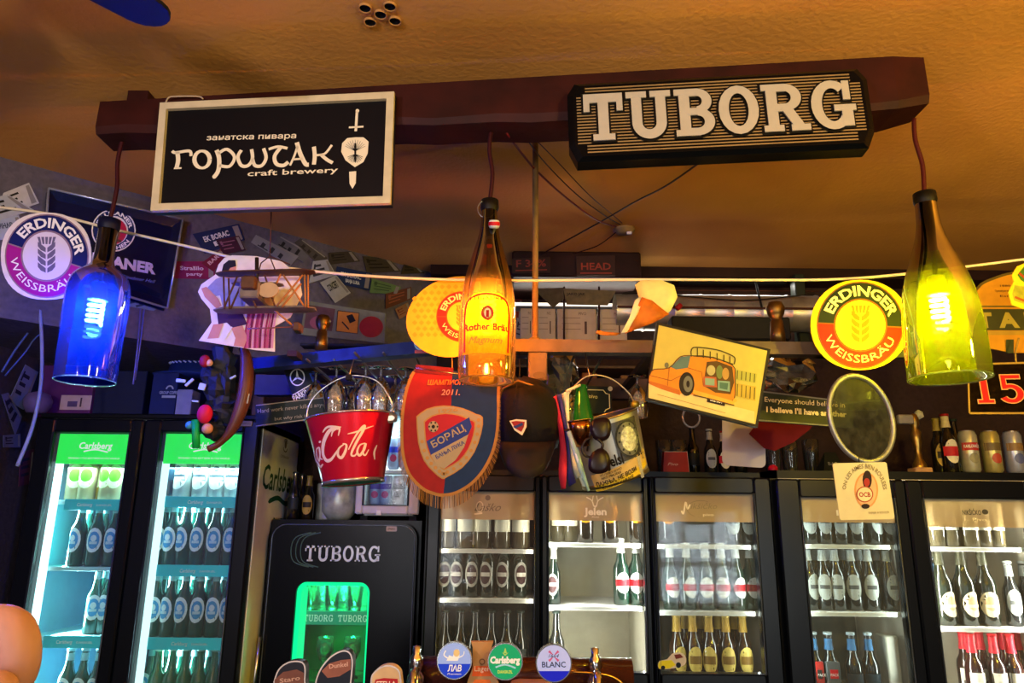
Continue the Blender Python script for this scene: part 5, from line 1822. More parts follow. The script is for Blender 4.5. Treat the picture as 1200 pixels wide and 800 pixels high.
tA, oA = cooler('tall_cooler', 'tall two-door glass cooler with green header panels and cyan light at the left', ax0, ax1, za0, za1, YA, .55, bodyA, linA, dA, [shA0, shA1], shelfm=mat('a8d8dc', .4, var=.03))
mb = MB(oA); mb.box(ax0, ax1, YA, YA + .55, .0, za0, BLACK); mb.build('plinth', tA)
mb = MB(oA); mb.bbox(ax0 + .001, ax1 - .001, YA - .01, YA + .03, za1, za1 + .02, BLACK, .004); mb.build('top_trim', tA)
hg = mat('17c43c', .4, var=0, emit=1.7)
for i, d in enumerate(dA):
    zt = d[7]; zb = zt - (Z(507, YA) - Z(543, YA))
    mb = MB(oA); mb.box(d[4] + .012, d[5] - .004, YA + .006, YA + .02, zb, zt - .004, hg); hp_ = mb.build('header_panel', tA, 'glowing green header')
    gx = (d[4] + d[5]) / 2 + .01
    mb = MB(oA)
    fn = lambda x, y, z: (x, YA + .0045, y)
    wt = glow('ffffff', 1.0, 'header_lettering')
    mb.text('Carlsberg', gx - .065, zb + .058, .13, .026, 0, wt, fn, .02, .15); mb.stroke(bez([(gx - .045, zb + .047), (gx, zb + .055), (gx + .05, zb + .045)], 4), .005, 0, wt, fn)
    mb.text('PROBABLY THE BEST BEER IN THE WORLD', gx - .1, zb + .018, .2, .007, 0, wt, fn)
    mb.build('lettering', hp_)
    # bright LED strip on the left inside
    mb = MB(oA); mb.box(d[4] - .01, d[4] + .022, YA + .035, YA + .045, .3, zt - .11, glow('c8fbff', 5.0 if i == 0 else 2.2, 'led_strip')); mb.build('light_strip', tA, 'glowing cyan white light strip')
    area('cooler_light', (d[4] + .05, YA + .12, 1.2), (0, -PI / 2, 0), 1.3, .05, (.55, .93, 1.0), 62)
    area('cooler_light', ((d[4] + d[5]) / 2, YA + .07, zb - .01), (0, 0, 0), .38, .05, (.6, .97, 1.0), 3)
teal = mat('1c8c94', .4, var=0, emit=.8)  # emission put into the strips to make them look brightly lit
for i, zs in enumerate((shA0, shA1)):
    for q, z in enumerate(zs):
        if i == 0 and q == 1:
            continue
        d = dA[i]
        mb = MB(oA); mb.box(d[4] + (.05 if i == 0 else .012), d[5] - .006, YA + .042, YA + .049, z - .038, z + .004, teal); ps = mb.build('price_strip', tA, 'teal shelf strip')
        gx = (d[4] + d[5]) / 2 + .02
        mb = MB(oA); fn = lambda x, y, z: (x, YA + .0415, y)
        mb.text('Carlsberg', gx - .07, z - .023, .06, .013, 0, WHITE, fn, .01, .2); mb.text('DANSKØL', gx + .005, z - .022, .06, .008, 0, WHITE, fn); mb.build('lettering', ps)
# logo on the right flank
mb = MB(oA)
gk = mat('0f4a34', .5, var=0)
ys = lambda px, py=560: YA * (600 - 297) / (600 - px) if px < 600 else YA
ff = lambda x, y, z: (ax1 + .0015, x, y)
yl0, yl1 = YA + .05, YA + .62
zz = Z(573, 3.05, 330)
mb.text('Carlsberg', YA + .07, zz, .48, .10, 0, gk, ff, .015, .12)
mb.stroke(bez([(YA + .16, zz - .05), (YA + .28, zz - .03), (YA + .40, zz - .05), (YA + .54, zz - .03)], 5), [.004] + [.02] * 14 + [.004], 0, gk, ff)
mb.disc(YA + .33, zz + .20, .015, .018, 0, GREY, ff); mb.ring(YA + .33, zz + .185, .03, .02, .006, 0, GREY, ff, 180, 360); mb.text('COPENHAGEN', YA + .27, zz + .14, .12, .012, 0, GREY, ff)
mb.text('DANSKØL', YA + .25, zz - .14, .2, .03, 0, gk, ff, .02)
for k in range(3):
    mb.ring(YA + .33, zz + .205, .012 + k * .009, .02, .003, 0, GREY, ff, 0, 180)
mb.build('lettering', tA, 'green script logo')
YB1 = YA + .105
SA = '%s shelf of the left cyan door'
SB = '%s shelf of the right cyan door'
shelf_row('cider_clear', YB1, shA0[0], [88, 102], 570, 'clear bottle with green label', SA % 'top')
shelf_row('cider_orange', YB1 + .05, shA0[0], [115, 142], 570, 'orange-tinted bottle', SA % 'top', sc=.98)
shelf_row('cider_clear', YB1, shA0[0], [127, 136], 570, 'clear bottle beside the orange one', SA % 'top')
shelf_row('lager_blue', YB1, shA0[1], [91, 111, 131], 640, 'blue-labelled green bottle', SA % 'second')
shelf_row('lager_blue', YB1 + .08, shA0[1], [99, 118, 137], 640, 'rear-row green bottle', SA % 'second')
shelf_row('lager_blue', YB1 + .03, shA0[2], [110, 124], 715, 'blue-labelled green bottle', SA % 'third')
shelf_row('lager_blue', YB1 + .1, shA0[2], [117, 131], 715, 'rear-row green bottle', SA % 'third')
shelf_row('lager_blue', YB1, shA0[3], [80, 97, 114], 790, 'blue-labelled green bottle', SA % 'fourth')
shelf_row('soda_dark', YB1, shA1[0], [192, 201], 565, 'dark bottle', SB % 'top')
shelf_row('tall_white', YB1, shA1[0], [215, 237, 256, 274], 565, 'white labelled bottle', SB % 'top', sc=.97)
shelf_row('lager_blue', YB1, shA1[1], [185, 200, 215, 231, 250, 270], 640, 'blue-labelled green bottle', SB % 'second')
shelf_row('lager_blue', YB1 + .09, shA1[1], [193, 208, 223, 241, 260], 640, 'rear-row green bottle', SB % 'second')
shelf_row('lager_blue', YB1, shA1[2], [181, 198, 214, 231, 250, 266], 720, 'blue-labelled green bottle', SB % 'third')
shelf_row('lager_blue', YB1 + .09, shA1[2], [190, 206, 222, 240, 258], 720, 'rear-row green bottle', SB % 'third')
shelf_row('lager_green', YB1, shA1[3], [184, 200, 216, 233, 250, 264], 790, 'green bottle with green label', SB % 'fourth')
shelf_row('lager_blue', YB1 + .09, shA1[3], [176, 192, 209, 226, 243], 790, 'rear-row green bottle', SB % 'fourth')

# ---- C+B: black keg cooler with a round-cornered glowing window
YK = 3.1
kx0, kx1 = ax1 + .012, X(491, 700, YK)
kz = Z(609, YK, 400)
org = ((kx0 + kx1) / 2, YK + .22, 0)
tK = thing('black_cooler', 'black cooler with silver slab letters and a glowing green window', 'cooler', org)
wx0, wx1 = X(347, 740, YK), X(433, 740, YK)
wz1, wz0 = Z(681, YK, 390), .62
nb = GLOSS_BLACK
mb = MB(org)
mb.box(kx0, kx0 + .03, YK, 3.52, 0, kz - .04, nb); mb.box(kx1 - .03, kx1, YK, 3.52, 0, kz - .04, nb); mb.box(kx0, kx1, YK, 3.52, kz - .04, kz, nb); mb.box(kx0, kx1, 3.50, 3.52, 0, kz, nb); mb.box(kx0, kx1, YK, 3.52, 0, .05, nb)
mb.build('cabinet', tK)
# door with a rounded opening: ring between outer rounded rectangle and window
def ringdoor(mb, o, i, y, m):
    n = len(o)
    vs = [(a, y, b) for a, b in o] + [(a, y, b) for a, b in i] + [(a, y + .04, b) for a, b in i] + [(a, y + .04, b) for a, b in o]
    fs = []
    for k in range(n):
        l = (k + 1) % n
        fs += [(k, l, n + l, n + k), (n + k, n + l, 2 * n + l, 2 * n + k), (k, 3 * n + k, 3 * n + l, l)]
    mb.add(vs, fs, m)
OUT = rrect(kx0 + .012, kx1 - .012, .06, kz - .012, .06, 6); INN = rrect(wx0, wx1, wz0, wz1, .04, 6)
mb = MB(org); ringdoor(mb, OUT, INN, YK - .045, nb); dK = mb.build('door', tK)
mb = MB(org); mb.tube([(a, YK - .046, b) for a, b in rrect(kx0 + .02, kx1 - .02, .08, kz - .02, .055, 6)], .003, mat('59636e', .25, metal=.6), 6, closed=True); mb.build('edge_trim', dK)
GG = glow('10f090', 1.35, 'green_window_light')
mb = MB(org)
i2 = rrect(wx0 + .014, wx1 - .010, wz0 + .01, wz1 - .014, .034, 6)
n = len(INN)
mb.add([(a, YK - .03, b) for a, b in INN] + [(a, YK - .02, b) for a, b in i2], [(k, (k + 1) % n, n + (k + 1) % n, n + k) for k in range(n)], GG); mb.build('light_ring', tK, 'glowing green window edge')
mb = MB(org); mb.box(wx0 - .01, wx0 + .035, YK - .004, YK + .0, wz0, wz1 - .02, GG); mb.build('light_strip', tK)
lk = mat('1a8c68', .5, var=.05)
mb = MB(org); mb.box(wx0 - .03, wx1 + .03, YK + .3, YK + .31, wz0 - .02, wz1 + .03, lk); mb.box(wx0 - .04, wx0 - .03, YK, YK + .3, wz0 - .02, wz1 + .03, lk); mb.box(wx1 + .03, wx1 + .04, YK, YK + .3, wz0 - .02, wz1 + .03, lk); mb.box(wx0 - .04, wx1 + .04, YK, YK + .31, wz1 + .03, wz1 + .035, lk); mb.build('liner', tK)
mb = MB(org); mb.poly(i2, 0, DOORGLASS, lambda x, y, z: (x, YK - .02, y)); mb.build('glass_pane', dK)
area('cooler_light', ((wx0 + wx1) / 2, YK + .1, wz1 + .01), (0, 0, 0), .22, .08, (.1, 1, .6), 14)
sK = [Z(716, YK + .03, 390), Z(797, YK + .05, 390)]
for z in sK:
    mb = MB(org); mb.box(wx0 - .02, wx1 + .02, YK + .02, YK + .28, z - .004, z, glass('shelf_glass', '90f0c8', 1, haze=.2, hcol='40d8a0')); mb.build('shelf', tK)
mb = MB(org); mb.box(wx0 + .015, wx1 - .008, YK + .008, YK + .014, sK[0] - .048, sK[0] + .003, mat('17a070', .4, var=0, emit=.4)); ps = mb.build('price_strip', tK)
mb = MB(org); fn = lambda x, y, z: (x, YK + .007, y)
slab(mb, 'TUBORG', wx0 + .025, sK[0] - .036, .115, .025, 0, mat('a8f0d0', .4, var=0, emit=.3), fn); slab(mb, 'TUBORG', wx0 + .16, sK[0] - .036, .115, .025, 0, mat('a8f0d0', .4, var=0, emit=.3), fn); mb.build('lettering', ps)
mb = MB(org); fn = lambda x, y, z: (x, YK - .0475, y)
lx = X(361, 648, YK); lx1 = X(448, 648, YK)
slab(mb, 'TUBORG', lx, Z(657, YK, 400), lx1 - lx, Z(639, YK, 400) - Z(657, YK, 400), 0, mat('a9abb0', .35, metal=.3, var=0), fn); mb.build('lettering', dK, 'silver slab letters')
mb = MB(org)
for k in range(3):
    cx_ = X(366 - k * 5.5, 646, YK)
    mb.stroke(bez([(cx_ - .0 + .04, Z(626, YK)), (cx_ - .02, Z(632, YK)), (cx_ - .035, Z(646, YK)), (cx_ - .02, Z(660, YK)), (cx_ + .04, Z(666, YK))], 5), .004, 0, mat('2c4a40', .4, var=0), fn)
mb.build('emblem', dK)
mb = MB(org); a, b = W(455, 616.5, YK), W(467, 622.5, YK); mb.poly(rrect(a.x, b.x, b.z, a.z, .004), 0, mat('b0a49c', .5), fn); mb.text('OPASNO', a.x + .005, b.z + .006, .03, .008, 0, INK, lambda x, y, z: (x, YK - .048, y), .02); mb.build('sticker', dK)
mb = MB(org); mb.tube([(X(304, 760, YK - .07), YK - .075, Z(746, YK)), (X(300, 760, YK - .07), YK - .075, .9)], .007, STEEL, 8); mb.build('handle', dK)
mb = MB(org)
for k, px in enumerate((365, 375, 386, 398, 412, 420)):
    mb_ = (X(px, 700, YK + .1), YK + .09 + (k % 2) * .07)
    pass
beer = glass('beer_glass', 'a8f0d4', 2.2, haze=.12, hcol='b0f8dc')
pint = [(.0, .0), (.026, .0), (.028, .01), (.033, .09), (.036, .145), (.034, .145), (.030, .09), (.024, .012), (0, .010)]
cup = [(.0, .0), (.03, .0), (.03, .004), (.005, .012), (.005, .05), (.02, .065), (.036, .10), (.034, .15), (.032, .15), (.034, .10), (.018, .067), (0, .06)]
def tumbler(key, loc, label, group, src={}):
    if key not in src:
        pf, m = {'pint': (pint, beer), 'stem': (cup, beer), 'dark': (pint, glass('dim_glass', '9a9a90', 2.4, haze=.10, hcol='9a9688'))}[key]
        mb = MB(); mb.lathe(pf, m, 16)
        mb.org = Vector((0, 0, 0))
        o = mb.build('beer_glass'); o.location = loc
        tag(o, label, 'glass', group)
        src[key] = o
        return o
    o = src[key].copy(); COL.objects.link(o); o.location = loc
    o['label'] = label; o['group'] = group
    return o
for i, px in enumerate((366, 378, 390, 403, 416)):
    y = YK + .08 + (i % 2) * .08
    tumbler('pint', (X(px, 700, y), y, sK[0] + .001), 'straight beer glass on the top shelf of the glowing green window, %s' % ordn[i], 'glasses on the top shelf of the green window')
for i, px in enumerate((380, 412)):
    tumbler('stem', (X(px, 770, YK + .12), YK + .12, sK[1] + .001), 'stemmed beer glass on the lower shelf of the glowing green window, %s' % ('left' if i == 0 else 'right'), 'stemmed glasses in the green window')

# ---- mini cooler on top of the black cooler
YM = 3.14
mx0, mx1 = X(419, 560, YM), X(493, 560, YM)
mz0, mz1 = kz + .02, Z(462, YM, 455)
zg = (Z(592, YM, 455), Z(470, YM, 455))
wm = mat('c4c0bc', .45, var=.04)
tM, oM = cooler('mini_cooler', 'small white-framed countertop cooler with blue cans behind the pennant', mx0, mx1, mz0, mz1, YM, .3, wm, mat('d8ecf4', .5, var=0),
                [(mx0, mx1, mz0 + .005, mz1 - .002, X(428, 560, YM), X(480, 560, YM), zg[0], zg[1])], [[Z(550, YM + .05, 455), zg[0] - .003]], frame=wm)
for dx in (mx0 + .03, mx1 - .03):
    mb = MB(oM); mb.box(dx - .015, dx + .015, YM + .03, YM + .28, kz, mz0, MATTE_BLACK); mb.build('foot', tM)
mb = MB(oM); mb.bbox(mx0 + .09, mx0 + .11, YM - .03, YM - .02, mz0 + .0, mz0 + .02, WHITE, .002); mb.build('switch', tM)
area('cooler_light', ((mx0 + mx1) / 2, YM + .07, zg[1] - .01), (0, 0, 0), .18, .05, (.85, .95, 1), 4)


def can(loc, label, cols, group=None, h=.168, r=.033, src={}, name='drink_can'):
    key = tuple(cols) + (h, r)
    if key not in src:
        t = thing(name, label, 'can', loc, group=group)
        c0_, c1_, c2_ = cols[:3]
        mb = MB(); mb.lathe([(0, .004), (r * .7, 0), (r * .78, .003), (r, .014), (r, h - .02), (r * .82, h - .004)], mat(c0_, .3, metal=.5, var=.08, scale=60), 18); mb.build('body', t)
        mb = MB(); mb.lathe([(r * .82, h - .004), (r * .84, h), (r * .78, h), (r * .76, h - .005), (0, h - .005)], STEEL, 18); mb.build('lid', t)
        mb = MB(); patch(mb, r + .0006, h * .62, r * 1.25, h * .09, mat(c1_, .4, var=.1), 'band'); patch(mb, r + .0009, h * .35, r * .6, h * .12, mat(c2_, .4, var=.1), 'oval')
        if len(cols) > 3:
            mb.text(cols[3], -r * 1.0, h * .59, r * 2, h * .07, 0, WHITE, lambda x, y, z: ((r + .0013) * math.sin(x / r), -(r + .0013) * math.cos(x / r), y), .03)
        mb.build('print', t)
        src[key] = t
        return t
    t = dup(src[key], loc, label, group)
    return t


for i, (px, py) in enumerate(((446, 530), (462, 530), (476, 530))):
    y = YM + .09
    can((X(px, py, y), y, Z(550, YM + .05, 455) + .003), 'slim blue can on the upper shelf of the small cooler, %s' % ordn[i], ('a8bcd8', '1c34b0', 'c02a50'), 'blue cans in the small cooler', .135, .026)
for i, px in enumerate((440, 452, 467)):
    y = YM + .09
    can((X(px, 580, y), y, zg[0] + .003), 'slim violet can on the lower shelf of the small cooler, %s' % ordn[i], ('8098c8', '3a2c9c', 'b03a80') if i < 2 else ('b8a8a0', '6a5a54', '6a5a54'), 'cans on the lower shelf of the small cooler', .125, .026)

# ---- D: three-door back-bar cooler
YD = 2.85
WL = mat('c9c2ae', .5, var=.05)
DL = mat('54564e', .5, var=.1)
dz1 = Z(551, YD, 700)
dz0 = .92
zt = Z(577, YD, 700)
zb = Z(787, YD, 700)
dD = []
for l, r, gl_, gr_ in ((500, 633, 515, 626.5), (634, 761, 642, 754), (762, 906, 768, 886)):
    dD.append(door(l, r, gl_, gr_, 640, zt, zb, YD, dz0 + .02, Z(558, YD, 700)))
dx0, dx1 = X(497, 640, YD), X(909, 640, YD)
shD = [[Z(643, YD + .05, 570), Z(701, YD + .05, 570), Z(799, YD + .1, 700)], [Z(636, YD + .05, 700), Z(710, YD + .05, 700), Z(799, YD + .1, 700)], [Z(638, YD + .05, 830), Z(716, YD + .05, 830), Z(799, YD + .1, 700)]]
zfl = Z(799, YD + .1, 700)
tD, oD = cooler('back_bar_cooler', 'black three-door glass back-bar cooler with frosted name strips in the middle', dx0, dx1, dz0, dz1, YD, .5, BLACK, WL, dD, shD)
for i, d in enumerate(dD):
    # side doors get a dark backing sheet that stands in for shade
    if i != 1:
        mb = MB(oD); mb.box(d[4] - .01, d[5] + .01, YD + .44, YD + .442, zb - .03, zt + .02, mat('3a3b36', .6, var=.15)); mb.build('liner', tD)
HDR = glass('frosted_strip', 'e8dcc0', .5, .25, 'e8dcc4', haze=.6, hcol='cbbda2')
for _n in HDR.node_tree.nodes:
    if _n.type == 'TEX_NOISE':
        _n.inputs['Scale'].default_value = .4
hz = Z(610, YD, 700)
names = []
for i, d in enumerate(dD):
    mb = MB(oD); mb.box(d[4] + .001, d[5] - .001, YD - .003, YD - .001, hz, zt - .001, HDR); hd = mb.build('header_strip', tD, 'frosted beige name strip')
    mb = MB(oD); fn = lambda x, y, z: (x, YD - .004, y)
    cx_ = (d[4] + d[5]) / 2; hh = (hz + zt) / 2; k = .00325
    if i == 0:
        lm = mat('d8ccb4', .5, var=0); lg = mat('6a6052', .5, var=0)
        mb.text('Laško', cx_ - .05, hh - .02, .10, .03, 0, lg, fn, .0, .5); mb.ring(cx_ - .03, hh - .005, .014, .02, .003, 0, lm, fn); mb.disc(cx_ + .0, hh + .028, .010, .010, 0, lg, fn, 12); mb.stroke([(cx_ - .05, hh - .032), (cx_ - .02, hh - .028)], .006, 0, lm, fn)
    elif i == 1:
        lm = mat('ece6da', .5, var=0)
        mb.text('Jelen', cx_ - .042, hh - .03, .085, .026, 0, lm, fn, .035)
        for s_ in (-1, 1):
            mb.stroke(bez([(cx_ + s_ * .005, hh + .0), (cx_ + s_ * .012, hh + .022), (cx_ + s_ * .032, hh + .034)], 4), .004, 0, lm, fn)
            mb.stroke([(cx_ + s_ * .010, hh + .02), (cx_ + s_ * .006, hh + .04)], .003, 0, lm, fn)
        mb.text('PIVO', cx_ - .012, hh - .042, .026, .007, 0, lm, fn)
        mb.poly([(cx_ - .008, hh + .004), (cx_ + .008, hh + .004), (cx_, hh - .006)], 0, lm, fn)
    else:
        lm = mat('ece6da', .5, var=0); lg = mat('8a8474', .5, var=0)
        mb.stroke(bez([(cx_ - .085, hh - .012), (cx_ - .078, hh - .022), (cx_ - .068, hh + .02), (cx_ - .062, hh - .005), (cx_ - .052, hh + .012)], 5), .006, 0, lm, fn)
        mb.text('ikšičko', cx_ - .05, hh - .004, .1, .022, 0, lg, fn, .0, .3); mb.text('pivo', cx_ - .005, hh - .03, .04, .010, 0, lm, fn, .01)
        mb.ring(cx_ - .01, hh - .005, .055, .032, .002, 0, lg, fn, 60, 240)
    mb.build('lettering', hd)
light_in(dD[0][4], dD[0][5], zt - .004, YD + .10, (1, .88, .7), 1.8)
light_in(dD[1][4], dD[1][5], zt - .004, YD + .10, (1, .95, .85), 15)
light_in(dD[2][4], dD[2][5], zt - .004, YD + .10, (.95, 1, .95), 2.4)
YDB = YD + .11
w0, w1, w2 = 'middle cooler, left door', 'middle cooler, middle door', 'middle cooler, right door'
shelf_row('dark_oval', YDB, shD[0][1], [520, 536, 553, 571, 590, 608], 680, 'dark bottle with silver oval label', w0)
shelf_row('white_wheat', YDB, shD[0][0], [524, 545, 566, 588, 610], 625, 'pale labelled bottle', w0 + ', top shelf')
shelf_row('plain_dark', YDB, zfl + .003, [522, 540, 557, 576, 594, 610], 725, 'plain dark bottle', w0 + ', bottom')
shelf_row('orange_can', YDB, shD[1][0], [686, 715, 747], 620, 'bottle with orange oval label', w1 + ', top shelf', sc=.95)
shelf_row('white_wheat', YDB + .1, shD[1][0], [655, 668], 620, 'pale labelled bottle', w1 + ', top shelf')
shelf_row('dark_oval', YDB, shD[1][1] , [649], 680, 'dark bottle with round label', w1 + ', left edge', sc=.86)
shelf_row('stella', YDB, shD[1][1], [728, 746], 680, 'red-and-white labelled green bottle', w1 + ', right half')
shelf_row('plain_dark', YDB, zfl + .003, [652], 725, 'plain dark bottle', w1 + ', bottom')
shelf_row('orange_can', YDB, shD[2][0], [782], 620, 'bottle with orange oval label', w2 + ', top shelf', sc=.95)
shelf_row('mono', YDB, shD[2][0], [858, 878], 620, 'grey labelled bottle', w2 + ', top shelf')
shelf_row('stella', YDB, shD[2][1], [786, 806, 828, 847, 864, 880], 690, 'red-and-white labelled green bottle', w2)
shelf_row('yellow_lab', YDB, zfl + .003, [794, 813, 832, 852, 872], 765, 'brown bottle with cream label', w2 + ', bottom')
shelf_row('yellow_lab', YDB + .09, zfl + .003, [804, 822, 843, 862], 765, 'rear-row brown bottle', w2 + ', bottom')
# lower glass part of the doors is open to the floor of the cabinet: car sticker on the glass
P = Panel([(770, 762), (806, 762), (806, 786), (770, 786)], Y=YD - .024)
s = P.thing('car_sticker', 'small yellow and white car sticker low on the middle cooler', 'sticker')
mb = MB()
P.poly(mb, bez([(771, 778), (773, 774), (782, 772), (787, 766), (796, 764), (803, 768), (804, 776), (798, 781), (780, 784), (772, 783), (771, 778)], 2)[:-1], 0, mat('c8c0a8', .5)); P.poly(mb, [(771, 778), (774, 774), (787, 773), (792, 779), (784, 783), (772, 783)], .0005, mat('d8d018', .5)); P.poly(mb, [(790, 767), (797, 766), (801, 770), (792, 772)], .0005, mat('6a2a20', .5)); P.disc(mb, 795, 779, 3, 3.4, .0008, BLACK, 12); P.disc(mb, 777, 782, 2.5, 2.5, .0008, BLACK, 12)
mb.build('print', s)

# ---- E: right cooler, two doors in view
YE = 2.83
ez1 = Z(551, YE, 1000)
ex0 = X(911, 640, YE)
ex1 = ex0 + 1.32
ezt, ezb = Z(584, YE, 1060), 1.02
ez0 = .92
zer = Z(742, YE + .1, 1150) - .245
dE = [door(913, 1066, 940, 1052, 640, ezt, ezb, YE, ez0 + .02, Z(562, YE, 1000)), door(1067, 1228, 1085.5, 1208, 640, ezt, ezb, YE, ez0 + .02, Z(562, YE, 1000))]
ex1 = dE[1][1] + .01
shE = [[Z(638, YE + .05, 1000), Z(717, YE + .05, 1000), zer - .002], [Z(641, YE + .05, 1140), Z(735, YE + .05, 1140), zer - .002]]
tE, oE = cooler('back_bar_cooler', 'black two-door glass cooler with frosted name strips at the right', ex0, ex1, ez0, ez1, YE, .5, BLACK, mat('cfc6b4', .5, var=.05), dE, shE)
mb = MB(oE); d = dE[0]; mb.box(d[4] - .01, d[5] + .01, YE + .44, YE + .442, ezb, ezt + .02, mat('5a5c54', .6, var=.15)); mb.build('liner', tE)  # darker sheet stands in for the dim interior behind this door
for i, d in enumerate(dE):
    hz_ = Z(613 if i == 0 else 617, YE, 1080)
    mb = MB(oE); mb.box(d[4] + .001, d[5] - .001, YE - .003, YE - .001, hz_, ezt - .001, HDR); hd = mb.build('header_strip', tE, 'frosted beige name strip')
    mb = MB(oE); fn = lambda x, y, z: (x, YE - .004, y)
    cx_ = (d[4] + d[5]) / 2; hh = (hz_ + ezt) / 2; lg = mat('4a463c', .5, var=0)
    if i:
        mb.text('NIKŠIĆKO', cx_ - .045, hh - .006, .07, .018, 0, lg, fn, .02); mb.disc(cx_ + .04, hh + .005, .012, .010, 0, lg, fn, 12); mb.text('Pivo', cx_ - .01, hh - .028, .05, .012, 0, mat('ece6c0', .5, var=0), fn)
    else:
        mb.poly([(cx_ - .04, hh - .02), (cx_ + .07, hh - .018), (cx_ + .07, hh + .0), (cx_ - .04, hh + .0)], 0, mat('d8d8d4', .5), fn)
        mb.text('BEER', cx_ - .03, hh - .015, .05, .01, 0, lg, fn)
    mb.build('lettering', hd)
Y0_[0] = YE
light_in(dE[0][4], dE[0][5], ezt - .004, YE + .10, (.9, 1, .92), 3.2)
light_in(dE[1][4], dE[1][5], ezt - .004, YE + .10, (1, .93, .8), 19)
YEB = YE + .112
w3, w4 = 'right cooler, left door', 'right cooler, right door'
shelf_row('mono', YEB, shE[0][0], [949, 966, 984, 1003, 1025, 1042], 625, 'pale grey labelled bottle', w3 + ', top shelf')
shelf_row('mono', YEB, shE[0][1], [949, 966, 981, 1000, 1020, 1042], 690, 'pale grey labelled bottle', w3 + ', second shelf')
shelf_row('mono', YEB + .08, shE[0][1], [957, 973, 991, 1010, 1031], 690, 'rear-row grey labelled bottle', w3 + ', second shelf')
shelf_row('blue_neck', YEB, zer, [955, 973, 1000, 1020], 780, 'dark bottle with blue neck band', w3 + ', bottom')
mb = MB(); a, b = W(1034, 744, YEB), W(1055, 800, YEB); mb.bbox(a.x, b.x, YEB - .02, YEB + .06, zer, a.z, mat('b0aca0', .6), .004); solo(mb, 'carton', 'pale grey upright carton at the bottom right of the misted door', 'carton')
for i, (px, c) in enumerate(((957, ('9c2020', '2a2624', '2a2624')), (975, ('3c3e40', 'b02430', '88888a')))):
    pass
for i, (a, b, c, nm) in enumerate(((953, 967, 'a02420', 'red and black drinks carton'), (968, 986, '54585a', 'grey drinks carton with a red logo'))):
    p, q = W(a, 775, YEB - .045), W(b, 795, YEB - .045)
    mb = MB(); mb.bbox(p.x, q.x, YEB - .045, YEB - .035, q.z - .02, p.z, mat(c, .5), .003); mb.box(p.x + .012, q.x - .01, YEB - .047, YEB - .045, q.z, q.z + .03, RED if i else mat('2a2422', .5)); mb.text('PACK', p.x + .012, q.z + .008, .03, .01, 0, WHITE, lambda x, y, z: (x, YEB - .048, y))
    solo(mb, 'carton', nm + ' at the bottom left of the misted door', 'carton')
shelf_row('white_wheat', YEB, shE[1][0], [1096, 1112, 1135, 1150, 1165], 625, 'pale labelled bottle', w4 + ', top shelf')
shelf_row('big_cream', YEB, shE[1][1], [1105, 1131, 1156], 700, 'large cream-labelled dark bottle', w4 + ', second shelf')
shelf_row('mono', YEB, shE[1][1], [1186, 1203], 700, 'grey labelled bottle', w4 + ', right edge')
shelf_row('blue_neck', YEB + .1, shE[1][1], [1094, 1104], 690, 'rear-row blue-banded bottle', w4 + ', second shelf')
shelf_row('red_foil', YEB, zer, [1141, 1167, 1187], 780, 'brown bottle with red foil neck', w4 + ', bottom')
shelf_row('red_foil', YEB + .09, zer, [1132, 1152, 1178, 1196], 780, 'rear-row red foil bottle', w4 + ', bottom')
for z_ in (Z(700, YE + .4, 1175),):
    for px in (1163, 1172):
        mb = MB(oE); x = X(px, 680, YE + .43); mb.box(x - .012, x + .012, YE + .43, YE + .44, ez0 + .05, ez1 - .05, mat('6a655a', .5, metal=.4)); mb.build('shelf_rail', tE)

# door fronts: long handles between doors
for px, Y_ in ((758, YD), (890, YD), (1060, YE)):
    pass

# ------------------------------------------------------------------ things standing on the coolers
TD = dz1 + .001
TE = ez1 + .001
def on_top(px, py, Y, z):
    return (X(px, py, Y), Y, z)
bottle('gold_lab', on_top(1101, 530, 2.98, TE), 'dark bottle with gold label on the right cooler, between trophy and red labelled bottle', sc=1.0)
bottle('red_oval', on_top(1112, 530, 2.95, TE), 'dark bottle with white and red label on the right cooler, beside the cans', sc=1.06)
bottle('plain_dark', on_top(1120, 520, 3.12, TE), 'plain dark bottle standing behind the cans on the right cooler', sc=1.0)
for i, (px, c) in enumerate(((1135, ('b8b49c', 'b02c28', '8a866c', 'KARLOVAČKO')), (1161, ('b4a860', '6a5a34', 'b04830')), (1187, ('a8aab0', '8a6a3c', '58608a')))):
    can(on_top(px, 525, 2.95, TE), ['pale beer can with red band on the right cooler, leftmost of the three', 'yellowish beer can on the right cooler, middle of the three', 'silver beer can on the right cooler, rightmost of the three'][i], c, None, .170, .034)
# gilded trophy figure
t = thing('trophy', 'small gilded trophy figure on a pale block on the right cooler', 'trophy', on_top(1077, 540, 2.96, TE))
mb = MB(); mb.bbox(-.034, .034, -.03, .03, 0, .022, mat('c0905c', .5), .003); mb.build('base', t)
mb = MB(); mb.lathe([(.026, .022), (.026, .035), (.014, .06), (.012, .09), (.020, .13), (.022, .16), (.010, .18), (.018, .195), (.018, .22), (.012, .235), (0, .24)], mat('a8843c', .3, metal=.9, var=.25), 16); mb.build('figure', t)
mb = MB(); mb.bbox(-.04, .02, -.02, .0, .195, .232, mat('b8b0a0', .4, metal=.5), .004, Matrix.Translation((-.03, 0, 0))); mb.lathe([(0, .0), (.018, .01), (.015, .03), (0, .04)], mat('d0c8b0', .5, var=.3, scale=80), 12, Matrix.Translation((.022, 0, .215))); mb.build('finial', t)
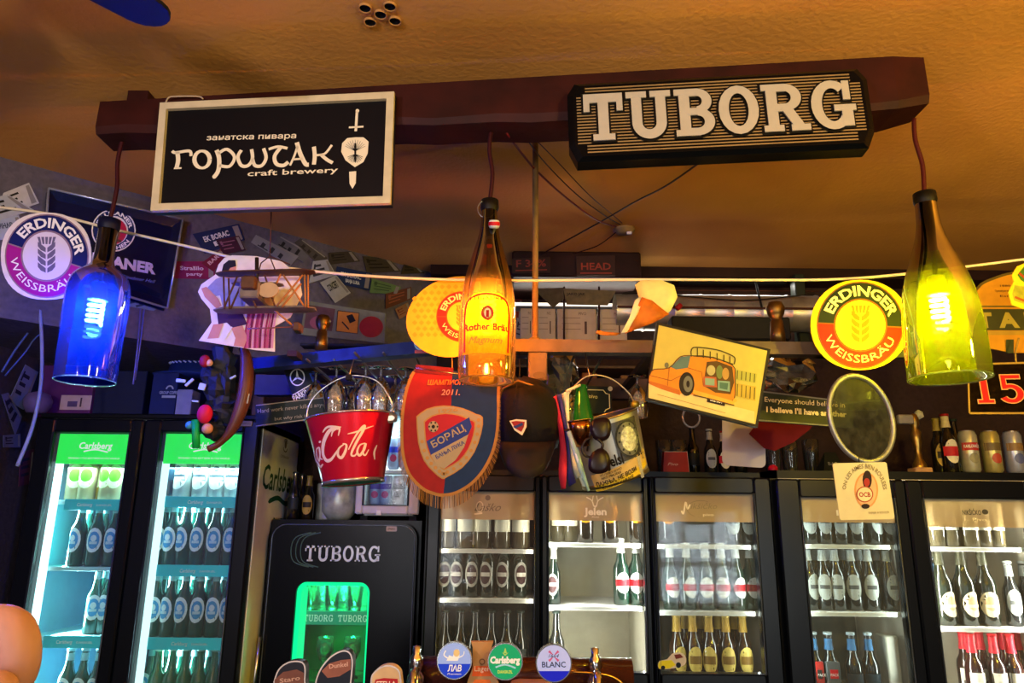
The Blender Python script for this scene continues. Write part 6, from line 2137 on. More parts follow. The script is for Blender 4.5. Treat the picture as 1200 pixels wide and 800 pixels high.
# dark bottles and mugs behind on the middle cooler
for i, (px, k) in enumerate(((812, 'plain_dark'), (832, 'mono'), (848, 'red_oval'), (867, 'plain_dark'))):
    bottle(k, on_top(px, 530, 3.12, TD), ['plain dark bottle on the middle cooler behind the white card, leftmost', 'dark bottle with grey label on the middle cooler, second', 'dark bottle with red label on the middle cooler beside the hanging white card', 'dark bottle hidden behind the hanging white card'][i], sc=.85)
for i, px in enumerate((778, 795, 905, 925, 950)):
    tumbler('dark', on_top(px, 530, 3.1, TD if px < 905 else TE), 'dim empty beer glass on the cooler tops, %s' % ordn[i], 'dim beer glasses on the cooler tops')
mb = MB(); a, b = W(776, 529, 2.96), W(806, 549, 2.96)
q = [(a.x, TD), (b.x + .006, TD), (b.x, a.z), (a.x + .008, a.z)]
mb.add([(x, 2.96, z) for x, z in q] + [(x, 3.0, z) for x, z in q], [(0, 1, 2, 3), (4, 7, 6, 5), (0, 3, 7, 4), (1, 5, 6, 2), (3, 2, 6, 7)], mat('8f141c', .5)); fn = lambda x, y, z: (x, 2.9585, y)
mb.text('Pivo', a.x + .02, TD + .03, .04, .012, 0, mat('c8a0a0', .5, var=0), fn, .0, .3); mb.stroke([(a.x, TD + .002), (b.x + .006, TD + .002), (b.x, a.z), (a.x + .008, a.z)], .002, 0, mat('b8a8a0', .5, var=0), fn)
solo(mb, 'table_card', 'small red tent card standing on the middle cooler', 'card')
mb = MB(); c = W(905, 541, 2.98); mb.lathe([(.02 * math.sin(PI * i / 8), -.02 * math.cos(PI * i / 8)) for i in range(9)], mat('c4142c', .25, coat=.5), 14, Matrix.Translation((c.x, 2.98, TD + .020))); solo(mb, 'glass_ball', 'small shiny red ball on the cooler tops', 'ball')
mb = MB(); p = on_top(973, 530, 2.98, TE); mb.add([(p[0] - .04, 2.96, p[2]), (p[0] + .045, 2.96, p[2]), (p[0] + .03, 3.0, p[2] + .085), (p[0] - .015, 3.0, p[2] + .085), (p[0] - .04, 3.06, p[2]), (p[0] + .045, 3.06, p[2])], [(0, 1, 2, 3), (4, 3, 2, 5), (0, 3, 4), (1, 5, 2), (0, 4, 5, 1)], mat('1c211d', .5)); mb.text('BAR', p[0] - .015, p[2] + .03, .04, .014, 0, mat('9a9a90', .5), lambda x, y, z: (x, 2.958 + (y - p[2]) * .46, y))
solo(mb, 'tent_card', 'black folded tent card on the right cooler under the oval mirror', 'card')
# hanging things above the middle cooler
P = Panel([(846, 490), (897, 496), (897, 547), (847, 546)], Y=2.7)
s = P.thing('white_card', 'blank white rounded card hanging below the car picture', 'card')
mb = MB(); mb.poly(rrect(-P.w / 2, P.w / 2, -P.h / 2, P.h / 2 + .04, .02), -.003, mat('b8b6b4', .5, var=.04), None, .003); mb.build('board', s)
mb = MB(); b = P.I @ Vector((X(870, 470, yB), yB, RZ0)); mb.tube([(0, P.h / 2 + .03, -.004), tuple(b)], .0012, INK, 5); mb.build('string', s)
P = Panel([(880, 493), (955, 493), (955, 528), (880, 528)], Y=2.6)
s = P.thing('red_cloth', 'dark red cloth folded to a point below the dark quote sign', 'cloth')
mb = MB(); P.poly(mb, [(878, 508), (890, 492), (957, 492), (950, 502), (930, 518), (908, 528), (896, 525)], -.004, mat('6e1216', .75, var=.1), .004); mb.build('cloth', s)
mb = MB(); a = P.L(900, 492); b = P.I @ Vector((X(905, 470, yB - 0), yB, RZ0)); mb.tube([(a[0], a[1], -.003), tuple(b)], .0012, INK, 5); mb.build('string', s)
# small round clock-ish ring under the picture
mb = MB(); c = W(810, 489, 2.6)
mb.tube([(c.x + .03 * math.cos(a), c.y, c.z + .035 * math.sin(a)) for a in [2 * PI * i / 20 for i in range(20)]], .004, mat('8a8a84', .3, metal=.6), 6, closed=True)
mb.tube([(c.x, c.y, c.z + .035), (c.x, yB, RZ0)], .0012, INK, 5)
solo(mb, 'metal_ring', 'small steel ring hanging below the car picture', 'ring')
# chalkboard behind the steel bucket
P = Panel([(664, 451), (716, 453), (717, 484), (664, 484)], Y=2.5)
s = P.thing('chalkboard', 'small black chalkboard with cream notched outline behind the green bottle neck', 'chalkboard')
mb = MB(); P.board(mb, mat('191d20', .5, var=.1), .008); mb.build('board', s)
mb = MB(); ln = [(667, 456), (707, 457), (710, 461), (714, 462), (714.5, 478), (710, 480), (708, 483)]; P.line(mb, ln, 1.1, .001, CREAM)
P.txt(mb, 'craft', (668, 466), (684, 466), 5, .001, CREAM); P.txt(mb, 'pivo', (690, 466), (700, 467), 5, .001, CREAM); P.disc(mb, 715, 455.5, 2.8, 2.8, .003, mat('c8b49c', .5), 12); mb.build('chalk_lettering', s)
# bottles on the black cooler, under the red bucket
for i, (px, k) in enumerate(((344, 'plain_dark'), (361, 'gold_lab'), (352, 'plain_dark'))):
    y = 3.22 if i < 2 else 3.36
    bottle(k, (X(px, 590, y), y, kz + .001), ['dark bottle on the black cooler by the white cooler flank', 'dark bottle with gold label on the black cooler', 'dark bottle on the black cooler behind the other two'][i], sc=.82)
mb = MB(); c = (X(398, 590, 3.2), 3.2, kz + .001)
rr = .075
mb.lathe([(0, 0), (rr * .6, 0), (rr * .95, .035), (rr, .09), (rr * .98, .15), (rr * .85, .155), (0, .155)], mat('b4bca8', .35, metal=.3, var=.4, scale=25, bump=.3), 26, Matrix.Translation(c))
solo(mb, 'foil_pot', 'crumpled silvery pot on the black cooler under the red bucket', 'pot')
mb = MB(); a = W(372, 566, 3.3); b = W(390, 606, 3.3); mb.bbox(a.x, b.x, 3.3, 3.34, kz + .001, a.z, mat('b8b8b0', .5, var=.2), .004); solo(mb, 'paper_box', 'torn white paper box beside the silvery pot on the black cooler', 'box')
# ------------------------------------------------------------------ rear wall details between rack and ceiling
DY = 3.3
x0, x1 = X(720, 365, DY), X(955, 365, DY)
zc, r = Z(367, DY, 850), .085
ductm = mat('b0a898', .35, metal=.7, var=.35, scale=12, bump=.1)
t = thing('ventilation_duct', 'round silvery ventilation duct running along the rear wall behind the yellow mat', 'duct', (x0, DY, zc))
nx = 7
for i in range(nx):
    a, b = x0 + (x1 - x0) * i / nx, x0 + (x1 - x0) * (i + 1) / nx
    mb = MB((x0, DY, zc)); R = Matrix.Translation((a, DY, zc)) @ Matrix.Rotation(PI / 2, 4, 'Y')
    mb.lathe([(r, .0), (r, (b - a) - .006), (r + .004, (b - a) - .004), (r + .004, (b - a) + .002)], ductm, 24, R); mb.build('duct_section', t)
mb = MB((x0, DY, zc)); mb.box(x0, x1, DY - r - .008, DY - r - .001, zc - .006, zc + .004, mat('3a1410', .5)); mb.build('conduit', t)
for px in (784, 884):
    x = X(px, 350, DY); mb = MB((x0, DY, zc)); mb.tube([(x, DY - r - .006, zc), (x, DY - r * .4, W(800, 333, DY).z)], .005, MATTE_BLACK, 6); mb.build('hanger', t)
wire([(790, 346), (850, 351), (890, 351), (955, 344)], DY - .1, .003, INK, 'cable', 'black cable sagging in front of the silvery duct')
wire([(598, 337), (700, 339), (790, 340), (960, 341)], 3.545, .0025, mat('5a3020', .5), 'cable', 'long thin brown pipe along the top of the rear wall')
mb = MB(); c = W(938, 360, 3.36); mb.bbox(c.x - .024, c.x + .024, 3.34, 3.40, W(938, 425, 3.36).z, 2.80, mat('23281f', .5), .004); solo(mb, 'post', 'dark vertical post beside the duct behind the yellow mat', 'post')
mb = MB(); a, b = W(785, 372, 3.15), W(925, 400, 3.15); mb.bbox(a.x, b.x, 3.12, 3.2, b.z, a.z, mat('1c1a12', .6, var=.2), .006); solo(mb, 'cable_box', 'dark olive box ledge under the silvery duct', 'box')
mb = MB(); mb.tube([W(793, 362, 3.18), W(798, 357, 3.18)], .012, mat('a01c1c', .5), 8); solo(mb, 'plastic_stopper', 'small red stopper at the left end of the duct', 'stopper')


def brass_finial(px, py, Y, label, s=1.0):
    c = W(px, py, Y)
    mb = MB(); mb.lathe([(0, 0), (.022 * s, 0), (.022 * s, .03 * s), (.018 * s, .07 * s), (.014 * s, .075 * s), (.024 * s, .09 * s), (.028 * s, .11 * s), (.02 * s, .128 * s), (0, .133 * s)], mat('7a5c2c', .35, metal=.9, var=.15), 16, Matrix.Translation((c.x, Y, RZ1)))
    solo(mb, 'brass_finial', label, 'finial')
brass_finial(912, 402, RY, 'brass-capped round finial standing on the rack right of the car picture')
brass_finial(377, 400, 2.3, 'dark brass finial on the rack below the model biplane', .9)

# shelf of white boxes on the rear wall, centre
SY = 3.25
sz = Z(398, SY, 670)
mb = MB(); mb.bbox(X(560, 400, SY), X(770, 400, SY), SY, 3.549, sz - .02, sz, mat('7a7a7a', .4), .003); solo(mb, 'wall_shelf', 'narrow grey shelf on the rear wall that carries the white boxes', 'shelf')
for i, (a, b) in enumerate(((610, 626), (629, 651), (653, 699), (702, 735))):
    p, q = W(a, 360, SY), W(b, 380, SY)
    h = Z(361, SY, 670)
    t = thing('white_box', 'pale printed carton on the rear shelf, %s of four' % ['leftmost', 'second from left', 'third from left', 'rightmost'][i], 'box', ((p.x + q.x) / 2, SY + .05, sz), group='printed cartons on the rear shelf')
    o_ = ((p.x + q.x) / 2, SY + .05, sz)
    mb = MB(o_); mb.bbox(p.x, q.x, SY + .01, SY + .12, sz, h, mat('a8947c', .7, var=.08), .002); mb.build('carton', t)
    mb = MB(o_); mm = mat('4a342a', .7, var=0); fn = lambda x, y, z: (x, SY + .0095, y)
    w_ = q.x - p.x; hh = h - sz
    for k in range(3):
        mb.stroke([(p.x + w_ * .12, sz + hh * (.35 + .18 * k)), (p.x + w_ * .6, sz + hh * (.35 + .18 * k))], .002, 0, mm, fn)
    mb.poly([(p.x + w_ * .7, sz + hh * .2), (p.x + w_ * .76, sz + hh * .2), (p.x + w_ * .76, sz + hh * .6), (p.x + w_ * .7, sz + hh * .6)], 0, mm, fn); mb.text('PIVO', p.x + w_ * .55, sz + hh * .8, w_ * .2, hh * .1, 0, mm, fn)
    mb.build('print', t)
for i, px in enumerate((661, 702)):
    mb = MB(); mb.tube([W(px, 336, SY - .03), W(px, 398, SY - .03)], .005, mat('2a1008', .5), 6); solo(mb, 'shelf_post', 'thin dark upright in front of the white cartons, %s' % ('left one' if i == 0 else 'right one'), 'post')
for (a, b, y, Yt, lb) in ((600, 752, 356, 3.45, 'thin white fluorescent tube on the rear wall above the white cartons'), (640, 768, 411, 3.5, 'thin white fluorescent tube on the rear wall below the white cartons')):
    p, q = W(a, y, Yt), W(b, y, Yt)
    q.z = p.z
    mb = MB(); mb.tube([p, q], .008, glow('fff0dc', 1.6, 'tube_glow'), 8); mb.box(p.x, q.x, Yt + .01, 3.55, p.z - .008, p.z + .008, GREY); solo(mb, 'tube_light', lb, 'lamp')
    area('tube_light_source', ((p.x + q.x) / 2, Yt - .03, p.z), (PI / 2, 0, PI), abs(q.x - p.x), .02, (1, .93, .82), 1.2)
# lamp bar added over the duct to brighten it
area('duct_lamp', (W(860, 340, 3.4).x, 3.42, 2.765), (-.15, 0, 0), .5, .02, (1, .95, .88), 2.5)
mb = MB(); c = W(860, 335, 3.4); mb.bbox(c.x - .26, c.x + .26, 3.405, 3.44, 2.772, 2.8, MATTE_BLACK, .004)
solo(mb, 'work_lamp', 'slim dark lamp bar hanging above the silvery duct', 'lamp')
# signs on the boxed cornice
for q, st, lb in (([(600, 303), (645, 301), (645, 319), (600, 320)], 'F 34%', 'small worn dark sign with red and cream lettering on the boxed cornice, left'), ([(675, 300), (721, 299), (721, 323), (676, 323)], 'HEAD', 'small dark sign with red capitals on the boxed cornice, right')):
    P = Panel(q, Y=3.19)
    s = P.thing('cornice_sign', lb, 'sign')
    mb = MB(); P.board(mb, mat('3a241a', .6), .004); mb.build('board', s)
    mb = MB(); m_ = mat('8a3a28', .6, var=0)
    a, b = q[3], q[2]
    P.txt(mb, st, (a[0] + 5, a[1] - 7), (b[0] - 5, b[1] - 7), 9, .001, m_, .02); P.line(mb, [(a[0] + 4, a[1] - 3), (b[0] - 4, b[1] - 3)], 1.4, .001, m_)
    mb.build('lettering', s)
# dark magazine-like banners hanging above the cartons
P = Panel([(630, 336), (722, 338), (708, 360), (640, 360)], Y=3.2)
s = P.thing('paper_banner', 'crumpled olive brown paper banner above the white cartons', 'banner')
mb = MB(); P.poly(mb, [(625, 338), (660, 337), (661, 350), (648, 361)], 0, mat('4a4030', .8, var=.3)); P.poly(mb, [(660, 338), (722, 341), (712, 358), (664, 357)], .002, mat('5a5038', .8, var=.3)); mb.build('paper', s)
mb = MB(); P.txt(mb, 'JAKO JAK', (664, 346), (686, 346), 3.5, .004, INK, .02); mb.build('lettering', s)
wire([(744, 342), (730, 345), (729, 358), (738, 366), (745, 372)], 3.27, .006, INK, 'cable', 'thick black cable loop left of the duct')
# dark shelf planks and bottles in the gloom behind the rack (right of cap)
mb = MB(); mb.bbox(X(590, 470, 3.3), X(800, 470, 3.3), 3.3, 3.549, Z(430, 3.3), Z(427, 3.3), mat('5a4a34', .6, var=.3), .002); solo(mb, 'wall_shelf', 'thin brown shelf in the gloom behind the steel bucket handle', 'shelf')
for i, px in enumerate((668, 690, 712, 735)):
    y = 3.4
    mb = MB(); mb.bbox(X(px, 440, y) - .035, X(px, 440, y) + .035, y - .03, y + .04, Z(452, 3.3), Z(452, 3.3) + [.06, .08, .05, .07][i], mat(['6a3a20', '7a4a24', '5c2c20', '7a5a34'][i], .6, var=.3), .003)
    solo(mb, 'small_box', 'small brownish box in the gloom behind the steel bucket, %s' % ordn[i], 'box', 'small boxes behind the steel bucket')
mb = MB(); mb.bbox(X(590, 470, 3.3), X(800, 470, 3.3), 3.3, 3.549, Z(455, 3.3) , Z(452, 3.3) - .0005, mat('5a4a34', .6, var=.3), .002); solo(mb, 'wall_shelf', 'lower brown shelf in the gloom carrying small boxes', 'shelf')

# poster with orange card and red circle, left of the yellow disc
P = Panel([(358, 352), (452, 367), (450, 402), (352, 392)], Y=2.9)
s = P.thing('poster_board', 'pale green board with an orange square and a red circle left of the yellow disc', 'board')
mb = MB(); P.board(mb, mat('6e7058', .7, var=.15), .01); mb.build('board', s)
mb = MB(); P.poly(mb, [(360, 357), (393, 362), (389, 388), (356, 384)], .001, mat('5a3c38', .7, var=.2)); P.poly(mb, [(396, 364), (421, 367), (419, 391), (394, 388)], .001, mat('c07a24', .6)); P.line(mb, [(396, 364), (421, 367), (419, 391), (394, 388), (396, 364)], 1.2, .002, mat('4a3418', .6))
P.poly(mb, [(406, 370), (413, 368), (417, 376), (410, 379)], .002, INK); P.line(mb, [(401, 377), (409, 386)], 1.6, .002, INK); P.disc(mb, 435, 383, 14, 12.5, .001, mat('8a1c18', .6)); P.disc(mb, 375, 378, 12, 8, .002, mat('8a4a50', .6))
mb.build('print', s)
mb = MB(); mb.bbox(W(352, 394, 2.9).x, W(452, 404, 2.9).x, 2.9, 2.96, W(400, 402, 2.9).z - .012, W(400, 402, 2.9).z, mat('2a2a30', .5), .003); solo(mb, 'ledge', 'dark ledge under the board with the red circle', 'shelf')

# ------------------------------------------------------------------ papers taped to the oblique bulkhead
BP = BH_A + BH_N * .004
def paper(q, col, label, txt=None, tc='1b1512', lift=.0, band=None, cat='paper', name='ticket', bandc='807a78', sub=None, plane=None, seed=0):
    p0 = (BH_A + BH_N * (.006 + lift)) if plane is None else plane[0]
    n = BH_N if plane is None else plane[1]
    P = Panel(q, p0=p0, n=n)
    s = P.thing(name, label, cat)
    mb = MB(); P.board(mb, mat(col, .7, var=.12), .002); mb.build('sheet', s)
    mb = MB(); k = mat(tc, .7, var=0)
    def U(u, v):
        (ax_, ay), (bx_, by), (cx_, cy_), (dx_, dy) = q
        return (ax_ * (1 - u) * (1 - v) + bx_ * u * (1 - v) + cx_ * u * v + dx_ * (1 - u) * v, ay * (1 - u) * (1 - v) + by * u * (1 - v) + cy_ * u * v + dy * (1 - u) * v)
    hpx = math.hypot(q[3][0] - q[0][0], q[3][1] - q[0][1])
    if txt:
        P.txt(mb, txt, U(.14, .5), U(.72, .5), hpx * .24, .0006, k, .03)
        if sub:
            P.txt(mb, sub, U(.3, .82), U(.7, .82), hpx * .2, .0006, k, .03)
    else:
        rn = random.Random(int(q[0][0] * 7 + q[0][1]))
        for i in range(3):
            v = .25 + .22 * i
            P.line(mb, [U(.12, v), U(rn.uniform(.45, .75), v)], hpx * .06, .0006, k)
        P.poly(mb, [U(.1, .15), U(.2, .15), U(.2, .4), U(.1, .4)], .0007, k)
    P.poly(mb, [U(.84, .08), U(.96, .08), U(.96, .92), U(.84, .92)], .0005, mat(bandc, .7, var=0))
    mb.build('print', s)
    return s
paper([(4, 226), (34, 214), (46, 238), (-6, 256)], 'b8b4b4', 'pale ticket with a dark picture taped at the top left corner')
paper([(-14, 232), (10, 228), (40, 246), (-14, 262)], 'a8a8b0', 'grey ticket tucked under the topmost one at the far left', lift=.003)
paper([(-10, 256), (22, 252), (30, 278), (-10, 282)], 'a4a8b8', 'pale ticket with Cyrillic capitals above the left beer mat', 'ЧИНАР', '2a3048', .002)
paper([(226, 274), (280, 262), (287, 281), (240, 297)], '1a2450', 'blue ticket with white capitals right of the blue tin sign', 'EK BORAC', 'd0d0d8', .004, sub='BL')
paper([(253, 281), (280, 276), (288, 293), (262, 298)], '3a1830', 'dark maroon card overlapping the blue ticket', None, '80506a', .006)
paper([(205, 306), (252, 306), (252, 327), (204, 326)], '7a1a4c', 'magenta ticket with white script beside the blue tin sign', 'Strašilo', 'c8b8c8', .003, sub='party')
paper([(236, 308), (258, 292), (268, 300), (250, 318)], '6a1834', 'small crimson ticket slanted above the magenta one', 'BAR', 'c8a0b0', .005)
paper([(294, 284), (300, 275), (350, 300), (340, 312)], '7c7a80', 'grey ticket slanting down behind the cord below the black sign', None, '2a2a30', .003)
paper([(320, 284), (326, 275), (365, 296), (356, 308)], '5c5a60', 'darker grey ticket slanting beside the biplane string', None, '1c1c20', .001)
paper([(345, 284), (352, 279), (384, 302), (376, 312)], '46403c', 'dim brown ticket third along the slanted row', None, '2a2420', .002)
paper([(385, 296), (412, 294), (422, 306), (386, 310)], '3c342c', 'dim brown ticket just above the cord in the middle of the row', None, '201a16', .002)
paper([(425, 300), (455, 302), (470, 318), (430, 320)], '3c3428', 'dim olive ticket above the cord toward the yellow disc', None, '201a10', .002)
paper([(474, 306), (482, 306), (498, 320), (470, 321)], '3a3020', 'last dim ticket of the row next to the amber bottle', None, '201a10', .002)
paper([(367, 306), (384, 304), (394, 322), (362, 332)], '9c9ca4', 'pale leaflet folded below the cord right of the biplane', None, '30303a', .010, name='leaflet')
paper([(375, 331), (394, 322), (411, 343), (393, 355)], 'a0a09a', 'pale leaflet with black lettering hanging over the green board edge', 'CONCERT', '20201c', .012, name='leaflet')
paper([(395, 312), (436, 320), (433, 340), (392, 331)], '1c2c5c', 'dark blue ticket with white capitals below the cord', 'EK BORAC', 'c8ccd4', .007, sub='BANJA LUKA')
paper([(436, 326), (470, 336), (466, 345), (433, 343)], '5c7848', 'small green banknote-like ticket below the cord', None, '3a5030', .008)
paper([(452, 344), (482, 336), (482, 350), (452, 362)], '5c3424', 'brown ticket beside the yellow disc', None, '8a4a30', .008)
paper([(463, 362), (478, 354), (482, 366), (468, 374)], '8a6048', 'small tan card just left of the yellow disc', None, '6a2a20', .01)
paper([(104, 350), (150, 347), (194, 356), (180, 364)], '6a8090', 'pale strip of paper sticking out below the blue tin sign', None, '2a3a48', .004)
for i, (px, py) in enumerate(((598, 345), (606, 372), (612, 392))):
    q = [(px, py), (px + 14, py + 6), (px + 12, py + 30), (px - 4, py + 26)]
    paper(q, ['6a1c14', '8a8478', '8c8070'][i], ['dark red scrap of paper right of the amber bottle', 'pale leaflet right of the amber bottle', 'pale scrap of paper near the foot of the hanging rod'][i], None, '2a201c', plane=(Vector((0, 3.546 - .003 * i, 0)), Vector((0, -1, 0))), name='scrap_paper')

# blue tin sign tray
P = Panel([(56, 222), (213, 258), (195, 362), (50, 318)], p0=BH_A + BH_N * .05, n=BH_N)
s = P.thing('tin_sign', 'dark blue framed tin beer sign with white capitals and a round badge, left corner', 'sign')
tb = mat('101c48', .22, metal=.55, var=.12, coat=.5)
mb = MB(); q = P.q; c0_ = (sum(a for a, b in q) / 4, sum(b for a, b in q) / 4)
inn = [(c0_[0] + (a - c0_[0]) * .86, c0_[1] + (b - c0_[1]) * .8) for a, b in q]
mb.add([(a, b, .012) for a, b in q] + [(a, b, 0) for a, b in inn], [(i, (i + 1) % 4, 4 + (i + 1) % 4, 4 + i) for i in range(4)] + [(4, 5, 6, 7)], tb)
mb.poly(list(reversed(q)), -.04, tb, None, .01)
mb.build('plate', s)
mb = MB()
for i in range(4):
    a, b = q[i], q[(i + 1) % 4]
    mb.tube([(a[0], a[1], .014), (b[0], b[1], .014)], .0045, mat('c4cce4', .25, metal=.7), 8)  # rim colour brightened to carry whitish reflections
mb.build('rim', s, 'silvery rim')
mb = MB()
P.disc(mb, 133, 270, 26, 25, .001, mat('e0dcd4', .5)); P.disc(mb, 133, 270, 24.5, 23.5, .0014, NAVY); P.disc(mb, 133, 270, 17, 17, .0018, mat('e0dcd4', .5)); P.disc(mb, 133, 271, 15.5, 15.5, .0022, mat('b01c40', .5))
P.disc(mb, 135, 272, 6, 10, .0026, mat('7a4a34', .5)); P.disc(mb, 137, 264, 3.5, 4, .003, mat('c89a80', .5)); P.line(mb, [(128, 280), (142, 283)], 4, .003, mat('5c3a28', .5))
f = lambda x, y, z: (*P.L(133 + x, 270 - y), z)
mb.arctext('PAULANER', 0, 0, 18.2, 150, 4.4, .003, WHITE, f, .03, mid=82); mb.arctext('MÜNCHEN', 0, 0, 22.6, 120, 4.2, .003, WHITE, f, .03, top=False, mid=265)
P.txt(mb, 'PAULANER', (83, 304), (182, 321), 15, .002, mat('e8e0d0', .4, var=0), .05)
P.txt(mb, 'Münchner Hell', (140, 325), (182, 332), 5, .002, mat('8c94b0', .4, var=0), 0, .4)
mb.build('print', s)

# ------------------------------------------------------------------ far left: papers on the side wall, cables
LP = (Vector((-1.985, 0, 0)), Vector((1, 0, 0)))
for q, c_, lb in (([(2, 462), (10, 460), (26, 488), (18, 510)], '5c6088', 'crumpled pale paper low on the left wall near the cooler'),
                  ([(30, 427), (45, 436), (28, 480), (10, 470)], '7078a0', 'pale ticket with dark square on the left wall below the blue bottle'),
                  ([(4, 510), (24, 508), (24, 524), (4, 524)], '565c84', 'small pale scrap on the left wall beside the cooler'),
                  ([(12, 370), (33, 358), (38, 372), (18, 384)], '303a70', 'dim blue scrap under the left beer mat'),
                  ([(24, 530), (40, 526), (36, 566), (22, 570)], '4a2440', 'dim purple leaflet left of the tall cooler')):
    paper(q, c_, lb, None, '181c38', plane=LP, name='scrap_paper')
wire([(46, 350), (49, 400), (48, 450), (38, 500), (20, 546)], 2.488, .006, mat('8088a8', .5), 'cable', 'pale grey cable hanging in an arc down the left wall')
wire([(33, 390), (18, 410), (2, 436)], 2.6, .004, mat('405090', .5), 'cable', 'thin bluish cable slanting down at the left edge')
wire([(46, 392), (38, 400), (30, 412), (6, 440)], 2.62, .003, mat('405090', .5), 'cable', 'second thin bluish cable beside the slanting one at the left edge')
for q, st, lb in (((170, 352, 158, 445, 2.69), 0, 'pale violet cable left of the dark cap shape'), ((165, 358, 156, 450, 2.68), 0, 'thin violet cable right beside the blue bottle')):
    wire([(q[0], q[1]), ((q[0] + q[2]) / 2 + 1, (q[1] + q[3]) / 2), (q[2], q[3])], q[4], .003, mat('5a5a98', .5), 'cable', lb)

# boxes and cap on top of the tall cooler
TA_ = za1 + .021
def cbox(px0, px1, y0, Y, col, label, depth=.2, name='box', dec=None, zb=None, cat='box'):
    zb = TA_ if zb is None else zb
    a, b = X(px0, y0, Y), X(px1, y0, Y)
    zt_ = Z(y0, Y, (px0 + px1) / 2)
    org = ((a + b) / 2, Y + depth / 2, zb)
    t = thing(name, label, cat, org)
    mb = MB(org); mb.bbox(a, b, Y, Y + depth, zb, zt_, mat(col, .55, var=.12), .003); mb.build('carton', t)
    if dec:
        mb = MB(org); dec(mb, a, b, zb, zt_, Y - .0012); mb.build('print', t)
    return zt_
def dec_label(mb, a, b, z0, z1, y):
    fn = lambda x, yy, z: (x, y + z, yy)
    x0_, x1_ = X(71, 470, y), X(107, 470, y)
    zz0, zz1 = Z(480, y, 90), Z(463, y, 90)
    mb.poly([(x0_, zz0), (x1_, zz0), (x1_, zz1), (x0_, zz1)], 0, mat('a89090', .6), fn); mb.poly([(x0_ + .03, zz0 + .012), (x0_ + .07, zz0 + .012), (x0_ + .07, zz0 + .035), (x0_ + .03, zz0 + .035)], -.0008, mat('4a3a5c', .6), fn)
    mb.poly([(x1_ - .045, zz0 + .012), (x1_ - .038, zz0 + .012), (x1_ - .038, zz1 - .01), (x1_ - .045, zz1 - .01)], -.0008, mat('3a2a3c', .6), fn)
def dec_logo(mb, a, b, z0, z1, y):
    fn = lambda x, yy, z: (x, y + z, yy)
    c = X(198, 462, y); zc_ = Z(460, y, 198)
    w_ = mat('9ca4b8', .6, var=0)
    mb.ring(c, zc_ + .015, .016, .016, .006, 0, w_, fn, 0, 180); mb.text('GROUP COFFEE', c - .04, zc_ - .005, .08, .012, 0, w_, fn, .03); mb.stroke([(c - .028, zc_ - .016), (c + .028, zc_ - .016)], .010, 0, w_, fn)
cbox(112, 173, 434, 3.02, '0e1430', 'dark navy box on the tall cooler, right of the purple box', .3)
cbox(50, 113, 428, 3.0, '4c1c50', 'purple box with a pale label on the tall cooler behind the blue bottle', .3, dec=dec_label)
cbox(180, 210, 436, 2.98, '101d50', 'dark blue box with a small white logo on the tall cooler', .3, dec=dec_logo)
cbox(208, 226, 456, 2.95, '8488a8', 'upright pale box on the tall cooler beside the trinket bundle', .08)
cbox(240, 275, 470, 3.05, '101830', 'low dark box on the tall cooler behind the horn', .2)
# pompon-ish cup left
mb = MB(); c = (X(56, 480, 2.98) , 2.97, TA_); mb.lathe([(0, 0), (.035, 0), (.05, .03), (.052, .05), (.04, .075), (0, .09)], mat('5a4a70', .6, var=.2), 16, Matrix.Translation(c)); 
mb.v = [Vector((v.x - .0, v.y - .06, v.z)) for v in mb.v]
solo(mb, 'felt_hat', 'small rounded violet felt shape on the tall cooler at its left end', 'hat')
# broad dark blue hat on the boxes
c = Vector((X(215, 415, 3.0), 3.1, 0)); zt_ = Z(436, 2.98, 195)
t = thing('felt_hat', 'broad dark blue hat with a beaded band lying on the boxes', 'hat', (c.x, c.y, zt_))
hm = mat('14285c', .75, var=.15)
mb = MB(); mb.lathe([(0, .0), (.15, .0), (.165, .012), (.10, .022), (.085, .09), (.06, .115), (0, .12)], hm, 28, Matrix.Scale(.62, 4, (0, 1, 0))); mb.build('crown', t)
mb = MB()
for i in range(14):
    a = PI + PI * (i + .5) / 14
    mb.bbox(-.007, .007, -.002, .002, -.002, .003, mat('b8c0d0', .4), .0008, Matrix.Translation((.094 * math.cos(a), .094 * .62 * math.sin(a), .06)) @ Matrix.Rotation(.5, 4, 'Y'))
mb.build('beaded_band', t)
# brown panel and tag near the sign
mb = MB(); a, b = W(299, 438, 2.95), W(309, 470, 2.95); b.z = TA_; mb.bbox(a.x, b.x, 2.95, 2.97, b.z, a.z, mat('5c4438', .6), .003); solo(mb, 'wood_offcut', 'small upright brown board left of the parking sign', 'board')
mb = MB(); a, b = W(283, 494, 2.89), W(297, 500, 2.89); mb.bbox(a.x, b.x, 2.87, 2.885, b.z, a.z, mat('8a7a74', .6), .001); mb.text('DANFOSS', a.x + .004, b.z + .006, .04, .01, 0, INK, lambda x, y, z: (x, 2.8695, y)); solo(mb, 'name_tag', 'tiny pale tag on the top corner of the tall cooler', 'tag')

# ------------------------------------------------------------------ beer taps along the bottom
TY = 1.75
def tapz(py):
    return Z(py, TY, 600)
CZ = tapz(800) - .10
mb = MB(); mb.bbox(X(300, 800, TY), X(820, 800, TY), TY - .25, TY + .35, CZ - .06, CZ, mat('2c1812', .4, var=.3, scale=8, bump=.1), .01); mb.box(X(300, 800, TY), X(820, 800, TY), TY - .2, TY + .3, 0.0, CZ - .06, mat('1c1210', .5))
solo(mb, 'bar_counter', 'dark wooden bar counter under the beer taps', 'counter')
